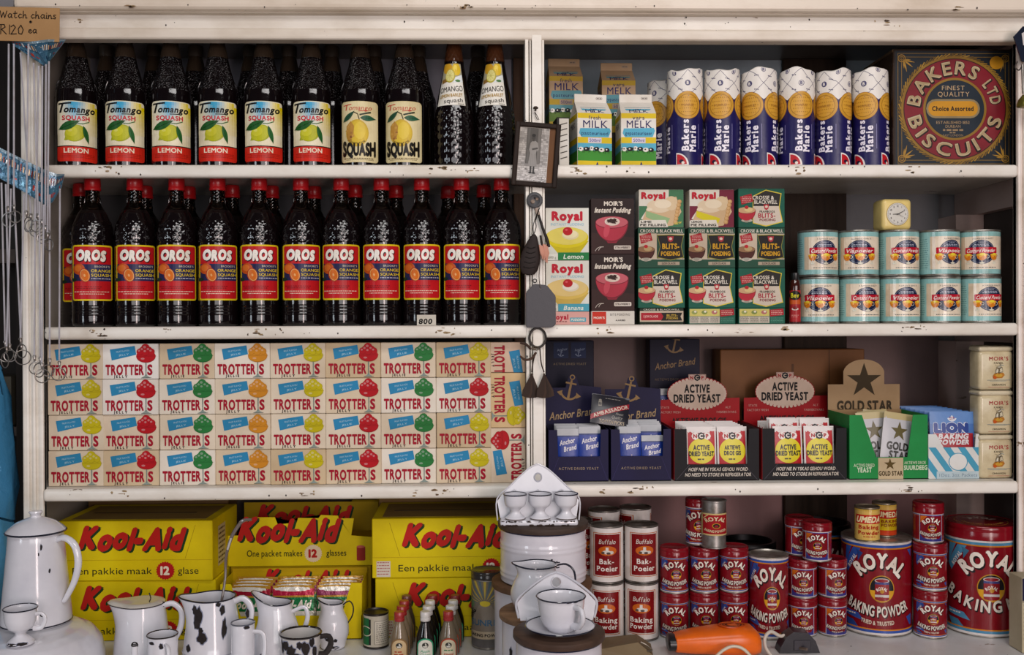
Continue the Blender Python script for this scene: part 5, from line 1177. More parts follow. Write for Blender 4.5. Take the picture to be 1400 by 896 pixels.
# ---- striped baking powder box with packets
Yl = .026; lw = 71*SC(Yl); xl = WX(1304, Yl, 620); root = empty('baking_powder_display_box', (xl, Yl, Z3+.0006)); tag(root, 'blue and white striped open box of baking powder packets left of the spice tins', 'display box')
A = Art(250, 165); A.rect(0, 0, 250, 165, '#d8dad8', 0)
for k in range(-3, 6): A.poly([(k*72, 0), (k*72+36, 0), (k*72+36+110, 165), (k*72+110, 165)], '#4a9dbd', 1)
A.ell(146, 76, 46, 44, '#dfe0de', 2, 30); A.ring(146, 76, 47, 4, '#4a9dbd', 3, 30); A.rect(40, 126, 250, 165, '#b9cdd6', 2); A.text('1 Doz. 2oz. Packets', 146, 146, 17, '#7f95a8', 3, w=186, serif=.5, bold=.01)
b = Bag(); tray2(b, lw, .22, .094, .066, '#d8dad8', '#7fb0c4', -lw*.20, lw*.42, s0=.016, s1=.002); b.art(A, lw, .066, flat(0, -.0001, 0), 'paper')
B = Art(250, 100)
for k in range(5): B.poly([(k*64, 0), (k*64+30, 0), (k*64+90, 100), (k*64+60, 100)], '#4a9dbd', 1)
b.art(B, .22, .088, lambda x, z, o: (-lw/2-o-.0002, .11-x, z), 'paper'); b.build('tray', root)
A = Art(200, 320); A.rect(0, 0, 200, 320, '#456fae', 0); A.rect(0, 0, 200, 60, '#5680ba', 1); A.ell(100, 28, 21, 21, '#d3d8de', 2, 20); A.text('2oz', 100, 23, 14, '#a82a38', 3, w=22, bold=.05); A.text('NETT', 100, 37, 7, '#a82a38', 3, w=24)
A.shadow('text', 'LION', 98, 80, 40, w=152, bold=.13, gap=.1, sh='#d9dde6', dx=0, dy=0, l=2, c='#1b3a86', grow=.07); A.rect(14, 106, 192, 176, '#a3202c', 2); A.text('BAKING', 104, 122, 22, '#d9d4d4', 4, w=134, bold=.07, shear=.2); A.text('POWDER', 104, 150, 22, '#d9d4d4', 4, w=140, bold=.07, shear=.2)
lp_ = Proto(sachet(.094, .137, .010, A, '#4a74b0', 'film', name='baking_powder_packet'))
for k in range(8):
    o = lp_.put((xl+.0045-.001*k, .0335+.0215*k, Z3+.0034), math.radians(RND.uniform(-2, 2))); o.rotation_euler.x = math.radians(-4)
    tag(o, 'blue baking powder packet in the striped open box, %s' % ('frontmost', 'second from front', 'third from front', 'fourth from front', 'fifth from front', 'sixth from front', 'seventh from front', 'rearmost')[k], 'packet', 'blue baking powder packets')
# ---- spice tins
def spice_tin(w=.0745, h=.0915, d=.045):
    root = empty('spice_tin', (0, 0, 0)); b = Bag(); b.box(-w/2, w/2, 0, d, 0, h-.009, '#cdbf9c', 'tin', .008, 3, smooth=True); b.build('can', root, sharp=60)
    b = Bag(); b.box(-w/2-.0006, w/2+.0006, -.0006, d+.0006, h-.0105, h, '#d3c8ac', 'tin', .0055, 3, smooth=True); b.box(-w/2+.012, w/2-.012, .01, d-.01, h-.0005, h+.0008, '#8f8672', 'metal', .0006); b.build('lid', root, sharp=60)
    A = Art(165, 220); A.text("MOIR'S", 84, 34, 22, '#a8323a', 3, w=116, serif=.2, bold=.01, gap=.24); A.text('KANEEL', 84, 60, 11, '#5a5040', 3, w=58, serif=.4)
    A.poly([(46, 138), (58, 122), (112, 118), (120, 132), (104, 150), (60, 152)], '#b3762c', 3); A.ell(60, 146, 12, 10, '#c25a24', 4, 12); A.ell(84, 134, 22, 10, '#c99a3a', 4, 14)
    for x0, y0, x1, y1, c in ((62, 122, 82, 92, '#d8d2bc'), (84, 118, 108, 86, '#cfc6aa'), (76, 92, 100, 72, '#d8d2bc')): A.poly([(x0, y0), (x1, y0-6), (x1-4, y1), (x0+4, y1+8)], c, 5); A.line([(x0, y0), (x1, y0-6), (x1-4, y1), (x0+4, y1+8), (x0, y0)], 2, '#4a4230', 6)
    A.line([(84, 128), (92, 64)], 2, '#4a3a24', 6); A.line([(66, 126), (70, 84)], 1.6, '#4a3a24', 6); A.line([(14, 162), (154, 162)], 2.2, '#5f7a86', 4); A.line([(30, 168), (130, 168)], 1.6, '#7f97a0', 4)
    for q in range(5): A.line([(60+q*10, 74+q*9), (100-q*4, 84+q*11)], 1.2, '#5a4a34', 6)
    A.line([(96, 70), (114, 76)], 2, '#4a7a94', 6); A.text('CINNAMON', 84, 190, 11, '#5a5040', 3, w=82, serif=.3); A.line([(20, 204), (148, 204)], 1.5, '#a8323a', 3)
    b = Bag(); b.art(A, w-.016, h-.014, flat(.004, -.0003, .0005), 'tin'); b.line if False else None; b.build('label', root); return root
sp = Proto(spice_tin())
for c, (px, Y, nm) in enumerate(((1362.5, .022, 'front'), (1361, .105, 'rear'))):
    for k in range(3):
        tag(sp.put((WX(px, Y, 560), Y, Z3+.0006+k*.0932), math.radians(2 if c == 0 else 1)), 'cream spice tin with a small ship, %s of the %s stack by the right post' % (('lowest', 'middle', 'topmost')[k], nm), 'tin', 'cream spice tins')
# ---- brown carton at the back
Y = .255; x0, x1 = WX(985, Y, 520), WX(1182, Y, 520); h = WZ(478, Y, 1060)-Z3; b = Bag(); b.box(x0, x1, Y, .338, Z3+.0006, Z3+h, '#7a4f2c', 'paper', .002); A = Art(600, 300)
A.ell(110, 170, 22, 24, '#2a2422', 2); A.text('LOCK-SPR', 560, 150, 22, '#3a2616', 2, w=0) if False else A.greek(520, 590, 150, 16, '#4a301a', 2, 1); A.line([(300, 40), (300, 150)], 10, '#5a3a20', 2); A.line([(345, 80), (345, 150)], 10, '#5a3a20', 2); A.rect(450, 0, 455, 300, '#5f3c20', 1)
b.art(A, x1-x0, h-.002, lambda x, z, o: ((x0+x1)/2+x, Y-.0001-o, Z3+z+.001), 'paper'); tag(b.build('cardboard_carton'), 'large brown cardboard carton behind the yeast signs', 'carton')
# ================================================================ bottom right bay: baking powder tins
MAR = '#7c0f1b'
def can(root, r, H, lid, label, lz0, lz1, lidc=None, lidh=0, body='#b5b0a8', a=0, step=.005, lm='tin'):
    b = Bag()
    if lidh: b.lathe([(0, .001), (r-.002, .001), (r-.001, 0), (r-.001, .002), (r-.001, H-lidh*.7), (0, H-lidh*.7)], body, 'metal', 56)
    else: b.lathe([(0, .002), (r-.003, .002), (r-.002, 0), (r+.0003, .0008), (r+.0003, .003), (r-.0014, .0042), (r-.0014, H-.0042), (r+.0003, H-.003), (r+.0003, H-.0008), (r-.002, H), (r-.0035, H-.003), (0, H-.003)], body, 'metal', 56)
    b.build('can', root)
    if lidh:
        b = Bag(); b.lathe([(r+.0002, H-lidh), (r+.0011, H-lidh+.0006), (r+.0011, H-lidh*.45), (r+.0005, H-lidh*.40), (r+.0011, H-lidh*.33), (r+.0009, H-.002), (r-.0005, H-.0003), (r-.003, H), (r-.005, H-.0014), (0, H-.0014)], lidc, 'tin', 56); b.build('lid', root)
    rr = r-.0002 if lidh else r-.0004
    b = Bag(); b.art(label, 2*PI*rr*.998, lz1-lz0, wrap(rr, lz0), lm, step); b.build('label', root); return root
def seen(W, H, seen_w, art, bg, bands=()):            # place a front artwork on a full wrap
    A = Art(W, H); A.rect(0, 0, W, H, bg, 0); A.merge(art, W/2-art.w/2, 0); return A
def roundel(A, cx, cy, r):
    A.ell(cx, cy, r, r, '#b8831d', 4, 32); A.ell(cx, cy, r*.93, r*.93, '#17141a', 5, 32); A.poly([(cx+r*.93*math.cos(t*PI/16), cy+r*.12+r*.80*math.sin(t*PI/16)*1.0) for t in range(17)], '#cf981a', 6)
    A.rect(cx-r*.55, cy-r*.62, cx+r*.55, cy+r*.72, '#8a1420', 7); A.ell(cx, cy-r*.62, r*.58, r*.17, '#c9c2bd', 8, 20); A.ell(cx, cy-r*.62, r*.5, r*.12, '#8a1420', 9, 20); A.rect(cx-r*.55, cy-r*.5, cx+r*.55, cy-r*.34, '#3a3f7a', 8); A.arc('ROYAL', cx, cy+r*.55, r*.6, r*.22, '#e3dbd2', 9, spread=86, bold=.05); A.ell(cx, cy+r*.12, r*.18, r*.2, '#b8831d', 9, 14); A.ell(cx, cy+r*.72, r*.55, r*.14, '#8a1420', 8, 20); A.rect(cx-r*.55, cy+r*.42, cx+r*.55, cy+r*.6, '#c9c2bd', 8)
def art_royal(kind, W=820, H=420, word='BAKING POWDER', short=False):
    A = Art(W, H); blue = '#2f4f9c' if kind != 'grey' else '#4a86a8'; A.rect(0, 0, W, H, MAR, 0)
    A.rect(0, 0, W, 10, '#c9c4c6' if kind == 'orange' else '#cfc9c6', 1); A.rect(0, 10, W, 22, blue, 1); A.rect(0, 22, W, 28, '#c47a1c', 1)
    A.rect(0, H-10, W, H, '#d6d0cc', 1); A.rect(0, H-22, W, H-10, blue, 1); A.rect(0, H-28, W, H-22, '#c47a1c', 1)
    for c0 in (W*.5,):
        cx = c0
        if kind == 'orange':
            A.rect(cx-180, 0, cx+180, H, '#cfc9cc', 1); A.rect(cx-172, 10, cx+172, H-10, '#3a3a86', 2); A.rect(cx-164, 22, cx+164, H-24, MAR, 3); A.poly([(cx-164, 22), (cx-60, 22), (cx-164, 130)], '#c4661a', 4); A.line([(cx-160, 98), (cx-92, 30)], 4, '#8a3a12', 5); A.poly([(cx-164, H-24), (cx-164, H-110), (cx-120, H-60), (cx+120, H-50), (cx+164, H-110), (cx+164, H-24)], '#34337c', 4)
        else:
            A.poly([(cx-190, 28), (cx-150, 28), (cx-196, 120), (cx-196, 80)], blue, 2); A.poly([(cx-140, 30), (cx-96, 30), (cx-176, 150), (cx-200, 120)], blue, 2); A.poly([(cx-120, 36), (cx-84, 50), (cx-112, 90), (cx-112, 66)], mixc(blue, '#000000', .35), 3); A.text('ROYAL', cx-146, 92, 18, '#d6d0cc', 4, w=74, rot=-54, bold=.05)
            A.poly([(cx-196, H-100), (cx-110, H-92), (cx-80, H-60), (cx-196, H-76)], blue, 2); A.poly([(cx-196, H-60), (cx-140, H-56), (cx-110, H-28), (cx-176, H-28)], mixc(blue, '#000000', .2), 3); A.greek(cx-190, cx-120, H-86, 6, '#d6d0cc', 4, 2); A.poly([(cx+196, H-90), (cx+150, H-80), (cx+180, H-40), (cx+196, H-40)], blue, 2); A.poly([(cx+160, 34), (cx+196, 34), (cx+196, 70)], blue, 2)
        A.arc('ROYAL', cx+6, 234, 150, 62, '#150b0e', 7, 2, 104, bold=.10, serif=.75, gap=.2); A.arc('ROYAL', cx, 229, 150, 62, '#e6dcd0', 8, 2, 104, bold=.065, serif=.75, gap=.2)
        roundel(A, cx+10, 208, 62)
        if short: A.arc(word, cx+4, -6, 300, 48, '#150b0e', 9, 0, 76, bold=.08, flip=True, gap=.3); A.arc(word, cx, -10, 300, 48, '#ddd4c8', 10, 0, 76, bold=.045, flip=True, gap=.3)
        else:
            A.arc(word, cx+4, -64, 380, 46, '#150b0e', 9, -1, 48, bold=.07, flip=True); A.arc(word, cx, -68, 380, 46, '#ddd4c8', 10, -1, 48, bold=.04, flip=True); A.arc('TRIED & TRUSTED', cx-4, -60, 425, 17, '#d6c2b0', 10, -1, 22, bold=.05, flip=True)
    return A
GL = 'red baking powder tins'
def royal_tin(name, r, H, kind, lidh, lz1, W=None, word='BAKING POWDER', short=False, lidc='#7c0f1b', Hart=420):
    root = empty(name, (0, 0, 0)); h = lz1-.003; W = W or Hart*2*PI*r/h
    return can(root, r, H, None, art_royal(kind, W, Hart, word, short), .003, lz1, lidc, lidh)
def put_tin(pt, px, Y, z, label, group=GL, off=0):
    o = pt.put((WX(px, Y, 800), Y, z), face(px, Y)+math.radians(off)); tag(o, label, 'tin', group); return o
ZB = ZC+.0006
# small tins, blue ribbon kind
rs, Hs = .0298, .0945
small = Proto(royal_tin('baking_powder_tin', rs, Hs, 'blue', .020, .0755))
YT = .055
for row in range(2):
    for i, px in enumerate((922, 963, 1002.5)):
        px2 = 921.5+40.8*i
        put_tin(small, px2, YT, ZB+row*(Hs+.0006), 'red lidded small tin, %s of the %s row left of the taller tin' % (('left', 'middle', 'right')[i], ('lower', 'upper')[row]), off=6)
zt_ = ZB+2*(Hs+.0006)
# tall narrow red tin and dull tin with a band on top
tall = Proto(royal_tin('baking_powder_tin', .0235, .098, 'blue', .018, .080)); o = put_tin(tall, 953, YT+.018, zt_, 'narrow red tin with red lid standing behind the bare metal tin', off=8)
root = empty('baking_powder_tin', (0, 0, 0)); A = Art(480, 210); A.rect(0, 0, 480, 210, '#c9b47c', 0); A.rect(150, 14, 330, 196, '#9c1620', 1); A.arc('ROYAL', 240, 160, 110, 34, '#d8c8a4', 3, 0, 74, bold=.06, serif=.6); A.ell(244, 116, 26, 26, '#b8831d', 3); A.ell(244, 116, 20, 20, '#1b1518', 4); A.ell(244, 120, 12, 12, '#8a1420', 5); A.arc('BAKING POWDER', 240, 20, 150, 22, '#d8c8a4', 3, 0, 56, bold=.04, flip=True); A.line([(156, 50), (190, 16)], 8, '#c9b47c', 2)
can(root, .0265, .100, None, A, .028, .074, body='#a9a6a2', lm='paper'); root.location = (WX(976, YT-.014, 740), YT-.014, zt_); root.rotation_euler.z = face(976, YT)+.15; tag(root, 'bare metal tin with cream and red paper band, on the small red tins', 'tin', GL)
# medium tin
med = royal_tin('baking_powder_tin', .0415, .172, 'blue', 0, .169, W=960); med.location = (WX(1050.5, .055, 800), .055, ZB); med.rotation_euler.z = face(1051, .055)+.12; tag(med, 'medium tall red baking powder tin standing beside the small tins, open steel rim', 'tin', GL)
# black tins at the back
def back_tin(px, pyt, Y, wpx, lab, lidless=True):
    r = wpx/2*SC(Y); H = WZ(pyt, Y, px)-ZB; root = empty('baking_powder_tin', (WX(px, Y, 800), Y, ZB)); b = Bag()
    b.lathe([(0, .001), (r, 0), (r, H-.03), (r, H-.030), (0, H-.030)], '#3a0f14', 'tin', 56); b.build('can', root); b = Bag()
    b.lathe([(r+.0005, H-.032), (r+.002, H-.030), (r+.002, H-.004), (r, H), (r-.006, H), (r-.010, H-.012), (0, H-.014)], '#141214', 'metal', 56); b.lathe([(r+.0021, H-.0265), (r+.0024, H-.026), (r+.0024, H-.0235), (r+.0021, H-.023)], '#b06a1c', 'tin', 56); b.lathe([(r+.0021, H-.0225), (r+.0024, H-.022), (r+.0024, H-.0195), (r+.0021, H-.019)], '#3a6aa0', 'tin', 56); b.build('lid', root)
    A = Art(600, 200); A.arc('ROYAL', 300, 190, 120, 44, '#c9bfb4', 3, 0, 90, bold=.07, serif=.6); A.text('OY', 300, 40, 1, '#c9bfb4', 3); b = Bag(); b.art(A, r*3.2, H*.5, wrap(r+.0004, H*.38), 'tin', .008); b.build('label', root)
    tag(root, lab, 'tin', 'dark lidded tins at the back')
back_tin(1022, 738, .168, 74, 'dark wide tin with black lid behind the medium red tin')
back_tin(1122, 713, .22, 78, 'dark wide tin with black lid behind the orange cornered tins')
# orange corner tins
Ro, Ho = .0298, .0805
oc = Proto(royal_tin('baking_powder_tin', Ro, Ho, 'orange', .018, .0625))
for row in range(2):
    for i in range(2):
        put_tin(oc, (1097, 1137.5)[i], .058, ZB+row*(Ho+.0006), 'small red tin with orange corner, %s of the %s row beside the wide red tin' % (('left', 'right')[i], ('lower', 'upper')[row]), off=2 if i == 0 else 24)
z2_ = ZB+2*(Ho+.0006); put_tin(oc, 1093, .092, z2_, 'small red tin with orange corner at the top, half hidden by its neighbour', off=16)
o = put_tin(oc, 1117, .040, z2_, 'small red tin with orange corner standing at the front on top of the stack', off=0); 
# wide tin with two yellow tins on it
big = royal_tin('baking_powder_tin', .073, .2005, 'blue', 0, .197, W=1120); big.location = (WX(1198, .095, 800), .095, ZB); big.rotation_euler.z = face(1198, .095)+.10; tag(big, 'wide red baking powder tin with steel rim under the two yellow tins', 'tin', GL)
def art_umeda(afr):
    A = Art(420, 240); A.rect(0, 0, 420, 240, '#d3ae5a', 0); A.rect(0, 0, 420, 12, '#c9a548', 1)
    if not afr:
        A.rect(132, 42, 296, 112, '#b8241c', 1); A.text('UMEDA', 214, 78, 42, '#e6d6a8', 3, w=142, bold=.07, shear=.2); A.text('Baking', 212, 138, 28, '#a8321c', 3, w=116, serif=.5, bold=.05); A.text('Powder', 214, 182, 28, '#a8321c', 3, w=124, serif=.5, bold=.05); A.greek(180, 250, 212, 6, '#a8321c', 3)
    else:
        A.rect(0, 40, 420, 108, '#b8241c', 1); A.rect(0, 108, 420, 200, '#cfb41c', 1); A.rect(0, 200, 420, 240, '#c2401c', 1); A.text('UMEDA', 220, 74, 40, '#e6d6a8', 3, w=140, bold=.05, serif=.3); A.text('BAKING', 226, 128, 22, '#8a3a14', 3, w=110, bold=.05); A.text('POWDER', 226, 160, 22, '#8a3a14', 3, w=110, bold=.05)
    return A
for afr, px, Y, r, lab in ((False, 1185.5, .055, .0258, 'small yellow and red tin standing in front on the wide red tin'), (True, 1209, .102, .0255, 'small yellow and red tin standing behind the other on the wide red tin')):
    root = empty('baking_powder_tin', (WX(px, Y, 735), Y, ZB+.2005-.0028)); can(root, r, .0735, None, art_umeda(afr), .0042, .0692, body='#a39a86'); root.rotation_euler.z = face(px, Y)+(.15 if not afr else .35); tag(root, lab, 'tin', 'yellow and red tins')
# stack of three
st = Proto(royal_tin('baking_powder_tin', .0333, .0985, 'blue', .021, .0785))
for k in range(2): put_tin(st, 1271.5, .040, ZB+k*.0991, 'small red tin in the stack between the two wide red tins, %s' % ('lowest', 'middle')[k], off=8)
o = royal_tin('baking_powder_tin', .0305, .0835, 'orange', .023, .0605); o.location = (WX(1269, .042, 730), .042, ZB+2*.0991); o.rotation_euler.z = face(1269, .052)+.22; tag(o, 'small red tin with orange corner, topmost of the stack between the wide red tins', 'tin', GL)
# largest tin
R5, H5 = .0735, .232
root = empty('baking_powder_tin', (0, 0, 0)); W5 = 1010; can(root, R5, H5, None, art_royal('grey', W5, 420, 'BAKING MIX', True), .003, .203, '#7c0f1b', .030)
b = Bag(); A = Art(200, 200); A.ell(100, 100, 98, 98, '#7c0f1b', 0); A.ell(100, 100, 80, 80, '#a8702a', 1, 32); A.ell(100, 100, 76, 76, '#7c0f1b', 2, 32); A.arc('ROYAL', 100, 104, 44, 26, '#d8d0c4', 3, 180, 130, bold=.07, serif=.5); A.arc('BAKING POWDER', 100, 100, 60, 10, '#c9a44a', 3, 0, 150, bold=.03)
b.art(A, .136, .136, lambda x, z, o: (x, .068-z, H5-.0012+o), 'tin'); b.build('lid_print', root); root.location = (WX(1341, .082, 800), .082, ZB); root.rotation_euler.z = face(1341, .082)+.22; tag(root, 'largest red tin with red printed lid, against the right post', 'tin', GL)
# carton at the right edge
b = Bag(); b.box(-.02, .02, 0, .05, 0, .15, '#bfb59a', 'paper', .001); A = Art(40, 160); A.rect(0, 0, 40, 48, '#1f1c3c', 1); A.rect(0, 48, 40, 52, '#8f8672', 2)
for k in range(9): A.greek(3, 37, 58+k*9, 3.5, '#5a5344', 2, k)
b.art(A, .039, .148, flat(0, -.0001, .001), 'paper'); tag(b.build('carton', None, (WX(1411, -.085, 830), -.085, ZB)), 'tall printed carton with a dark top at the right edge, before the post', 'box')
# ---- white buffalo tins
def art_buffalo(afr):
    A = Art(620, 330); A.rect(0, 0, 620, 330, '#dcd6d2', 0)
    for cx in (310, 0, 620):
        A.rect(cx-92, 28, cx+92, 300, '#b5601c', 1); A.rect(cx-86, 32, cx+86, 296, '#d8cfc8', 2); A.rect(cx-80, 37, cx+80, 291, '#7a1216', 3)
        A.text('Buffalo', cx, 82, 28, '#e0d8d0', 5, w=98, shear=.15, bold=.0); A.ell(cx, 138, 54, 30, '#c4601a', 5, 26); A.ell(cx-4, 146, 26, 12, '#d8d2ca', 6); A.rect(cx-10, 116, cx+6, 146, '#ddd8d0', 7); A.ell(cx+22, 148, 14, 10, '#cfc8be', 7); A.ell(cx-26, 150, 10, 8, '#5a4a40', 7); A.ell(cx+6, 152, 12, 7, '#4a4442', 7)
        if afr: A.text('Bak-', cx-4, 204, 30, '#e6ded6', 5, w=84, serif=.6, bold=.03); A.text('Poeier', cx, 248, 30, '#e6ded6', 5, w=126, serif=.7, bold=.03)
        else: A.text('Baking', cx, 210, 30, '#e6ded6', 5, w=136, serif=.6, bold=.03); A.text('Powder', cx, 250, 30, '#e6ded6', 5, w=136, serif=.7, bold=.03)
    return A
def buff(afr):
    root = empty('baking_powder_tin', (0, 0, 0)); return can(root, .0355, .1195, None, art_buffalo(afr), .0042, .1153, body='#8f8b86')
bt = [Proto(buff(False)), Proto(buff(True))]
GB = 'white and maroon baking powder tins'
for row in range(2):
    for i, px in enumerate((829.5, 877)):
        put_tin(bt[row], px, .050, ZB+row*.1201, 'white and maroon tin, %s of the %s row right of the enamel canisters' % (('left', 'right')[i], ('lower', 'upper')[row]), GB, off=(3, 12)[i] if row else (-2, 0)[i])
for row in range(2): put_tin(bt[row], 788, .10, ZB+row*.1201, 'white and maroon tin half hidden behind the enamel canisters, %s one' % ('lower', 'upper')[row], GB, off=60)
for px, Yb, lab in ((826, .155, 'white and maroon tin in the back row behind the left front stack, upper'), (869, .178, 'white and maroon tin in the back row behind the right front stack, upper')):
    put_tin(bt[0], px, Yb, ZB+.1201+.012, lab, GB, off=120); o = put_tin(bt[1], px, Yb, ZB+.006, lab.replace('upper', 'lower'), GB, off=120)
b = Bag()
# ================================================================ things hanging on the posts
def hook_nail(b, x, y, z, c='#3a2a20'):
    b.tube([(x, y, z), (x, y-.012, z+.001)], .0022, c, 'dark_iron', 8, sub=1); b.lathe([(0, 0), (.005, .001), (.0055, .003), (.003, .0055), (0, .006)], c, 'dark_iron', 14, x, y-.012, z)
# framed photograph, tilted
pf = empty('photo_frame', P(733, 212, -.022)); tag(pf, 'dark framed black and white photograph of a standing woman, hung on the post', 'picture frame')
pf.rotation_euler = (0, math.radians(4.5), 0)
def framed():
    W, H = .0925, .130; ot = []; b = Bag()
    for x0, x1, z0, z1 in ((-W/2, -W/2+.010, -H/2, H/2), (W/2-.010, W/2, -H/2, H/2), (-W/2+.008, W/2-.008, -H/2, -H/2+.010), (-W/2+.008, W/2-.008, H/2-.010, H/2)): b.box(x0, x1, -.006, .0045, z0, z1, '#2a1d16', 'wood', .0025, 2)
    b.build('frame', pf); b = Bag(); b.box(-W/2+.008, W/2-.008, .0005, .004, -H/2+.008, H/2-.008, '#6a4526', 'paper'); 
    A = Art(270, 450); g = random.Random(8); A.rect(0, 0, 270, 450, '#8f8984', 0)
    for r in range(26):
        x = 0
        while x < 270:
            w_ = g.uniform(14, 40); v = g.uniform(.30, .62)
            if r > 18: v = g.uniform(.42, .75)
            A.rect(x, r*17, min(270, x+w_), r*17+15, (v*.95, v*.92, v*.9), 1); x += w_+2
    A.rect(66, 0, 200, 300, (.11, .105, .10), 2); A.rect(74, 0, 96, 300, (.15, .145, .14), 3); A.rect(170, 0, 196, 300, (.2, .19, .18), 3)
    A.poly([(110, 120), (124, 108), (150, 108), (172, 124), (184, 176), (172, 196), (166, 180), (160, 210), (176, 320), (92, 320), (104, 210), (98, 190), (90, 170), (96, 136)], (.34, .33, .32), 4)
    A.ell(130, 78, 17, 23, (.07, .066, .064), 5); A.ell(130, 62, 18, 13, (.03, .03, .03), 6); A.rect(123, 96, 138, 112, (.08, .075, .07), 5); A.poly([(88, 120), (104, 128), (94, 190), (76, 176)], (.12, .115, .11), 5); A.poly([(120, 172), (172, 160), (176, 174), (124, 186)], (.1, .095, .09), 6)
    for k in range(5): A.line([(104+k*14, 216), (100+k*17, 316)], 2, (.25, .24, .23), 6)
    A.rect(112, 320, 128, 372, (.06, .06, .06), 5); A.rect(140, 320, 156, 372, (.06, .06, .06), 5); A.ell(118, 376, 16, 7, (.04, .04, .04), 5); A.ell(150, 376, 16, 7, (.04, .04, .04), 5)
    for k in range(40): A.ell(g.uniform(0, 270), g.uniform(330, 450), g.uniform(3, 16), g.uniform(2, 7), (lambda v: (v, v*.97, v*.94))(g.uniform(.15, .8)), 4, 8)
    b.box(-W/2+.0095, W/2-.022, -.0004, .0005, -H/2+.009, H/2-.010, '#c9c2ba', 'paper'); b.art(A, W-.0335, H-.021, flat(-.0062, -.0006, -H/2+.010), 'paper'); b.build('photograph', pf)
framed()
b = Bag(); hk = P(732, 151, -.0165); hook_nail(b, hk.x, hk.y+.001, hk.z); nail = b.build('nail'); tag(nail, 'rusty round headed nail in the centre post above the picture frame', 'nail')
b = Bag(); a_ = P(731, 153, -.026); e_ = P(735, 164, -.024); b.tube([a_, ((a_+e_)/2)+Vector((-.001, 0, 0)), e_], .0007, '#2a221c', 'rust', 6); b.tube([a_, ((a_+e_)/2)+Vector((.002, 0, 0)), e_+Vector((.003, 0, 0))], .0007, '#2a221c', 'rust', 6); o = b.build('hanging_wire', pf); o.matrix_parent_inverse = (Matrix.Translation(pf.location) @ pf.rotation_euler.to_matrix().to_4x4()).inverted()
# round iron disc, pouch, crank and slate tag
Yh = -.020; c = P(731, 274, Yh)
b = Bag(); b.lathe([(0, -.003), (.0155, -.003), (.0165, -.0015), (.0165, .0015), (.015, .0025), (.011, .0026), (.010, .0018), (0, .002)], '#4a4a4c', 'dark_iron', 32, fn=lambda r, t, z: (r*math.sin(t), -z, r*math.cos(t)))
for dx, dz, r in ((.0045, .002, .0032), (-.004, -.003, .0045), (0, .0045, .002)): b.lathe([(0, .002), (r, .0022), (r*.8, .004), (0, .0045)], '#a89a8c' if r > .003 else '#2a2626', 'rust', 12, fn=lambda q, t, z, dx=dx, dz=dz: (dx+q*math.sin(t), -z, dz+q*math.cos(t)))
o = b.build('iron_disc', None, c); tag(o, 'round dark iron disc fixed on the centre post below the picture frame', 'disc')
# leather pouch
b = Bag(); c = P(725, 348, -.030)
def fp(r, t, z): k = (z+.042)/.084; return (r*math.sin(t)*(1.0)+.004*k*k, -r*.34*math.cos(t), z)
b.lathe([(0, -.0425), (.012, -.040), (.0185, -.030), (.0205, -.014), (.018, .004), (.0125, .022), (.007, .036), (.003, .041), (0, .042)], '#2b2220', 'leather', 28, fn=fp)
for k in range(5): b.tube([(-.012+.001*k, -.0066, -.026+.010*k), (.000, -.0078, -.028+.010*k), (.013-.001*k, -.0062, -.024+.010*k)], .0007, '#1b1513', 'leather', 5)
root = empty('leather_pouch', c); o = b.build('pouch', root); b = Bag(); p0 = P(731, 283, -.034)-c; b.tube([(.003, -.001, .040), (.000, -.003, .055), (.002, -.005, .070), tuple(p0)], .0009, '#17110f', 'leather', 6); b.tube([(.003, -.001, .040), (.006, -.003, .056), (.004, -.005, .070), tuple(p0)], .0009, '#17110f', 'leather', 6); b.build('string', root); root.rotation_euler.y = math.radians(6); tag(root, 'dark worn leather pouch hanging by a string on the centre post', 'pouch')
# crank bar with pink rag
root = empty('iron_bar', P(737, 300, -.026)); c = root.location; tag(root, 'thin dark iron bar with a pale collar and pink rag, hanging beside the pouch', 'bar')
b = Bag(); b.tube([P(735, 289, -.028)-c, P(742, 312, -.03)-c, P(748, 328, -.03)-c, P(750, 338, -.028)-c], [.0024, .0028, .0034, .0036], '#2d2826', 'dark_iron', 10); b.tube([P(739, 322, -.032)-c, P(741, 334, -.032)-c, P(746, 338, -.032)-c], .0022, '#302a27', 'dark_iron', 8); b.build('bar', root)
b = Bag(); b.tube([P(733, 285, -.028)-c, P(736, 294, -.029)-c], [.0046, .0042], '#b3a294', 'rust', 12, sub=1); b.build('collar', root)
b = Bag(); g = random.Random(3)
for k in range(5): b.tube([P(738+k*2.5, 336+g.uniform(-2, 2), -.036)-c, P(740+k*2+g.uniform(-3, 3), 346, -.038)-c, P(743+k+g.uniform(-3, 3), 352+k*2, -.036)-c], [.0022, .0034, .0012], '#d39a86', 'paper', 7)
b.build('rag', root)
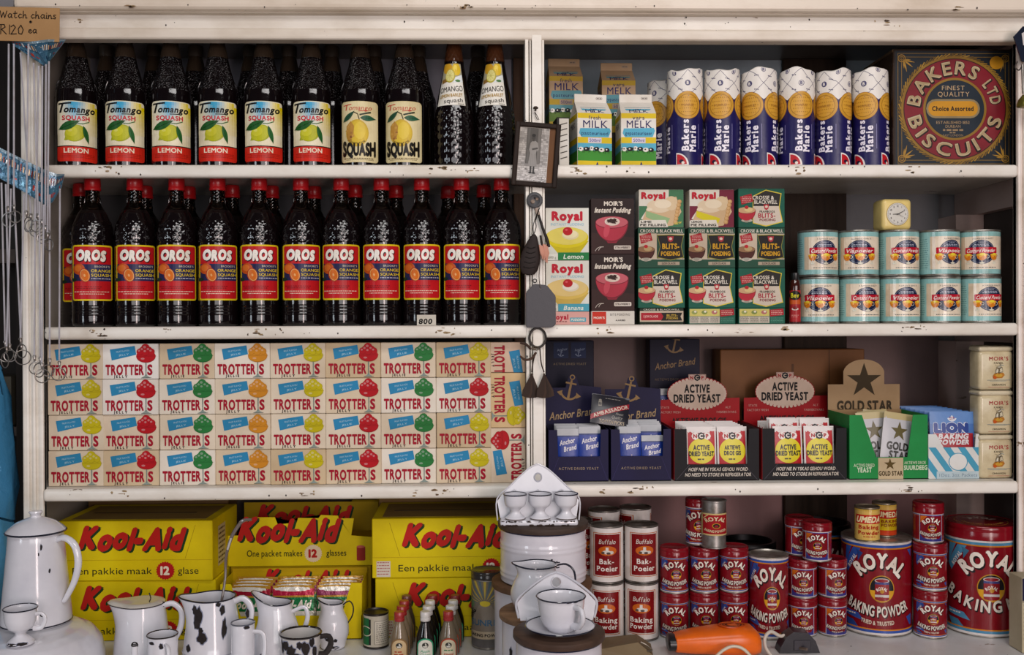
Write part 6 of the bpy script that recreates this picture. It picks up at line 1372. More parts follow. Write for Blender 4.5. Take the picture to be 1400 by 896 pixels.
# slate tag
root = empty('slate_tag', P(739, 420, -.027)); c = root.location; tag(root, 'dark grey slate tag with clipped corners hanging low on the centre post', 'tag')
s = SC(-.027); pts = [(-20, -28), (16, -28), (21, -24), (21, 15), (9, 30), (-9, 32), (-20, 20)]; bb_ = bmesh.new(); f1 = [bb_.verts.new((x*s, 0, z*s)) for x, z in pts]; fc = bb_.faces.new(f1); ex = bmesh.ops.extrude_face_region(bb_, geom=[fc]); bmesh.ops.translate(bb_, vec=(0, .005, 0), verts=[v for v in ex['geom'] if isinstance(v, bmesh.types.BMVert)]); bmesh.ops.bevel(bb_, geom=bb_.edges[:], offset=.0015, segments=2, affect='EDGES')
b = Bag(); b.bm(bb_, '#4b4a4d', 'dark_iron'); b.ring(0, -.0004, 25*s, .0014, .0006, '#8a8684', 'metal', 14); b.build('tag', root, sharp=30)
b = Bag(); b.tube([(0, -.001, 25*s), (-.003, -.004, .062), (.000, -.005, .100)], .0009, '#6d6660', 'rust', 6); b.ring(-.011, .003, 36*s, .0036, .0009, '#1a1716', 'dark_iron', 16); b.build('cord', root)
# ring, bracelet, tassels of small leather tags
root = empty('iron_ring', P(735, 462, -.022)); c = root.location; tag(root, 'dark iron ring hanging from the centre post between the second and third shelves', 'ring')
b = Bag(); b.ring(0, 0, 0, .0165, .0024, '#35302d', 'dark_iron', 32, ry=.0195); b.build('ring', root)
b = Bag(); b.ring(-.008, -.003, -.021, .005, .0009, '#8f806c', 'metal', 16, Matrix.Rotation(.6, 3, 'Z'), .003); b.ring(-.003, -.005, -.022, .006, .0008, '#7c6c58', 'metal', 16, Matrix.Rotation(-.6, 3, 'Z'), .003); b.build('split_ring', root)
root = empty('bracelet', P(720, 480, -.026)); c = root.location; tag(root, 'open brown metal bracelet hooked on the split ring in front of the jelly boxes', 'bracelet')
b = Bag(); b.tube([P(733, 482, -.03)-c, P(727, 490, -.034)-c, P(718, 492, -.036)-c, P(711, 487, -.036)-c], [.0022, .0026, .0026, .002], '#4a352a', 'leather', 8); b.tube([P(711, 469, -.026)-c, P(719, 471, -.026)-c, P(726, 478, -.028)-c], [.0022, .0028, .0022], '#3c2a22', 'leather', 8); b.build('bracelet', root)
for n, (px0, px1, pyt, nm) in enumerate(((732, 727, 482, 'left'), (738, 744, 476, 'right'))):
    root = empty('leather_tassel', P(px1, 512, -.024-.007*n)); c = root.location; tag(root, 'bundle of small dark leather strips on the centre post, the %s one' % nm, 'tassel', 'leather tassels')
    b = Bag(); b.tube([P(px0, pyt, -.026-.007*n)-c, P((px0+px1)/2-1, 497, -.026-.007*n)-c, Vector((0, 0, .004))], .0013, '#2d2019', 'leather', 6); b.build('string', root)
    for k in range(5):
        a = (k-2)*.13+(.05 if n else -.06); b = Bag(); m_ = Matrix.Rotation(-a, 4, 'Y'); q = [(-.0012, .002), (.0012, .002), (.0078, -.036), (.006, -.048), (-.006, -.048), (-.0078, -.036)]
        b.prism([(x, z) for x, z in q], -.0022+.0012*k, -.0014+.0012*k, ('#33241c', '#3d2b21', '#2b1e18')[k % 3], 'leather', mtx=m_); b.build('leather_strip', root)
# ---- enamel scraps at the right post
root = empty('enamel_plate', P(1396, 62, -.05)); c = root.location; tag(root, 'chipped dark blue and white enamel piece hanging at the upper right edge', 'enamel sign')
b = Bag(); pts = [(-11, 12), (2, 26), (26, 22), (30, -14), (8, -25), (0, -22)]; s = SC(-.05); b.prism([(x*s, z*s) for x, z in pts], -.002, .001, '#1b2130', 'enamel'); A = Art(60, 60); A.poly([(24, 14), (38, 6), (58, 4), (58, 46), (40, 50), (30, 44), (34, 34), (26, 30)], '#cfc8c4', 1); b.art(A, 60*s, 60*s, flat(6*s, -.0022, -30*s), 'enamel'); b.build('plate', root)
b = Bag(); b.tube([P(1391, 84, -.05)-c, P(1388, 92, -.05)-c, P(1393, 96, -.05)-c, P(1397, 91, -.05)-c], .0014, '#3a3330', 'dark_iron', 7); b.tube([P(1398, 88, -.05)-c, P(1399, 128, -.05)-c], .0028, '#8f8a84', 'metal', 8, sub=1); b.build('hook', root)
root = empty('brass_bell', P(1402, 140, -.05)); tag(root, 'small brass bell shape hanging at the upper right edge', 'bell'); b = Bag(); b.lathe([(0, .016), (.006, .015), (.013, .006), (.0165, -.003), (.0165, -.008), (.012, -.010), (0, -.010)], '#8f8a3e', 'metal', 32); b.build('bell', root)
# ================================================================ left post: price card, packet strips, watch chains
root = empty('price_card', P(32, 33, -.058)); c = root.location; tag(root, 'brown cardboard sign handwritten watch chains R120 each, pinned at the upper left', 'sign')
s = SC(-.058); b = Bag(); b.box(-48*s, 48*s, 0, .002, -23*s, 23*s, '#b08a5e', 'paper', .0005)
HW = {'W': [[(0, 1), (.22, 0), (.5, .8), (.75, 0), (1.05, 1)]], 'a': [[(.6, .55), (.3, .62), (.05, .3), (.25, 0), (.55, .2), (.62, .55), (.6, .1), (.75, 0)]], 't': [[(.3, 1), (.2, .15), (.4, 0), (.55, .1)], [(0, .65), (.6, .7)]], 'c': [[(.55, .52), (.3, .6), (.05, .28), (.25, 0), (.6, .12)]], 'h': [[(.1, 1.05), (.05, 0), (.12, .35), (.4, .55), (.5, .3), (.5, 0), (.7, .05)]], 'i': [[(.1, .55), (.08, .05), (.25, 0)], [(.12, .8), (.14, .84)]], 'n': [[(.02, .55), (.05, 0), (.12, .4), (.38, .55), (.48, .3), (.5, 0), (.65, .05)]], 's': [[(.45, .55), (.15, .55), (.12, .38), (.42, .22), (.35, 0), (.02, .05)]], 'R': [[(.1, 0), (.12, 1)], [(0, 1), (.5, 1.02), (.6, .75), (.2, .5), (.75, 0)]], '1': [[(.2, 0), (.2, 1)]], '2': [[(0, .8), (.3, 1), (.52, .75), (.1, .1), (0, 0), (.65, .05)]], '0': [[(.35, 1), (.05, .6), (.12, .1), (.45, .02), (.62, .5), (.35, 1)]], 'e': [[(.05, .3), (.5, .36), (.4, .58), (.12, .5), (.05, .15), (.3, 0), (.6, .12)]]}
A = Art(96, 46)
def scrawl(t, x, y, h, wd, gap=.2):
    for ch in t:
        if ch == ' ': x += h*.55; continue
        for st in HW[ch]: A.line([(x+px_*h*.92, y-py_*h) for px_, py_ in st], wd, '#1e1812', 2)
        x += (max(q[0] for st in HW[ch] for q in st)+gap)*h*.92
scrawl('Watch', 17, 15, 9.2, 1.1, .14); scrawl('chains', 58, 15, 9.0, 1.1, .12); scrawl('R120', 17, 37, 12.5, 1.2, .16); scrawl('ea', 55, 35, 8.5, 1.1, .1)
b.art(A, 96*s, 46*s, flat(0, -.0002, -23*s), 'paper'); b.build('card', root)
b = Bag(); b.lathe([(0, -.002), (.0025, -.0015), (.002, 0), (0, 0)], '#2a2622', 'metal', 12, fn=lambda r, t, z: (10*s+r*math.sin(t), z-.0003, 3*s+r*math.cos(t))); b.build('pin', root); root.rotation_euler.y = math.radians(-1.2 if False else 1.2)
def strip(cells, Y, lab):
    """sagging strip of printed sachets through pixel corners (top edge, bottom edge)"""
    root = empty('sachet_strip', P(*cells[0][0], Y)); c = root.location; tag(root, lab, 'strip of sachets', 'strips of printed sachets'); g = random.Random(len(cells)); b = Bag()
    n = len(cells); T = [P(p[0][0], p[0][1], Y+p[2])-c for p in cells]; Bt = [P(p[1][0], p[1][1], Y+p[2])-c for p in cells]
    for off, col in ((0, '#3a6078'), (.0014, '#7d8a90')):
        vs = [v+Vector((0, off, 0)) for v in T+Bt]; b.add(vs, [(i, i+1, n+i+1, n+i) for i in range(n-1)], col, 'foil')
    for i in range(n-1):
        q = lambda u, v: (T[i]*(1-u)+T[i+1]*u)*(1-v)+(Bt[i]*(1-u)+Bt[i+1]*u)*v+Vector((0, -.0006, 0))
        def pat(u0, v0, u1, v1, col, dy=0): b.add([q(u0, v0)+Vector((0, dy, 0)), q(u1, v0)+Vector((0, dy, 0)), q(u1, v1)+Vector((0, dy, 0)), q(u0, v1)+Vector((0, dy, 0))], [(0, 1, 2, 3)], col, 'foil')
        pat(0, .0, 1, .10, '#7c8f99'); pat(0, .5, 1, .95, '#47728a')
        for k in range(7):
            u = (k+.2)/7; pat(u, .16+g.uniform(0, .12), min(1, u+.07), .42, g.choice(['#7c2a1c', '#c9a27a', '#d8d6d0', '#8a3a28']), -.0003)
        for k in range(5): u = (k+.3)/5; pat(u, .62+g.uniform(0, .15), min(1, u+.13), .72+g.uniform(0, .18), g.choice(['#2f5f7e', '#7fb3c9', '#1d3a58', '#b03a2a']), -.0003)
    b.build('sachets', root)
    return root
strip([((16, 56), (18, 62), 0), ((42, 57), (60, 90), -.012), ((66, 54), (64, 88), -.02), ((90, 54), (72, 78), 0.0)], -.045, 'folded strip of pale blue printed sachets just under the handwritten sign')
strip([((-8, 198), (-8, 240), -.005), ((20, 212), (18, 254), -.01), ((48, 226), (42, 268), -.014), ((66, 234), (64, 282), -.02), ((78, 238), (72, 276), -.012), ((88, 238), (84, 256), 0.0)], -.047, 'sloping strip of pale blue printed sachets halfway down the left post')
def chain(px0, py0, px1, py1, n, Y, lab, ring_at=None):
    root = empty('watch_chain', P(px0, py0, Y)); c = root.location; tag(root, lab, 'chain', 'watch chains'); b = Bag(); a = Vector((0, 0, 0)); e = P(px1, py1, Y)-c; L = (e-a).length; m = int(L/.0035); pts = []; rr = []
    for k in range(m*2+1): pts.append(a.lerp(e, k/(m*2))); rr.append(.0021 if k % 2 else .0014)
    b.tube(pts, rr, '#b3b2b9', 'tin', 6, sub=1); b.build('links', root)
    b = Bag(); b.tube([e, e+Vector((.001, -.001, -.006)), e+Vector((0, 0, -.013))], [.0012, .0026, .0014], '#a5a2a0', 'metal', 8); b.ring(e.x, e.y, e.z-.0025, .0028, .0007, '#a5a2a0', 'metal', 14, Matrix.Rotation(.5, 3, 'Z')); b.build('clasp', root)
    b = Bag(); g = random.Random(n); R_ = g.uniform(.0105, .0145); b.ring(e.x+g.uniform(-.004, .004), e.y-.001, e.z-.013-R_, R_, .0011, '#9b9896', 'metal', 26, Matrix.Rotation(g.uniform(-.7, .7), 3, 'Z')); b.build('ring', root)
ch = [(12, 60, 11, 282, -.062), (19, 60, 19, 280, -.066), (39, 60, 36, 288, -.070), (28, 72, 42, 292, -.054), (46, 86, 52, 292, -.076), (53, 90, 49, 297, -.070), (58, 90, 57, 300, -.074), (63, 88, 62, 308, -.072), (67, 84, 65, 318, -.078)]
for n, (a, b_, c_, d, Y) in enumerate(ch): chain(a, b_, c_, d, n, Y, 'silver watch chain with ring hanging under the handwritten sign, %s' % orda(n, len(ch)))
ch = [(2, 250, 7, 466, -.056), (8, 252, 13, 470, -.06), (15, 258, 9, 474, -.064), (19, 262, 29, 470, -.06), (33, 266, 28, 462, -.064), (48, 272, 47, 486, -.074), (54, 276, 55, 488, -.078), (60, 280, 57, 496, -.082), (68, 266, 68, 490, -.074), (82, 258, 81, 494, -.06)]
for n, (a, b_, c_, d, Y) in enumerate(ch): chain(a, b_, c_, d, n+20, Y, 'silver watch chain with ring hanging below the sloping strip, %s' % orda(n, len(ch)))
# ================================================================ enamelware and small goods on the counter
WH, RIM = '#dcdce2', '#1b1e2e'
def chips_on(b, mp, spots, seed):
    """dark chipped patches: (x, z, rx, rz) in metres over a mapped surface"""
    g = random.Random(seed)
    for x, z, rx, rz in spots:
        n = 14; pts = []; halo = []
        for k in range(n):
            a = 2*PI*k/n; q = g.uniform(.72, 1.15); pts.append((x+rx*q*math.cos(a), z+rz*q*math.sin(a))); halo.append((x+rx*(q+.18)*math.cos(a), z+rz*(q+.16)*math.sin(a)))
        for P_, col, o, m in ((halo, '#8d93a8', .0003, 'enamel'), (pts, '#241c1a', .0005, 'rust')):
            ctr = mp(x, z, o); b.add([ctr]+[mp(u, v, o) for u, v in P_], [(0, 1+i, 1+(i+1) % n) for i in range(n)], col, m)
def handle(b, pts, r, c=WH, m='enamel', flat_=1.8): b.tube(pts, r, c, m, 12, flat=flat_)
def rimring(b, r, z, t=.0014, c=RIM, fn=None):
    pts = []
    for k in range(48):
        a = 2*PI*k/48; p = fn(r, a, z) if fn else (r*math.sin(a), -r*math.cos(a), z); pts.append(p)
    b.tube(pts, t, c, 'enamel', 6, True, 1)
def surf(prof, fn=None, a0=0):                      # x along the seen front, z up -> point on a lathe surface
    def f(x, z, o):
        r = pr(prof, z)+o; t = a0+x/max(r, .005)
        p = fn(r, t, z) if fn else (r*math.sin(t), -r*math.cos(t), z); return p
    return f
def shell(prof, th=.0012):                          # outer profile -> closed wall with an inside
    return [(0, prof[0][0])]+[(r, z) for z, r in prof]+[(max(r-th, .001), z) for z, r in prof[::-1]][:-1]+[(0, prof[0][0]+th)]
def spout_fn(ang, zs, push, lift, wide=.55, top=None):
    def fn(r, t, z):
        d = (t-ang+PI) % (2*PI)-PI; k = max(0, (z-zs)/(top-zs)); q = math.exp(-(d/wide)**2); e = q*k*k
        return ((r+push*e)*math.sin(t), -(r+push*e)*math.cos(t), z+lift*e)
    return fn
def place(root, px, Y, z, rz=0): root.location = (WX(px, Y, 860), Y, z); root.rotation_euler.z = rz
# upturned roaster lid under the coffee pot
root = empty('enamel_basin', (0, 0, 0)); Yb, zb = -.175, .985; Hb = zb-ZC
pb = smooth_prof([(0, .153), (.006, .1525), (.035, .149), (.068, .143), (.087, .129), (.0965, .110), (.100, .09)], 5)
b = Bag(); b.lathe([(r, z) for z, r in pb]+[(0, pb[-1][0]+.0005)], WH, 'enamel', 72); b.build('basin', root)
b = Bag(); b.tube([((.1535+.0012*math.sin(k*1.7))*math.sin(2*PI*k/60), -(.1535+.0012*math.sin(k*1.7))*math.cos(2*PI*k/60), .004+.0012*math.sin(k*2.3)) for k in range(60)], .0026, '#b9b6b4', 'enamel', 8, True, 1); b.build('rim', root)
place(root, 26, Yb, ZC+.0006); tag(root, 'upturned white enamel basin under the tall coffee pot', 'basin'); zb = ZC+.0006+pb[-1][0]+.0005
# coffee pot
root = empty('enamel_coffee_pot', (0, 0, 0)); Yp = -.135; s = SC(Yp)
pc = smooth_prof([(0, .0610), (.004, .0625), (.05, .0590), (.11, .0535), (.165, .0490), (.172, .0487)], 4)
b = Bag(); b.lathe([(0, .001)]+[(r, z) for z, r in pc]+[(0, .1722)], WH, 'enamel', 64); rimring(b, .0627, .003, .0014); chips_on(b, surf(pc), [(.030, .150, .0018, .006), (.046, .105, .002, .004), (.026, .138, .0012, .003)], 2); b.build('body', root)
b = Bag(); b.lathe([(.0505, .171), (.0525, .1725), (.0525, .1745), (.046, .181), (.034, .190), (.018, .1965), (.010, .199), (.0085, .2015), (.010, .205), (.0125, .2075), (.011, .2105), (0, .212)], WH, 'enamel', 56); rimring(b, .0527, .1722, .0019); b.build('lid', root)
b = Bag(); a = math.radians(72); u = Vector((math.sin(a), -math.cos(a), 0)); handle(b, [u*.046+Vector((0, 0, .158)), u*.066+Vector((0, 0, .163)), u*.088+Vector((0, 0, .150)), u*.096+Vector((0, 0, .120)), u*.088+Vector((0, 0, .085)), u*.068+Vector((0, 0, .050)), u*.062+Vector((0, 0, .043))], [.006, .0062, .0066, .0066, .006, .005, .004], flat_=.75); b.build('handle', root)
place(root, 50, Yp, zb+.0004); tag(root, 'tall white enamel coffee pot with domed lid and large side handle', 'coffee pot')
# footed egg cup with handle
root = empty('enamel_egg_cup', (0, 0, 0)); Ye = -.262
pe = smooth_prof([(0, .0225), (.004, .0225), (.010, .016), (.016, .0095), (.020, .0105), (.028, .0205), (.040, .0255), (.058, .0272), (.0625, .0278)], 5)
b = Bag(); b.lathe(shell(pe), WH, 'enamel', 44); rimring(b, .0278, .0625, .0013); chips_on(b, surf(pe), [(-.008, .003, .012, .0025), (.010, .004, .009, .003)], 5); b.build('cup', root)
b = Bag(); handle(b, [(.024, 0, .050), (.036, -.002, .052), (.042, -.002, .042), (.036, -.002, .028), (.022, 0, .026)], .0032, WH, 'enamel', 1.5); b.ring(.038, -.004, .05, .003, .0012, '#2a201c', 'rust', 12); b.build('handle', root)
place(root, 28, Ye, zb+.0004); root.rotation_euler.z = .1; tag(root, 'small footed white enamel cup with chipped foot before the coffee pot', 'cup')
# covered jug
root = empty('enamel_jug', (0, 0, 0)); pj = smooth_prof([(0, .052), (.004, .0535), (.05, .051), (.10, .0455), (.126, .0425)], 4); fn = spout_fn(math.radians(-80), .07, .018, .003, .5, .126)
b = Bag(); b.lathe([(0, .001)]+[(r, z) for z, r in pj]+[(0, .1262)], WH, 'enamel', 56, fn=fn); rimring(b, .0428, .1262, .0012, '#3a3436', fn); b.build('body', root)
b = Bag(); b.lathe([(.043, .1265), (.0432, .128), (.036, .131), (.030, .1315), (.022, .130), (.0, .1335)], '#cfcabf', 'enamel', 48, fn=fn); b.tube([(.018, -.01, .131), (.022, -.014, .139), (.019, -.014, .149)], .0011, '#2a2420', 'rust', 6); chips_on(b, lambda x, z, o: (x, -.04*math.sqrt(max(0, 1-(x/.044)**2))-.0018, z), [(-.014, .1275, .009, .0013)], 3); b.build('lid', root)
b = Bag(); handle(b, [(.041, 0, .120), (.060, 0, .124), (.076, 0, .108), (.074, 0, .078), (.058, 0, .048), (.050, 0, .040)], [.0045, .005, .005, .005, .0045, .004], flat_=1.5); b.ring(.042, -.004, .124, .004, .0014, '#2a201c', 'rust', 12); b.build('handle', root)
place(root, 194, -.105, ZC+.0006); tag(root, 'white enamel jug with flat lid and broad side handle, left of the chipped jug', 'jug')
def mug(px, Y, pyr, rpx, name, lab, hs, chips=(), taper=.96, rimc=RIM, hh=None, cat='mug'):
    root = empty(name, (0, 0, 0)); r = rpx*SC(Y); H = WZ(pyr, Y, px)-ZC; p = [(0, r*taper-.002), (.003, r*taper), (H*.5, r*(taper+1)/2), (H, r)]
    b = Bag(); b.lathe(shell(p, .0013), WH, 'enamel', 44); rimring(b, r, H, .0014, rimc); chips_on(b, surf(p), chips, 7); b.build('body', root)
    b = Bag(); u = Vector((math.sin(hs), -math.cos(hs), 0)); handle(b, [u*(r-.001)+Vector((0, 0, H*.86)), u*(r+.016)+Vector((0, 0, H*.84)), u*(r+.020)+Vector((0, 0, H*.62)), u*(r+.014)+Vector((0, 0, H*.36)), u*(r-.001)+Vector((0, 0, H*.30))], .0035, flat_=1.6); b.build('handle', root); place(root, px, Y, ZC+.0006); tag(root, lab, cat); return root
mug(222, -.215, 868, 20, 'enamel_mug', 'small white enamel mug with dark chipped rim before the lidded jug', .55, [(.006, .085, .004, .006), (-.012, .09, .006, .003)], 1.0, '#2a2422')
# upturned funnel
root = empty('enamel_funnel', (0, 0, 0)); b = Bag(); b.lathe([(.034, 0), (.035, .002), (.018, .060), (.010, .072), (.0062, .0735), (.0052, .098), (.004, .098), (.004, .07)], WH, 'enamel', 40); b.build('cone', root); b = Bag(); b.ring(0, 0, .098, .0052, .0012, '#2a2422', 'rust', 16, Matrix.Rotation(0, 3, 'X')); rimring(b, .0052, .098, .0012, '#2a2422'); b.build('rim', root); place(root, 184, -.272, ZC+.0006); tag(root, 'upturned small white enamel funnel at the lower edge, tip only showing', 'funnel')
# chipped jug
root = empty('enamel_jug', (0, 0, 0)); pj = smooth_prof([(0, .056), (.004, .0575), (.04, .056), (.046, .0545), (.10, .0475), (.142, .0425)], 4); fn = spout_fn(math.radians(-78), .085, .020, .005, .5, .142)
b = Bag(); b.lathe(shell(pj), WH, 'enamel', 56, fn=fn); rimring(b, .0425, .142, .0016, '#211f2a', fn); rimring(b, .0562, .044, .0008, '#b9bcc9'); chips_on(b, surf(pj, fn), [(-.016, .118, .010, .016), (-.018, .104, .007, .012), (-.006, .078, .010, .012), (-.010, .092, .005, .006), (.030, .126, .005, .010), (.034, .092, .005, .018), (-.038, .056, .007, .007), (.022, .137, .005, .004), (-.024, .128, .005, .008)], 9); b.build('body', root)
b = Bag(); handle(b, [(.041, 0, .132), (.058, 0, .138), (.072, 0, .122), (.070, 0, .096), (.056, 0, .068), (.050, 0, .060)], [.005, .0055, .0055, .0055, .005, .004], flat_=1.5); chips_on(b, lambda x, z, o: (x, -.0085-o, z), [(.068, .112, .004, .009)], 3); b.build('handle', root)
place(root, 291, -.125, ZC+.0006); tag(root, 'white enamel jug with large dark chips and a round handle', 'jug')
# ladle standing in it
root = empty('ladle', P(322, 790, -.10)); c = root.location; b = Bag(); b.tube([P(303, 822, -.115)-c, P(308, 790, -.105)-c, P(309, 762, -.10)-c, P(316, 736, -.098)-c, P(326, 719, -.096)-c, P(333, 712, -.097)-c, P(344, 711, -.099)-c], [.0026, .0026, .0030, .0036, .0038, .0034, .0026], '#6b5f5a', 'enamel', 8); b.tube([P(311, 752, -.102)-c, P(316, 736, -.101)-c], .0022, '#b9b6b2', 'enamel', 8); b.build('ladle_handle', root)
b = Bag(); e = P(301, 850, -.12)-c; b.tube([P(303, 822, -.115)-c, e], .0026, '#6b5f5a', 'enamel', 8); b.lathe([(0, -.012), (.012, -.010), (.019, -.002), (.021, .006), (.0195, .006), (.017, -.001), (0, -.009)], '#c9c8cc', 'enamel', 28, e.x, e.y, e.z-.004); b.build('bowl', root); tag(root, 'long hooked ladle handle standing up out of the chipped jug', 'ladle')
# small measure
mug(332, -.205, 852, 15.5, 'enamel_measure', 'slim white enamel measure with a thin handle before the chipped jug', 1.45, [(.012, .112, .006, .004)], 1.0, '#565a66')
# white belly jugs
def belly_jug(px, Y, prof, sp, hpts, chips, lab, rim=RIM, hr=.004, inner=None):
    root = empty('enamel_jug', (0, 0, 0)); p = smooth_prof(prof, 6); top = p[-1][0]; fn = spout_fn(sp[0], sp[1], sp[2], sp[3], sp[4], top)
    b = Bag(); b.lathe(shell(p), WH, 'enamel', 60, fn=fn); rimring(b, p[-1][1], top, .0013, rim, fn); chips_on(b, surf(p, fn), chips, 4); b.build('body', root)
    b = Bag(); handle(b, hpts, hr, flat_=1.4) if hr > .003 else b.tube(hpts, hr, '#2b2726', 'rust', 8); b.build('handle', root); place(root, px, Y, ZC+.0006); tag(root, lab, 'jug'); return root
belly_jug(379, -.125, [(0, .040), (.004, .042), (.03, .047), (.065, .045), (.095, .036), (.118, .029), (.130, .0275)], (math.radians(-85), .09, .020, .022, .8), [(.030, 0, .112), (.052, 0, .120), (.058, 0, .100), (.048, 0, .070), (.042, 0, .058)], [(-.018, .04, .006, .007)], 'plain white enamel jug with a high curved spout, right of the chipped jug', hr=.0036)
belly_jug(455, .005, [(0, .023), (.003, .0255), (.012, .027), (.030, .0325), (.055, .0305), (.075, .0225), (.088, .021), (.092, .0212)], (math.radians(-82), .062, .010, .010, .8), [(.020, 0, .086), (.034, 0, .094), (.042, 0, .082), (.040, 0, .064), (.030, 0, .048)], [(-.004, .030, .008, .009), (-.026, .032, .006, .008), (.004, .006, .014, .004), (.010, .022, .004, .004), (-.006, .024, .004, .004)], 'small white enamel cream jug with round dark chips and wire handle', hr=.0014)
# badly chipped cup
root = empty('enamel_cup', (0, 0, 0)); Y = -.205; r = 27.5*SC(Y); H = WZ(866, Y, 410)-ZC; p = smooth_prof([(0, r*.62), (.004, r*.66), (H*.35, r*.80), (H*.75, r*.93), (H, r)], 5)
b = Bag(); b.lathe(shell(p, .0014), '#c9c6c2', 'enamel', 48); rimring(b, r, H, .0022, '#231d1b'); chips_on(b, surf(p), [(-.024, H-.014, .008, .010), (-.012, H-.024, .010, .012), (.004, H-.012, .005, .008), (.016, H-.020, .008, .014), (.028, H-.010, .006, .009), (-.002, H-.034, .014, .008), (-.034, H-.02, .005, .014), (.034, H-.03, .005, .014)], 12); b.build('cup', root)
b = Bag(); handle(b, [(r*.95, 0, H*.92), (r+.014, 0, H*.93), (r+.018, 0, H*.78), (r+.008, 0, H*.6), (r*.88, 0, H*.58)], .004, '#2b2422', 'rust', 1.5); b.build('handle', root); place(root, 411, Y, ZC+.0006); tag(root, 'badly chipped white enamel cup with dark rim at the lower edge', 'cup')
# little tin
root = empty('small_tin', (WX(514, .012, 870), .012, ZC+.0006)); A = Art(300, 180); A.rect(0, 0, 300, 180, '#b9b3a4', 0); A.rect(0, 14, 128, 170, '#1f6a3c', 1); A.rect(128, 18, 136, 168, '#2a2a2a', 2); A.ring(112, 90, 30, 5, '#c9c2ae', 2, 24); A.rect(150, 30, 232, 164, '#c9c3b4', 1); A.line([(150, 30), (232, 30), (232, 164), (150, 164), (150, 30)], 2, '#6a6a66', 2)
for k in range(10): A.greek(156, 226, 42+k*12, 4, '#7d7a72', 3, k)
can(root, .0262, .0715, None, A, .0042, .0668, body='#4a4642', lm='label'); tag(root, 'little tin with green and grey label right of the cream jug', 'tin')
# essence bottles in files
def art_ess(kind):
    A = Art(90, 130); c, bg = {'green': ('#2f9a72', '#dcdcd2'), 'red': ('#b0452f', '#d8cdb2'), 'tan': ('#8a6a42', '#c9b088')}[kind]
    A.rrect(0, 40, 90, 130, 6, c, 0); A.ell(45, 44, 45, 44, c, 0); A.rrect(5, 44, 85, 127, 5, bg, 1); A.ell(45, 46, 39, 38, bg, 1); A.ell(45, 40, 18, 16, '#3a3a36', 2); A.poly([(31, 44), (59, 44), (53, 52), (37, 52)], '#d8d6cc', 3); A.line([(45, 44), (45, 28)], 2, '#d8d6cc', 3); A.poly([(46, 28), (56, 40), (46, 40)], '#d8d6cc', 3)
    if kind == 'green': A.text('Apple', 45, 74, 14, c, 3, w=52, shear=.2); A.text('Green', 45, 94, 14, c, 3, w=54, shear=.2)
    elif kind == 'red': A.greek(20, 70, 70, 6, '#2f7a4a', 3); A.text('Almond', 45, 92, 12, c, 3, w=52, bold=.04)
    else: A.greek(20, 70, 76, 7, '#a8452f', 3); A.greek(18, 72, 92, 8, '#a8452f', 3, 2)
    A.greek(14, 76, 112, 5, '#55504a', 3, 3); return A
def essence(kind, capc, liq):
    root = empty('essence_bottle', (0, 0, 0)); p = smooth_prof([(0, .0165), (.003, .0185), (.035, .0185), (.05, .0168), (.064, .0125), (.074, .0095), (.080, .0092)], 5)
    b = Bag(); b.lathe([(0, .001)]+[(r, z) for z, r in p], liq, 'bottle', 36); b.build('body', root)
    for k in range(0): pass
    b = Bag(); b.lathe([(.0098, .0775), (.0102, .078), (.0102, .083), (.0095, .0835), (.0095, .0845), (.0102, .0855), (.0100, .094), (.0088, .0955), (0, .0957)], capc, 'plastic', 28, fn=lambda r, t, z: ((r+.0003*math.sin(20*t))*math.sin(t), -(r+.0003*math.sin(20*t))*math.cos(t), z)); b.build('cap', root)
    l = Bag(); l.art(art_ess(kind), .031, .044, wrap_seen(.0188, .0035), 'label', .004); l.build('label', root); return root
RC, WC, BC = '#9c2a2a', '#d3d0cc', '#6e3a32'
pk = {'a': Proto(essence('tan', RC, '#7a6a55')), 'b': Proto(essence('green', WC, '#15120f')), 'c': Proto(essence('red', RC, '#6f6250')), 'd': Proto(essence('red', WC, '#6f6250')), 'e': Proto(essence('tan', BC, '#4a3c30')), 'f': Proto(essence('green', '#8a2c2c', '#15120f'))}
for col_, (px, ks, nm) in enumerate(((546, 'aaae', 'left'), (581.5, 'bbbf', 'middle'), (613, 'cddf', 'right'))):
    for k, t in enumerate(ks):
        Y = -.078+.0385*k if k < 3 else .0375-.0005; Y = (-.078, -.0395, -.001, .0375)[k]; x0 = WX(px, -.078, 860); x = x0+(WX(px+3.5*k*(1 if col_ != 0 else 1), Y, 860)-x0)*.9
        o = pk[t].put((x, Y, ZC+.0006), .05); tag(o, 'small sauce bottle in the %s file before the yellow boxes, %s' % (nm, ('at the front', 'second from front', 'third from front', 'at the back')[k]), 'bottle', 'small sauce bottles in files')
# tall baking powder tin with sun rays
root = empty('baking_powder_tin', (WX(667, .008, 850), .008, ZC+.0006)); A = Art(420, 420); A.rect(0, 0, 420, 420, '#7d7468', 0); cx = 205
for k in range(-9, 10):
    a = math.radians(k*9.5); A.poly([(cx+10*math.sin(a), 138-10*math.cos(a)), (cx+210*math.sin(a-.045), 138-210*math.cos(a-.045)), (cx+210*math.sin(a+.045), 138-210*math.cos(a+.045))], ('#c9b04a', '#5a6f78')[k % 2], 1)
A.ell(cx, 140, 22, 18, '#d8c23c', 3); A.poly([(cx-90, 330), (cx-26, 150), (cx+26, 150), (cx+90, 330)], '#8f8478', 2); A.rect(0, 330, 420, 420, '#6d6a6a', 2); A.text('KING', cx-66, 212, 26, '#1e1a18', 4, w=70, rot=-62, bold=.05); A.text('SUNRISE', cx+6, 262, 38, '#3f6a8a', 4, w=150, bold=.02); A.rrect(cx-84, 318, cx+90, 366, 4, '#c9b9a0', 4); A.text('BAKING POWDER', cx+2, 342, 18, '#2a2422', 5, w=150, bold=.05); A.ell(cx-90, 150, 40, 30, '#5f7f5a', 1)
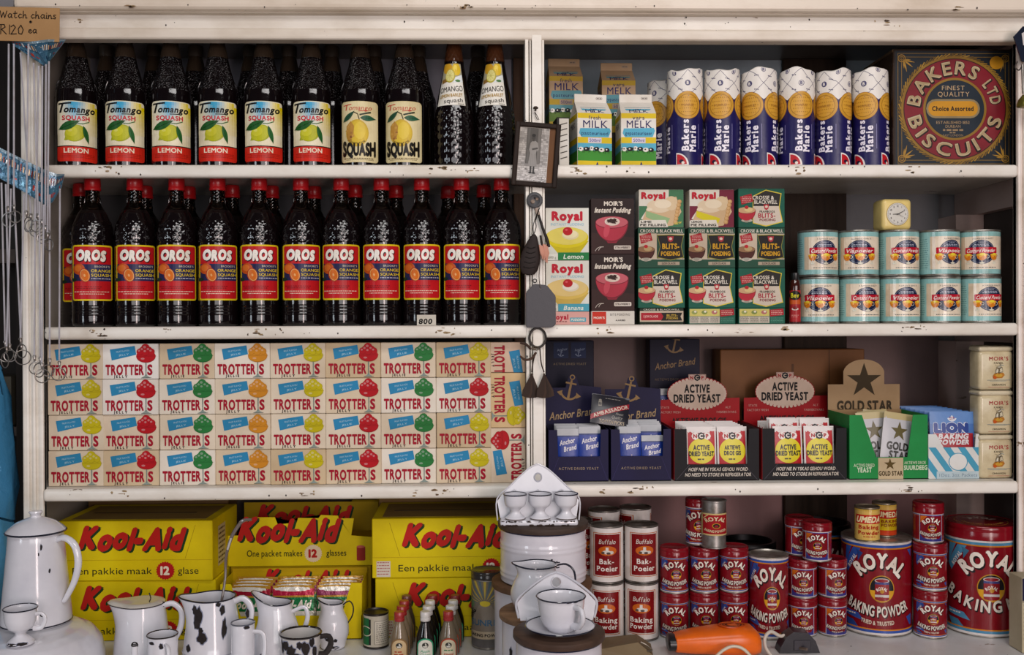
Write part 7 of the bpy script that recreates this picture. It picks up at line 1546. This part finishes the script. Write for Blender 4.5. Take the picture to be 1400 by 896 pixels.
can(root, .0335, .156, None, A, .004, .138, '#3a3634', .016, lm='label'); root.rotation_euler.z = -.1; tag(root, 'tall faded tin with printed sun rays left of the enamel canisters', 'tin')
# ---- canisters with wooden lids
def canister(px, Y, r, H, lab, lid='#4f3a2c', lt=.010, ridges=(), rim=True, z=ZC+.0006, lr=.004, text=None, chips=()):
    root = empty('enamel_canister', (0, 0, 0)); p = [(0, r-.002), (.003, r), (H-.004, r), (H, r+.0005)]
    def fn(q, t, zz):
        d = sum(.0016*math.exp(-((zz-a)/.0028)**2) for a in ridges); return ((q+d)*math.sin(t), -(q+d)*math.cos(t), zz)
    dense = [(0, .001), (r-.002, .001)]+[(r, .003+(H-.003)*k/40) for k in range(41)]+[(0, H)]
    b = Bag(); b.lathe(dense, '#d8d5dc', 'enamel', 64, fn=fn)
    if rim: rimring(b, r+.0004, H-.001, .0018, '#1f2540')
    chips_on(b, surf([(0, r), (H, r)]), chips, 8)
    if text: A = Art(200, 80); A.text(text, 100, 40, 34, '#2a2a34', 2, w=110, shear=.2); b.art(A, .10, .04, wrap(r+.0004, H*.28), 'enamel', .006)
    b.build('can', root); b = Bag(); g = random.Random(int(px)); b.lathe([(0, H+.0004), (r+lr, H+.0004), (r+lr+.001, H+.002), (r+lr+.0008, H+lt-.001), (r+lr-.0008, H+lt), (0, H+lt)], lid, 'woodflat', 56); b.build('wooden_lid', root)
    place(root, px, Y, z); tag(root, lab, 'canister', 'white enamel canisters'); return z+H+lt
zl = canister(741, -.128, .0915, .158, 'white enamel canister at the bottom of the tower, brown wooden lid', '#6a4a30', .012, rim=False)
zs = canister(743, -.128, .0820, .101, 'ridged white enamel canister with lettering under the egg cup rack', '#4a3a30', .011, (.014, .022, .066, .074), z=zl+.0005, text='Salt')
zm = canister(742, -.304, .0712, .150, 'white enamel canister under the round white jug, chipped side', '#8a6a4c', .010, rim=False, chips=[(-.066, .10, .004, .012), (-.07, .06, .003, .02)])
zf = canister(764, -.462, .0680, .164, 'white enamel canister with dark wooden lid under the cup and saucer', '#4d382b', .011, (.03, .038))
# egg cup rack with three egg cups
root = empty('enamel_egg_rack', (WX(736, -.150, 700), -.150, zs+.0006)); tag(root, 'white enamel egg cup rack with pointed back and a hole, atop the tower', 'rack')
def peak(W, H, hole, hz, lean, th=.003, base=.0):
    bb = bmesh.new(); n = 40; out = []
    for k in range(n+1):
        u = -1+2*k/n; zt = H*(.40+.60*(max(0, 1-abs(u)**1.15)))-H*.04*max(0, abs(u)-.8)/.2; zt = zt if abs(u) > .12 else H*(.40+.60*(1-.12**1.15))+H*.03*(1-(u/.12)**2)
        out.append((u*W/2*(.985 if abs(u) < 1 else .985), zt))
    ring_ = [(hole*math.cos(2*PI*k/20), hz+hole*1.15*math.sin(2*PI*k/20)) for k in range(20)]
    pts = [(-W/2*.90, base), (W/2*.90, base)]+out[::-1]
    mk = lambda y: ([bb.verts.new((x, y+z*math.sin(lean), z*math.cos(lean))) for x, z in pts], [bb.verts.new((x, y+z*math.sin(lean), z*math.cos(lean))) for x, z in ring_])
    F_, Fh = mk(0); B_, Bh = mk(th); 
    for O_, H_ in ((F_, Fh), (B_, Bh)):
        es = [bb.edges.new((O_[i], O_[(i+1) % len(O_)])) for i in range(len(O_))]+[bb.edges.new((H_[i], H_[(i+1) % 20])) for i in range(20)]
        bmesh.ops.triangle_fill(bb, edges=es, use_beauty=True, use_dissolve=False)
    for A_, C_ in ((F_, B_), (Fh, Bh)):
        for i in range(len(A_)): j = (i+1) % len(A_); bb.faces.new((A_[i], A_[j], C_[j], C_[i]))
    bmesh.ops.recalc_face_normals(bb, faces=bb.faces); return bb
b = Bag(); b.bm(peak(.158, .114, .0062, .085, .10), WH, 'enamel')
for sx in (-1, 1): b.tube([(sx*.0775, .002, .004), (sx*.0785, .003, .045), (sx*.055, .006, .068), (sx*.02, .0095, .100), (0, .0105, .110)], .0014, WH, 'enamel', 8)
for k in (-1, 0, 1): b.tube([(k*.045-.018, .002, .040), (k*.045, .004, .062), (k*.045+.018, .002, .040)], .0012, '#cfcfd6', 'enamel', 6)
b.ring(0, .0072, .085, .0068, .0014, '#b9bac4', 'enamel', 20, ry=.0078); b.build('back_plate', root)
b = Bag(); b.box(-.073, .073, -.034, .003, .0, .011, WH, 'enamel', .004, 3, smooth=True); A = Art(146, 11)
g = random.Random(6)
for k in range(46): A.ell(g.uniform(0, 146), g.choice([1.5, 9.5])+g.uniform(-1, 1.5), g.uniform(1, 5), g.uniform(.6, 1.8), '#3a2a22', 1, 8)
b.art(A, .142, .010, flat(0, -.0342, .0005), 'rust'); b.build('shelf', root)
pe2 = smooth_prof([(0, .0185), (.003, .0188), (.007, .0135), (.014, .0088), (.019, .0105), (.026, .0185), (.036, .0210), (.0470, .0218)], 5)
eg = empty('enamel_egg_cup', (0, 0, 0)); b = Bag(); b.lathe(shell(pe2), WH, 'enamel', 40); b.build('cup', eg); b = Bag(); rimring(b, .0218, .047, .0012); rimring(b, .0187, .0015, .0010, '#4a3a32'); b.build('rim', eg); ep = Proto(eg)
for i, px in enumerate((704.5, 738.5, 774)): tag(ep.put((WX(px, -.1705, 700), -.1715, zs+.0006+.0114), i*1.0), 'white enamel egg cup on the rack, %s' % ('left one', 'middle one', 'right one')[i], 'egg cup', 'egg cups on the rack')
# round milk jug
root = empty('enamel_jug', (0, 0, 0)); p = smooth_prof([(0, .034), (.003, .037), (.018, .0455), (.034, .0470), (.052, .0405), (.064, .0338), (.074, .0325), (.080, .0345)], 6); fn = spout_fn(math.radians(-86), .055, .010, .004, .5, .080)
b = Bag(); b.lathe(shell(p), WH, 'enamel', 56, fn=fn); rimring(b, .0345, .080, .0014, RIM, fn); b.build('body', root)
b = Bag(); b.tube([(.033, 0, .078), (.050, 0, .080), (.063, -.002, .070), (.066, -.002, .050), (.058, 0, .030)], [.0016, .0018, .0018, .0018, .0014], '#2b2d38', 'enamel', 8); b.build('handle', root); place(root, 735, -.302, zm+.0006, .0); tag(root, 'round white enamel milk jug with thin dark handle before the ridged canister', 'jug')
# wall holder plate
root = empty('enamel_wall_holder', (WX(761, -.412, 830), -.412, zf+.0006)); b = Bag(); b.bm(peak(.132, .080, .0078, .062, .06), WH, 'enamel')
for sx in (-1, 1): b.tube([(sx*.062, .001, .004), (sx*.066, .002, .030), (sx*.048, .003, .050), (sx*.018, .004, .071), (0, .0045, .078)], .0020, '#c9cad2', 'enamel', 8)
b.ring(0, .0025, .062, .0082, .0011, '#d8d8de', 'enamel', 20, ry=.0088); b.build('back_plate', root); b = Bag(); b.box(-.050, .050, -.0085, .002, 0, .006, WH, 'enamel', .002, 2, smooth=True); b.build('shelf', root); tag(root, 'peaked white enamel wall plate with a hole standing behind the cup', 'wall plate')
# saucer and cup
root = empty('enamel_saucer', (0, 0, 0)); b = Bag(); b.lathe([(0, .001), (.028, .001), (.032, .002), (.046, .0065), (.0545, .0105), (.0545, .0115), (.045, .0085), (.032, .0042), (0, .0035)], WH, 'enamel', 56); rimring(b, .0545, .0112, .0012); b.build('dish', root); root.location = (WX(766, -.474, 862), -.474, zf+.0006); tag(root, 'white enamel saucer with dark rim under the cup', 'saucer')
root = empty('enamel_cup', (0, 0, 0)); p = smooth_prof([(0, .021), (.002, .0225), (.010, .0285), (.030, .0352), (.050, .0378), (.053, .0384)], 5); b = Bag(); b.lathe(shell(p, .0012), WH, 'enamel', 52); rimring(b, .0384, .053, .0013); chips_on(b, lambda x, z, o: (x, -math.sqrt(max(0, .0385**2-x*x))-.001, z), [(.010, .0525, .005, .0012), (.020, .0522, .004, .0012)], 2); b.build('cup', root)
b = Bag(); u = Vector((math.sin(.55), -math.cos(.55), 0)); handle(b, [u*.035+Vector((0, 0, .043)), u*.052+Vector((0, 0, .043)), u*.057+Vector((0, 0, .031)), u*.049+Vector((0, 0, .018)), u*.031+Vector((0, 0, .014))], .0042, flat_=1.4); b.build('handle', root); root.location = (WX(767, -.474, 850), -.474, zf+.0006+.0042); tag(root, 'white enamel cup with dark rim on the saucer, lowest tower step', 'cup')
# ---- orange hair dryer, flex and plug, brown paper parcel
root = empty('hair_dryer', (WX(976, -.062, 870), -.062, ZC+.0006)); tag(root, 'orange plastic hair dryer with round vent lying before the red tins', 'hair dryer'); s = SC(-.062)
b = Bag(); n = 32; rings = []; prof_ = [(-56, 12, 15, 30), (-54, 16, 20, 30), (-30, 20, 27, 32), (0, 23, 31, 34), (30, 26, 33, 35), (52, 24, 32, 34), (60, 18, 26, 30), (63, 8, 12, 27)]
vs = []; NS = 28
for x, hz, hy, cz in [(a[0], a[1], a[2], a[3]) for a in prof_]:
    for k in range(NS):
        t = 2*PI*k/NS; e = .72; cx_, sz_ = math.cos(t), math.sin(t); vs.append((x*s, hy*s*math.copysign(abs(cx_)**e, cx_)*.85, (cz-4+hz*math.copysign(abs(sz_)**e, sz_))*s))
fs = [(i*NS+k, i*NS+(k+1) % NS, (i+1)*NS+(k+1) % NS, (i+1)*NS+k) for i in range(len(prof_)-1) for k in range(NS)]+[tuple(range(NS))[::-1], tuple((len(prof_)-1)*NS+k for k in range(NS))]
zmin = min(v[2] for v in vs); b.add([(x, y, z-zmin) for x, y, z in vs], fs, '#ec6a12', 'plastic', True); b.build('housing', root, sharp=50).scale.z = .76
zt2 = (prof_[4][3]-4+prof_[4][1])*s-zmin
b = Bag()
for R_, t_ in ((.026, .0016), (.021, .0014), (.016, .0012), (.009, .0012)): b.tube([(.036+R_*math.cos(2*PI*k/32), R_*.72*math.sin(2*PI*k/32), zt2-.0005-.0014*abs(math.sin(2*PI*k/32))) for k in range(32)], t_, '#c24c0c', 'plastic', 6, True, 1)
for R_ in (.0185, .0125): b.tube([(.036+R_*math.cos(2*PI*k/32), R_*.72*math.sin(2*PI*k/32), zt2-.0005-.0012*abs(math.sin(2*PI*k/32))) for k in range(32)], .0012, '#3a1606', 'plastic', 6, True, 1)
b.build('vent', root).scale.z = .76
b = Bag(); b.lathe([(0, -.009), (.020, -.009), (.0225, -.007), (.0225, .006), (0, .006)], '#16171c', 'plastic', 32, fn=lambda r, t, z: (-58*s+z, -r*1.15*math.cos(t)*.95, (30-4)*s-zmin+r*math.sin(t)*.95)); b.build('nozzle', root).scale.z = .76
b = Bag(); b.tube([P(972, 905, -.128)-root.location, P(988, 890, -.125)-root.location, P(1003, 884, -.124)-root.location, P(1018, 889, -.125)-root.location, P(1032, 905, -.128)-root.location], .0032, '#cfc3ae', 'plastic', 10); b.build('cord', root)
root = empty('power_plug', (WX(1090, -.052, 880), -.052, ZC+.0006)); c = root.location; tag(root, 'black plug on a looping cream flex beside the hair dryer', 'plug'); s = SC(-.052)
b = Bag(); b.prism([(-28*s, 0), (28*s, 0), (22*s, 16*s), (12*s, 27*s), (-8*s, 29*s), (-18*s, 22*s), (-26*s, 8*s)], -.016, .016, '#1d1a22', 'plastic'); b.box(-.012, .022, -.0175, -.0155, .006, .026, '#26222b', 'plastic', .0008); b.build('plug_body', root)
b = Bag(); b.tube([Vector((-18*s, 0, 21*s)), P(1066, 870, -.055)-c, P(1054, 864, -.06)-c, P(1046, 872, -.07)-c, P(1047, 886, -.08)-c, P(1056, 899, -.09)-c], .0036, '#cfc5b8', 'plastic', 10); b.build('flex', root)
b = Bag(); b.tube([(.0, -.0165, .010), (.010, -.030, .012)], .003, '#b9a9a0', 'metal', 8, sub=1); b.build('pin', root)
root = empty('paper_parcel', (WX(852, -.05, 885), -.05, ZC+.0006)); tag(root, 'folded brown paper parcel with a metal clip before the white tins', 'parcel'); b = Bag(); b.add([(-.055, -.05, 0), (.05, -.055, 0), (.062, .03, 0), (-.05, .035, 0), (-.05, -.045, .022), (.022, -.05, .036), (.030, .02, .030), (-.046, .03, .020), (.052, -.05, .010), (.06, .026, .008)], [(0, 1, 8, 5, 4), (4, 5, 6, 7), (5, 8, 9, 6), (7, 6, 9, 2, 3), (0, 4, 7, 3), (1, 2, 9, 8), (0, 3, 2, 1)], '#7c6c52', 'paper'); b.build('paper', root); b = Bag(); b.tube([(.028, -.048, .036), (.040, -.050, .030), (.050, -.050, .020), (.040, -.053, .020)], .0016, '#8f8a80', 'metal', 8); b.build('clip', root)
# every label is used once, or only by things sharing a group
for k, v in LABELS.items():
    if len(v) > 1: print('DUPLICATE LABEL', k, v)
bpy.data.objects.remove(_to)
for k in LABELS:
    if len(k.split()) > 16: print('LONG', len(k.split()), k)
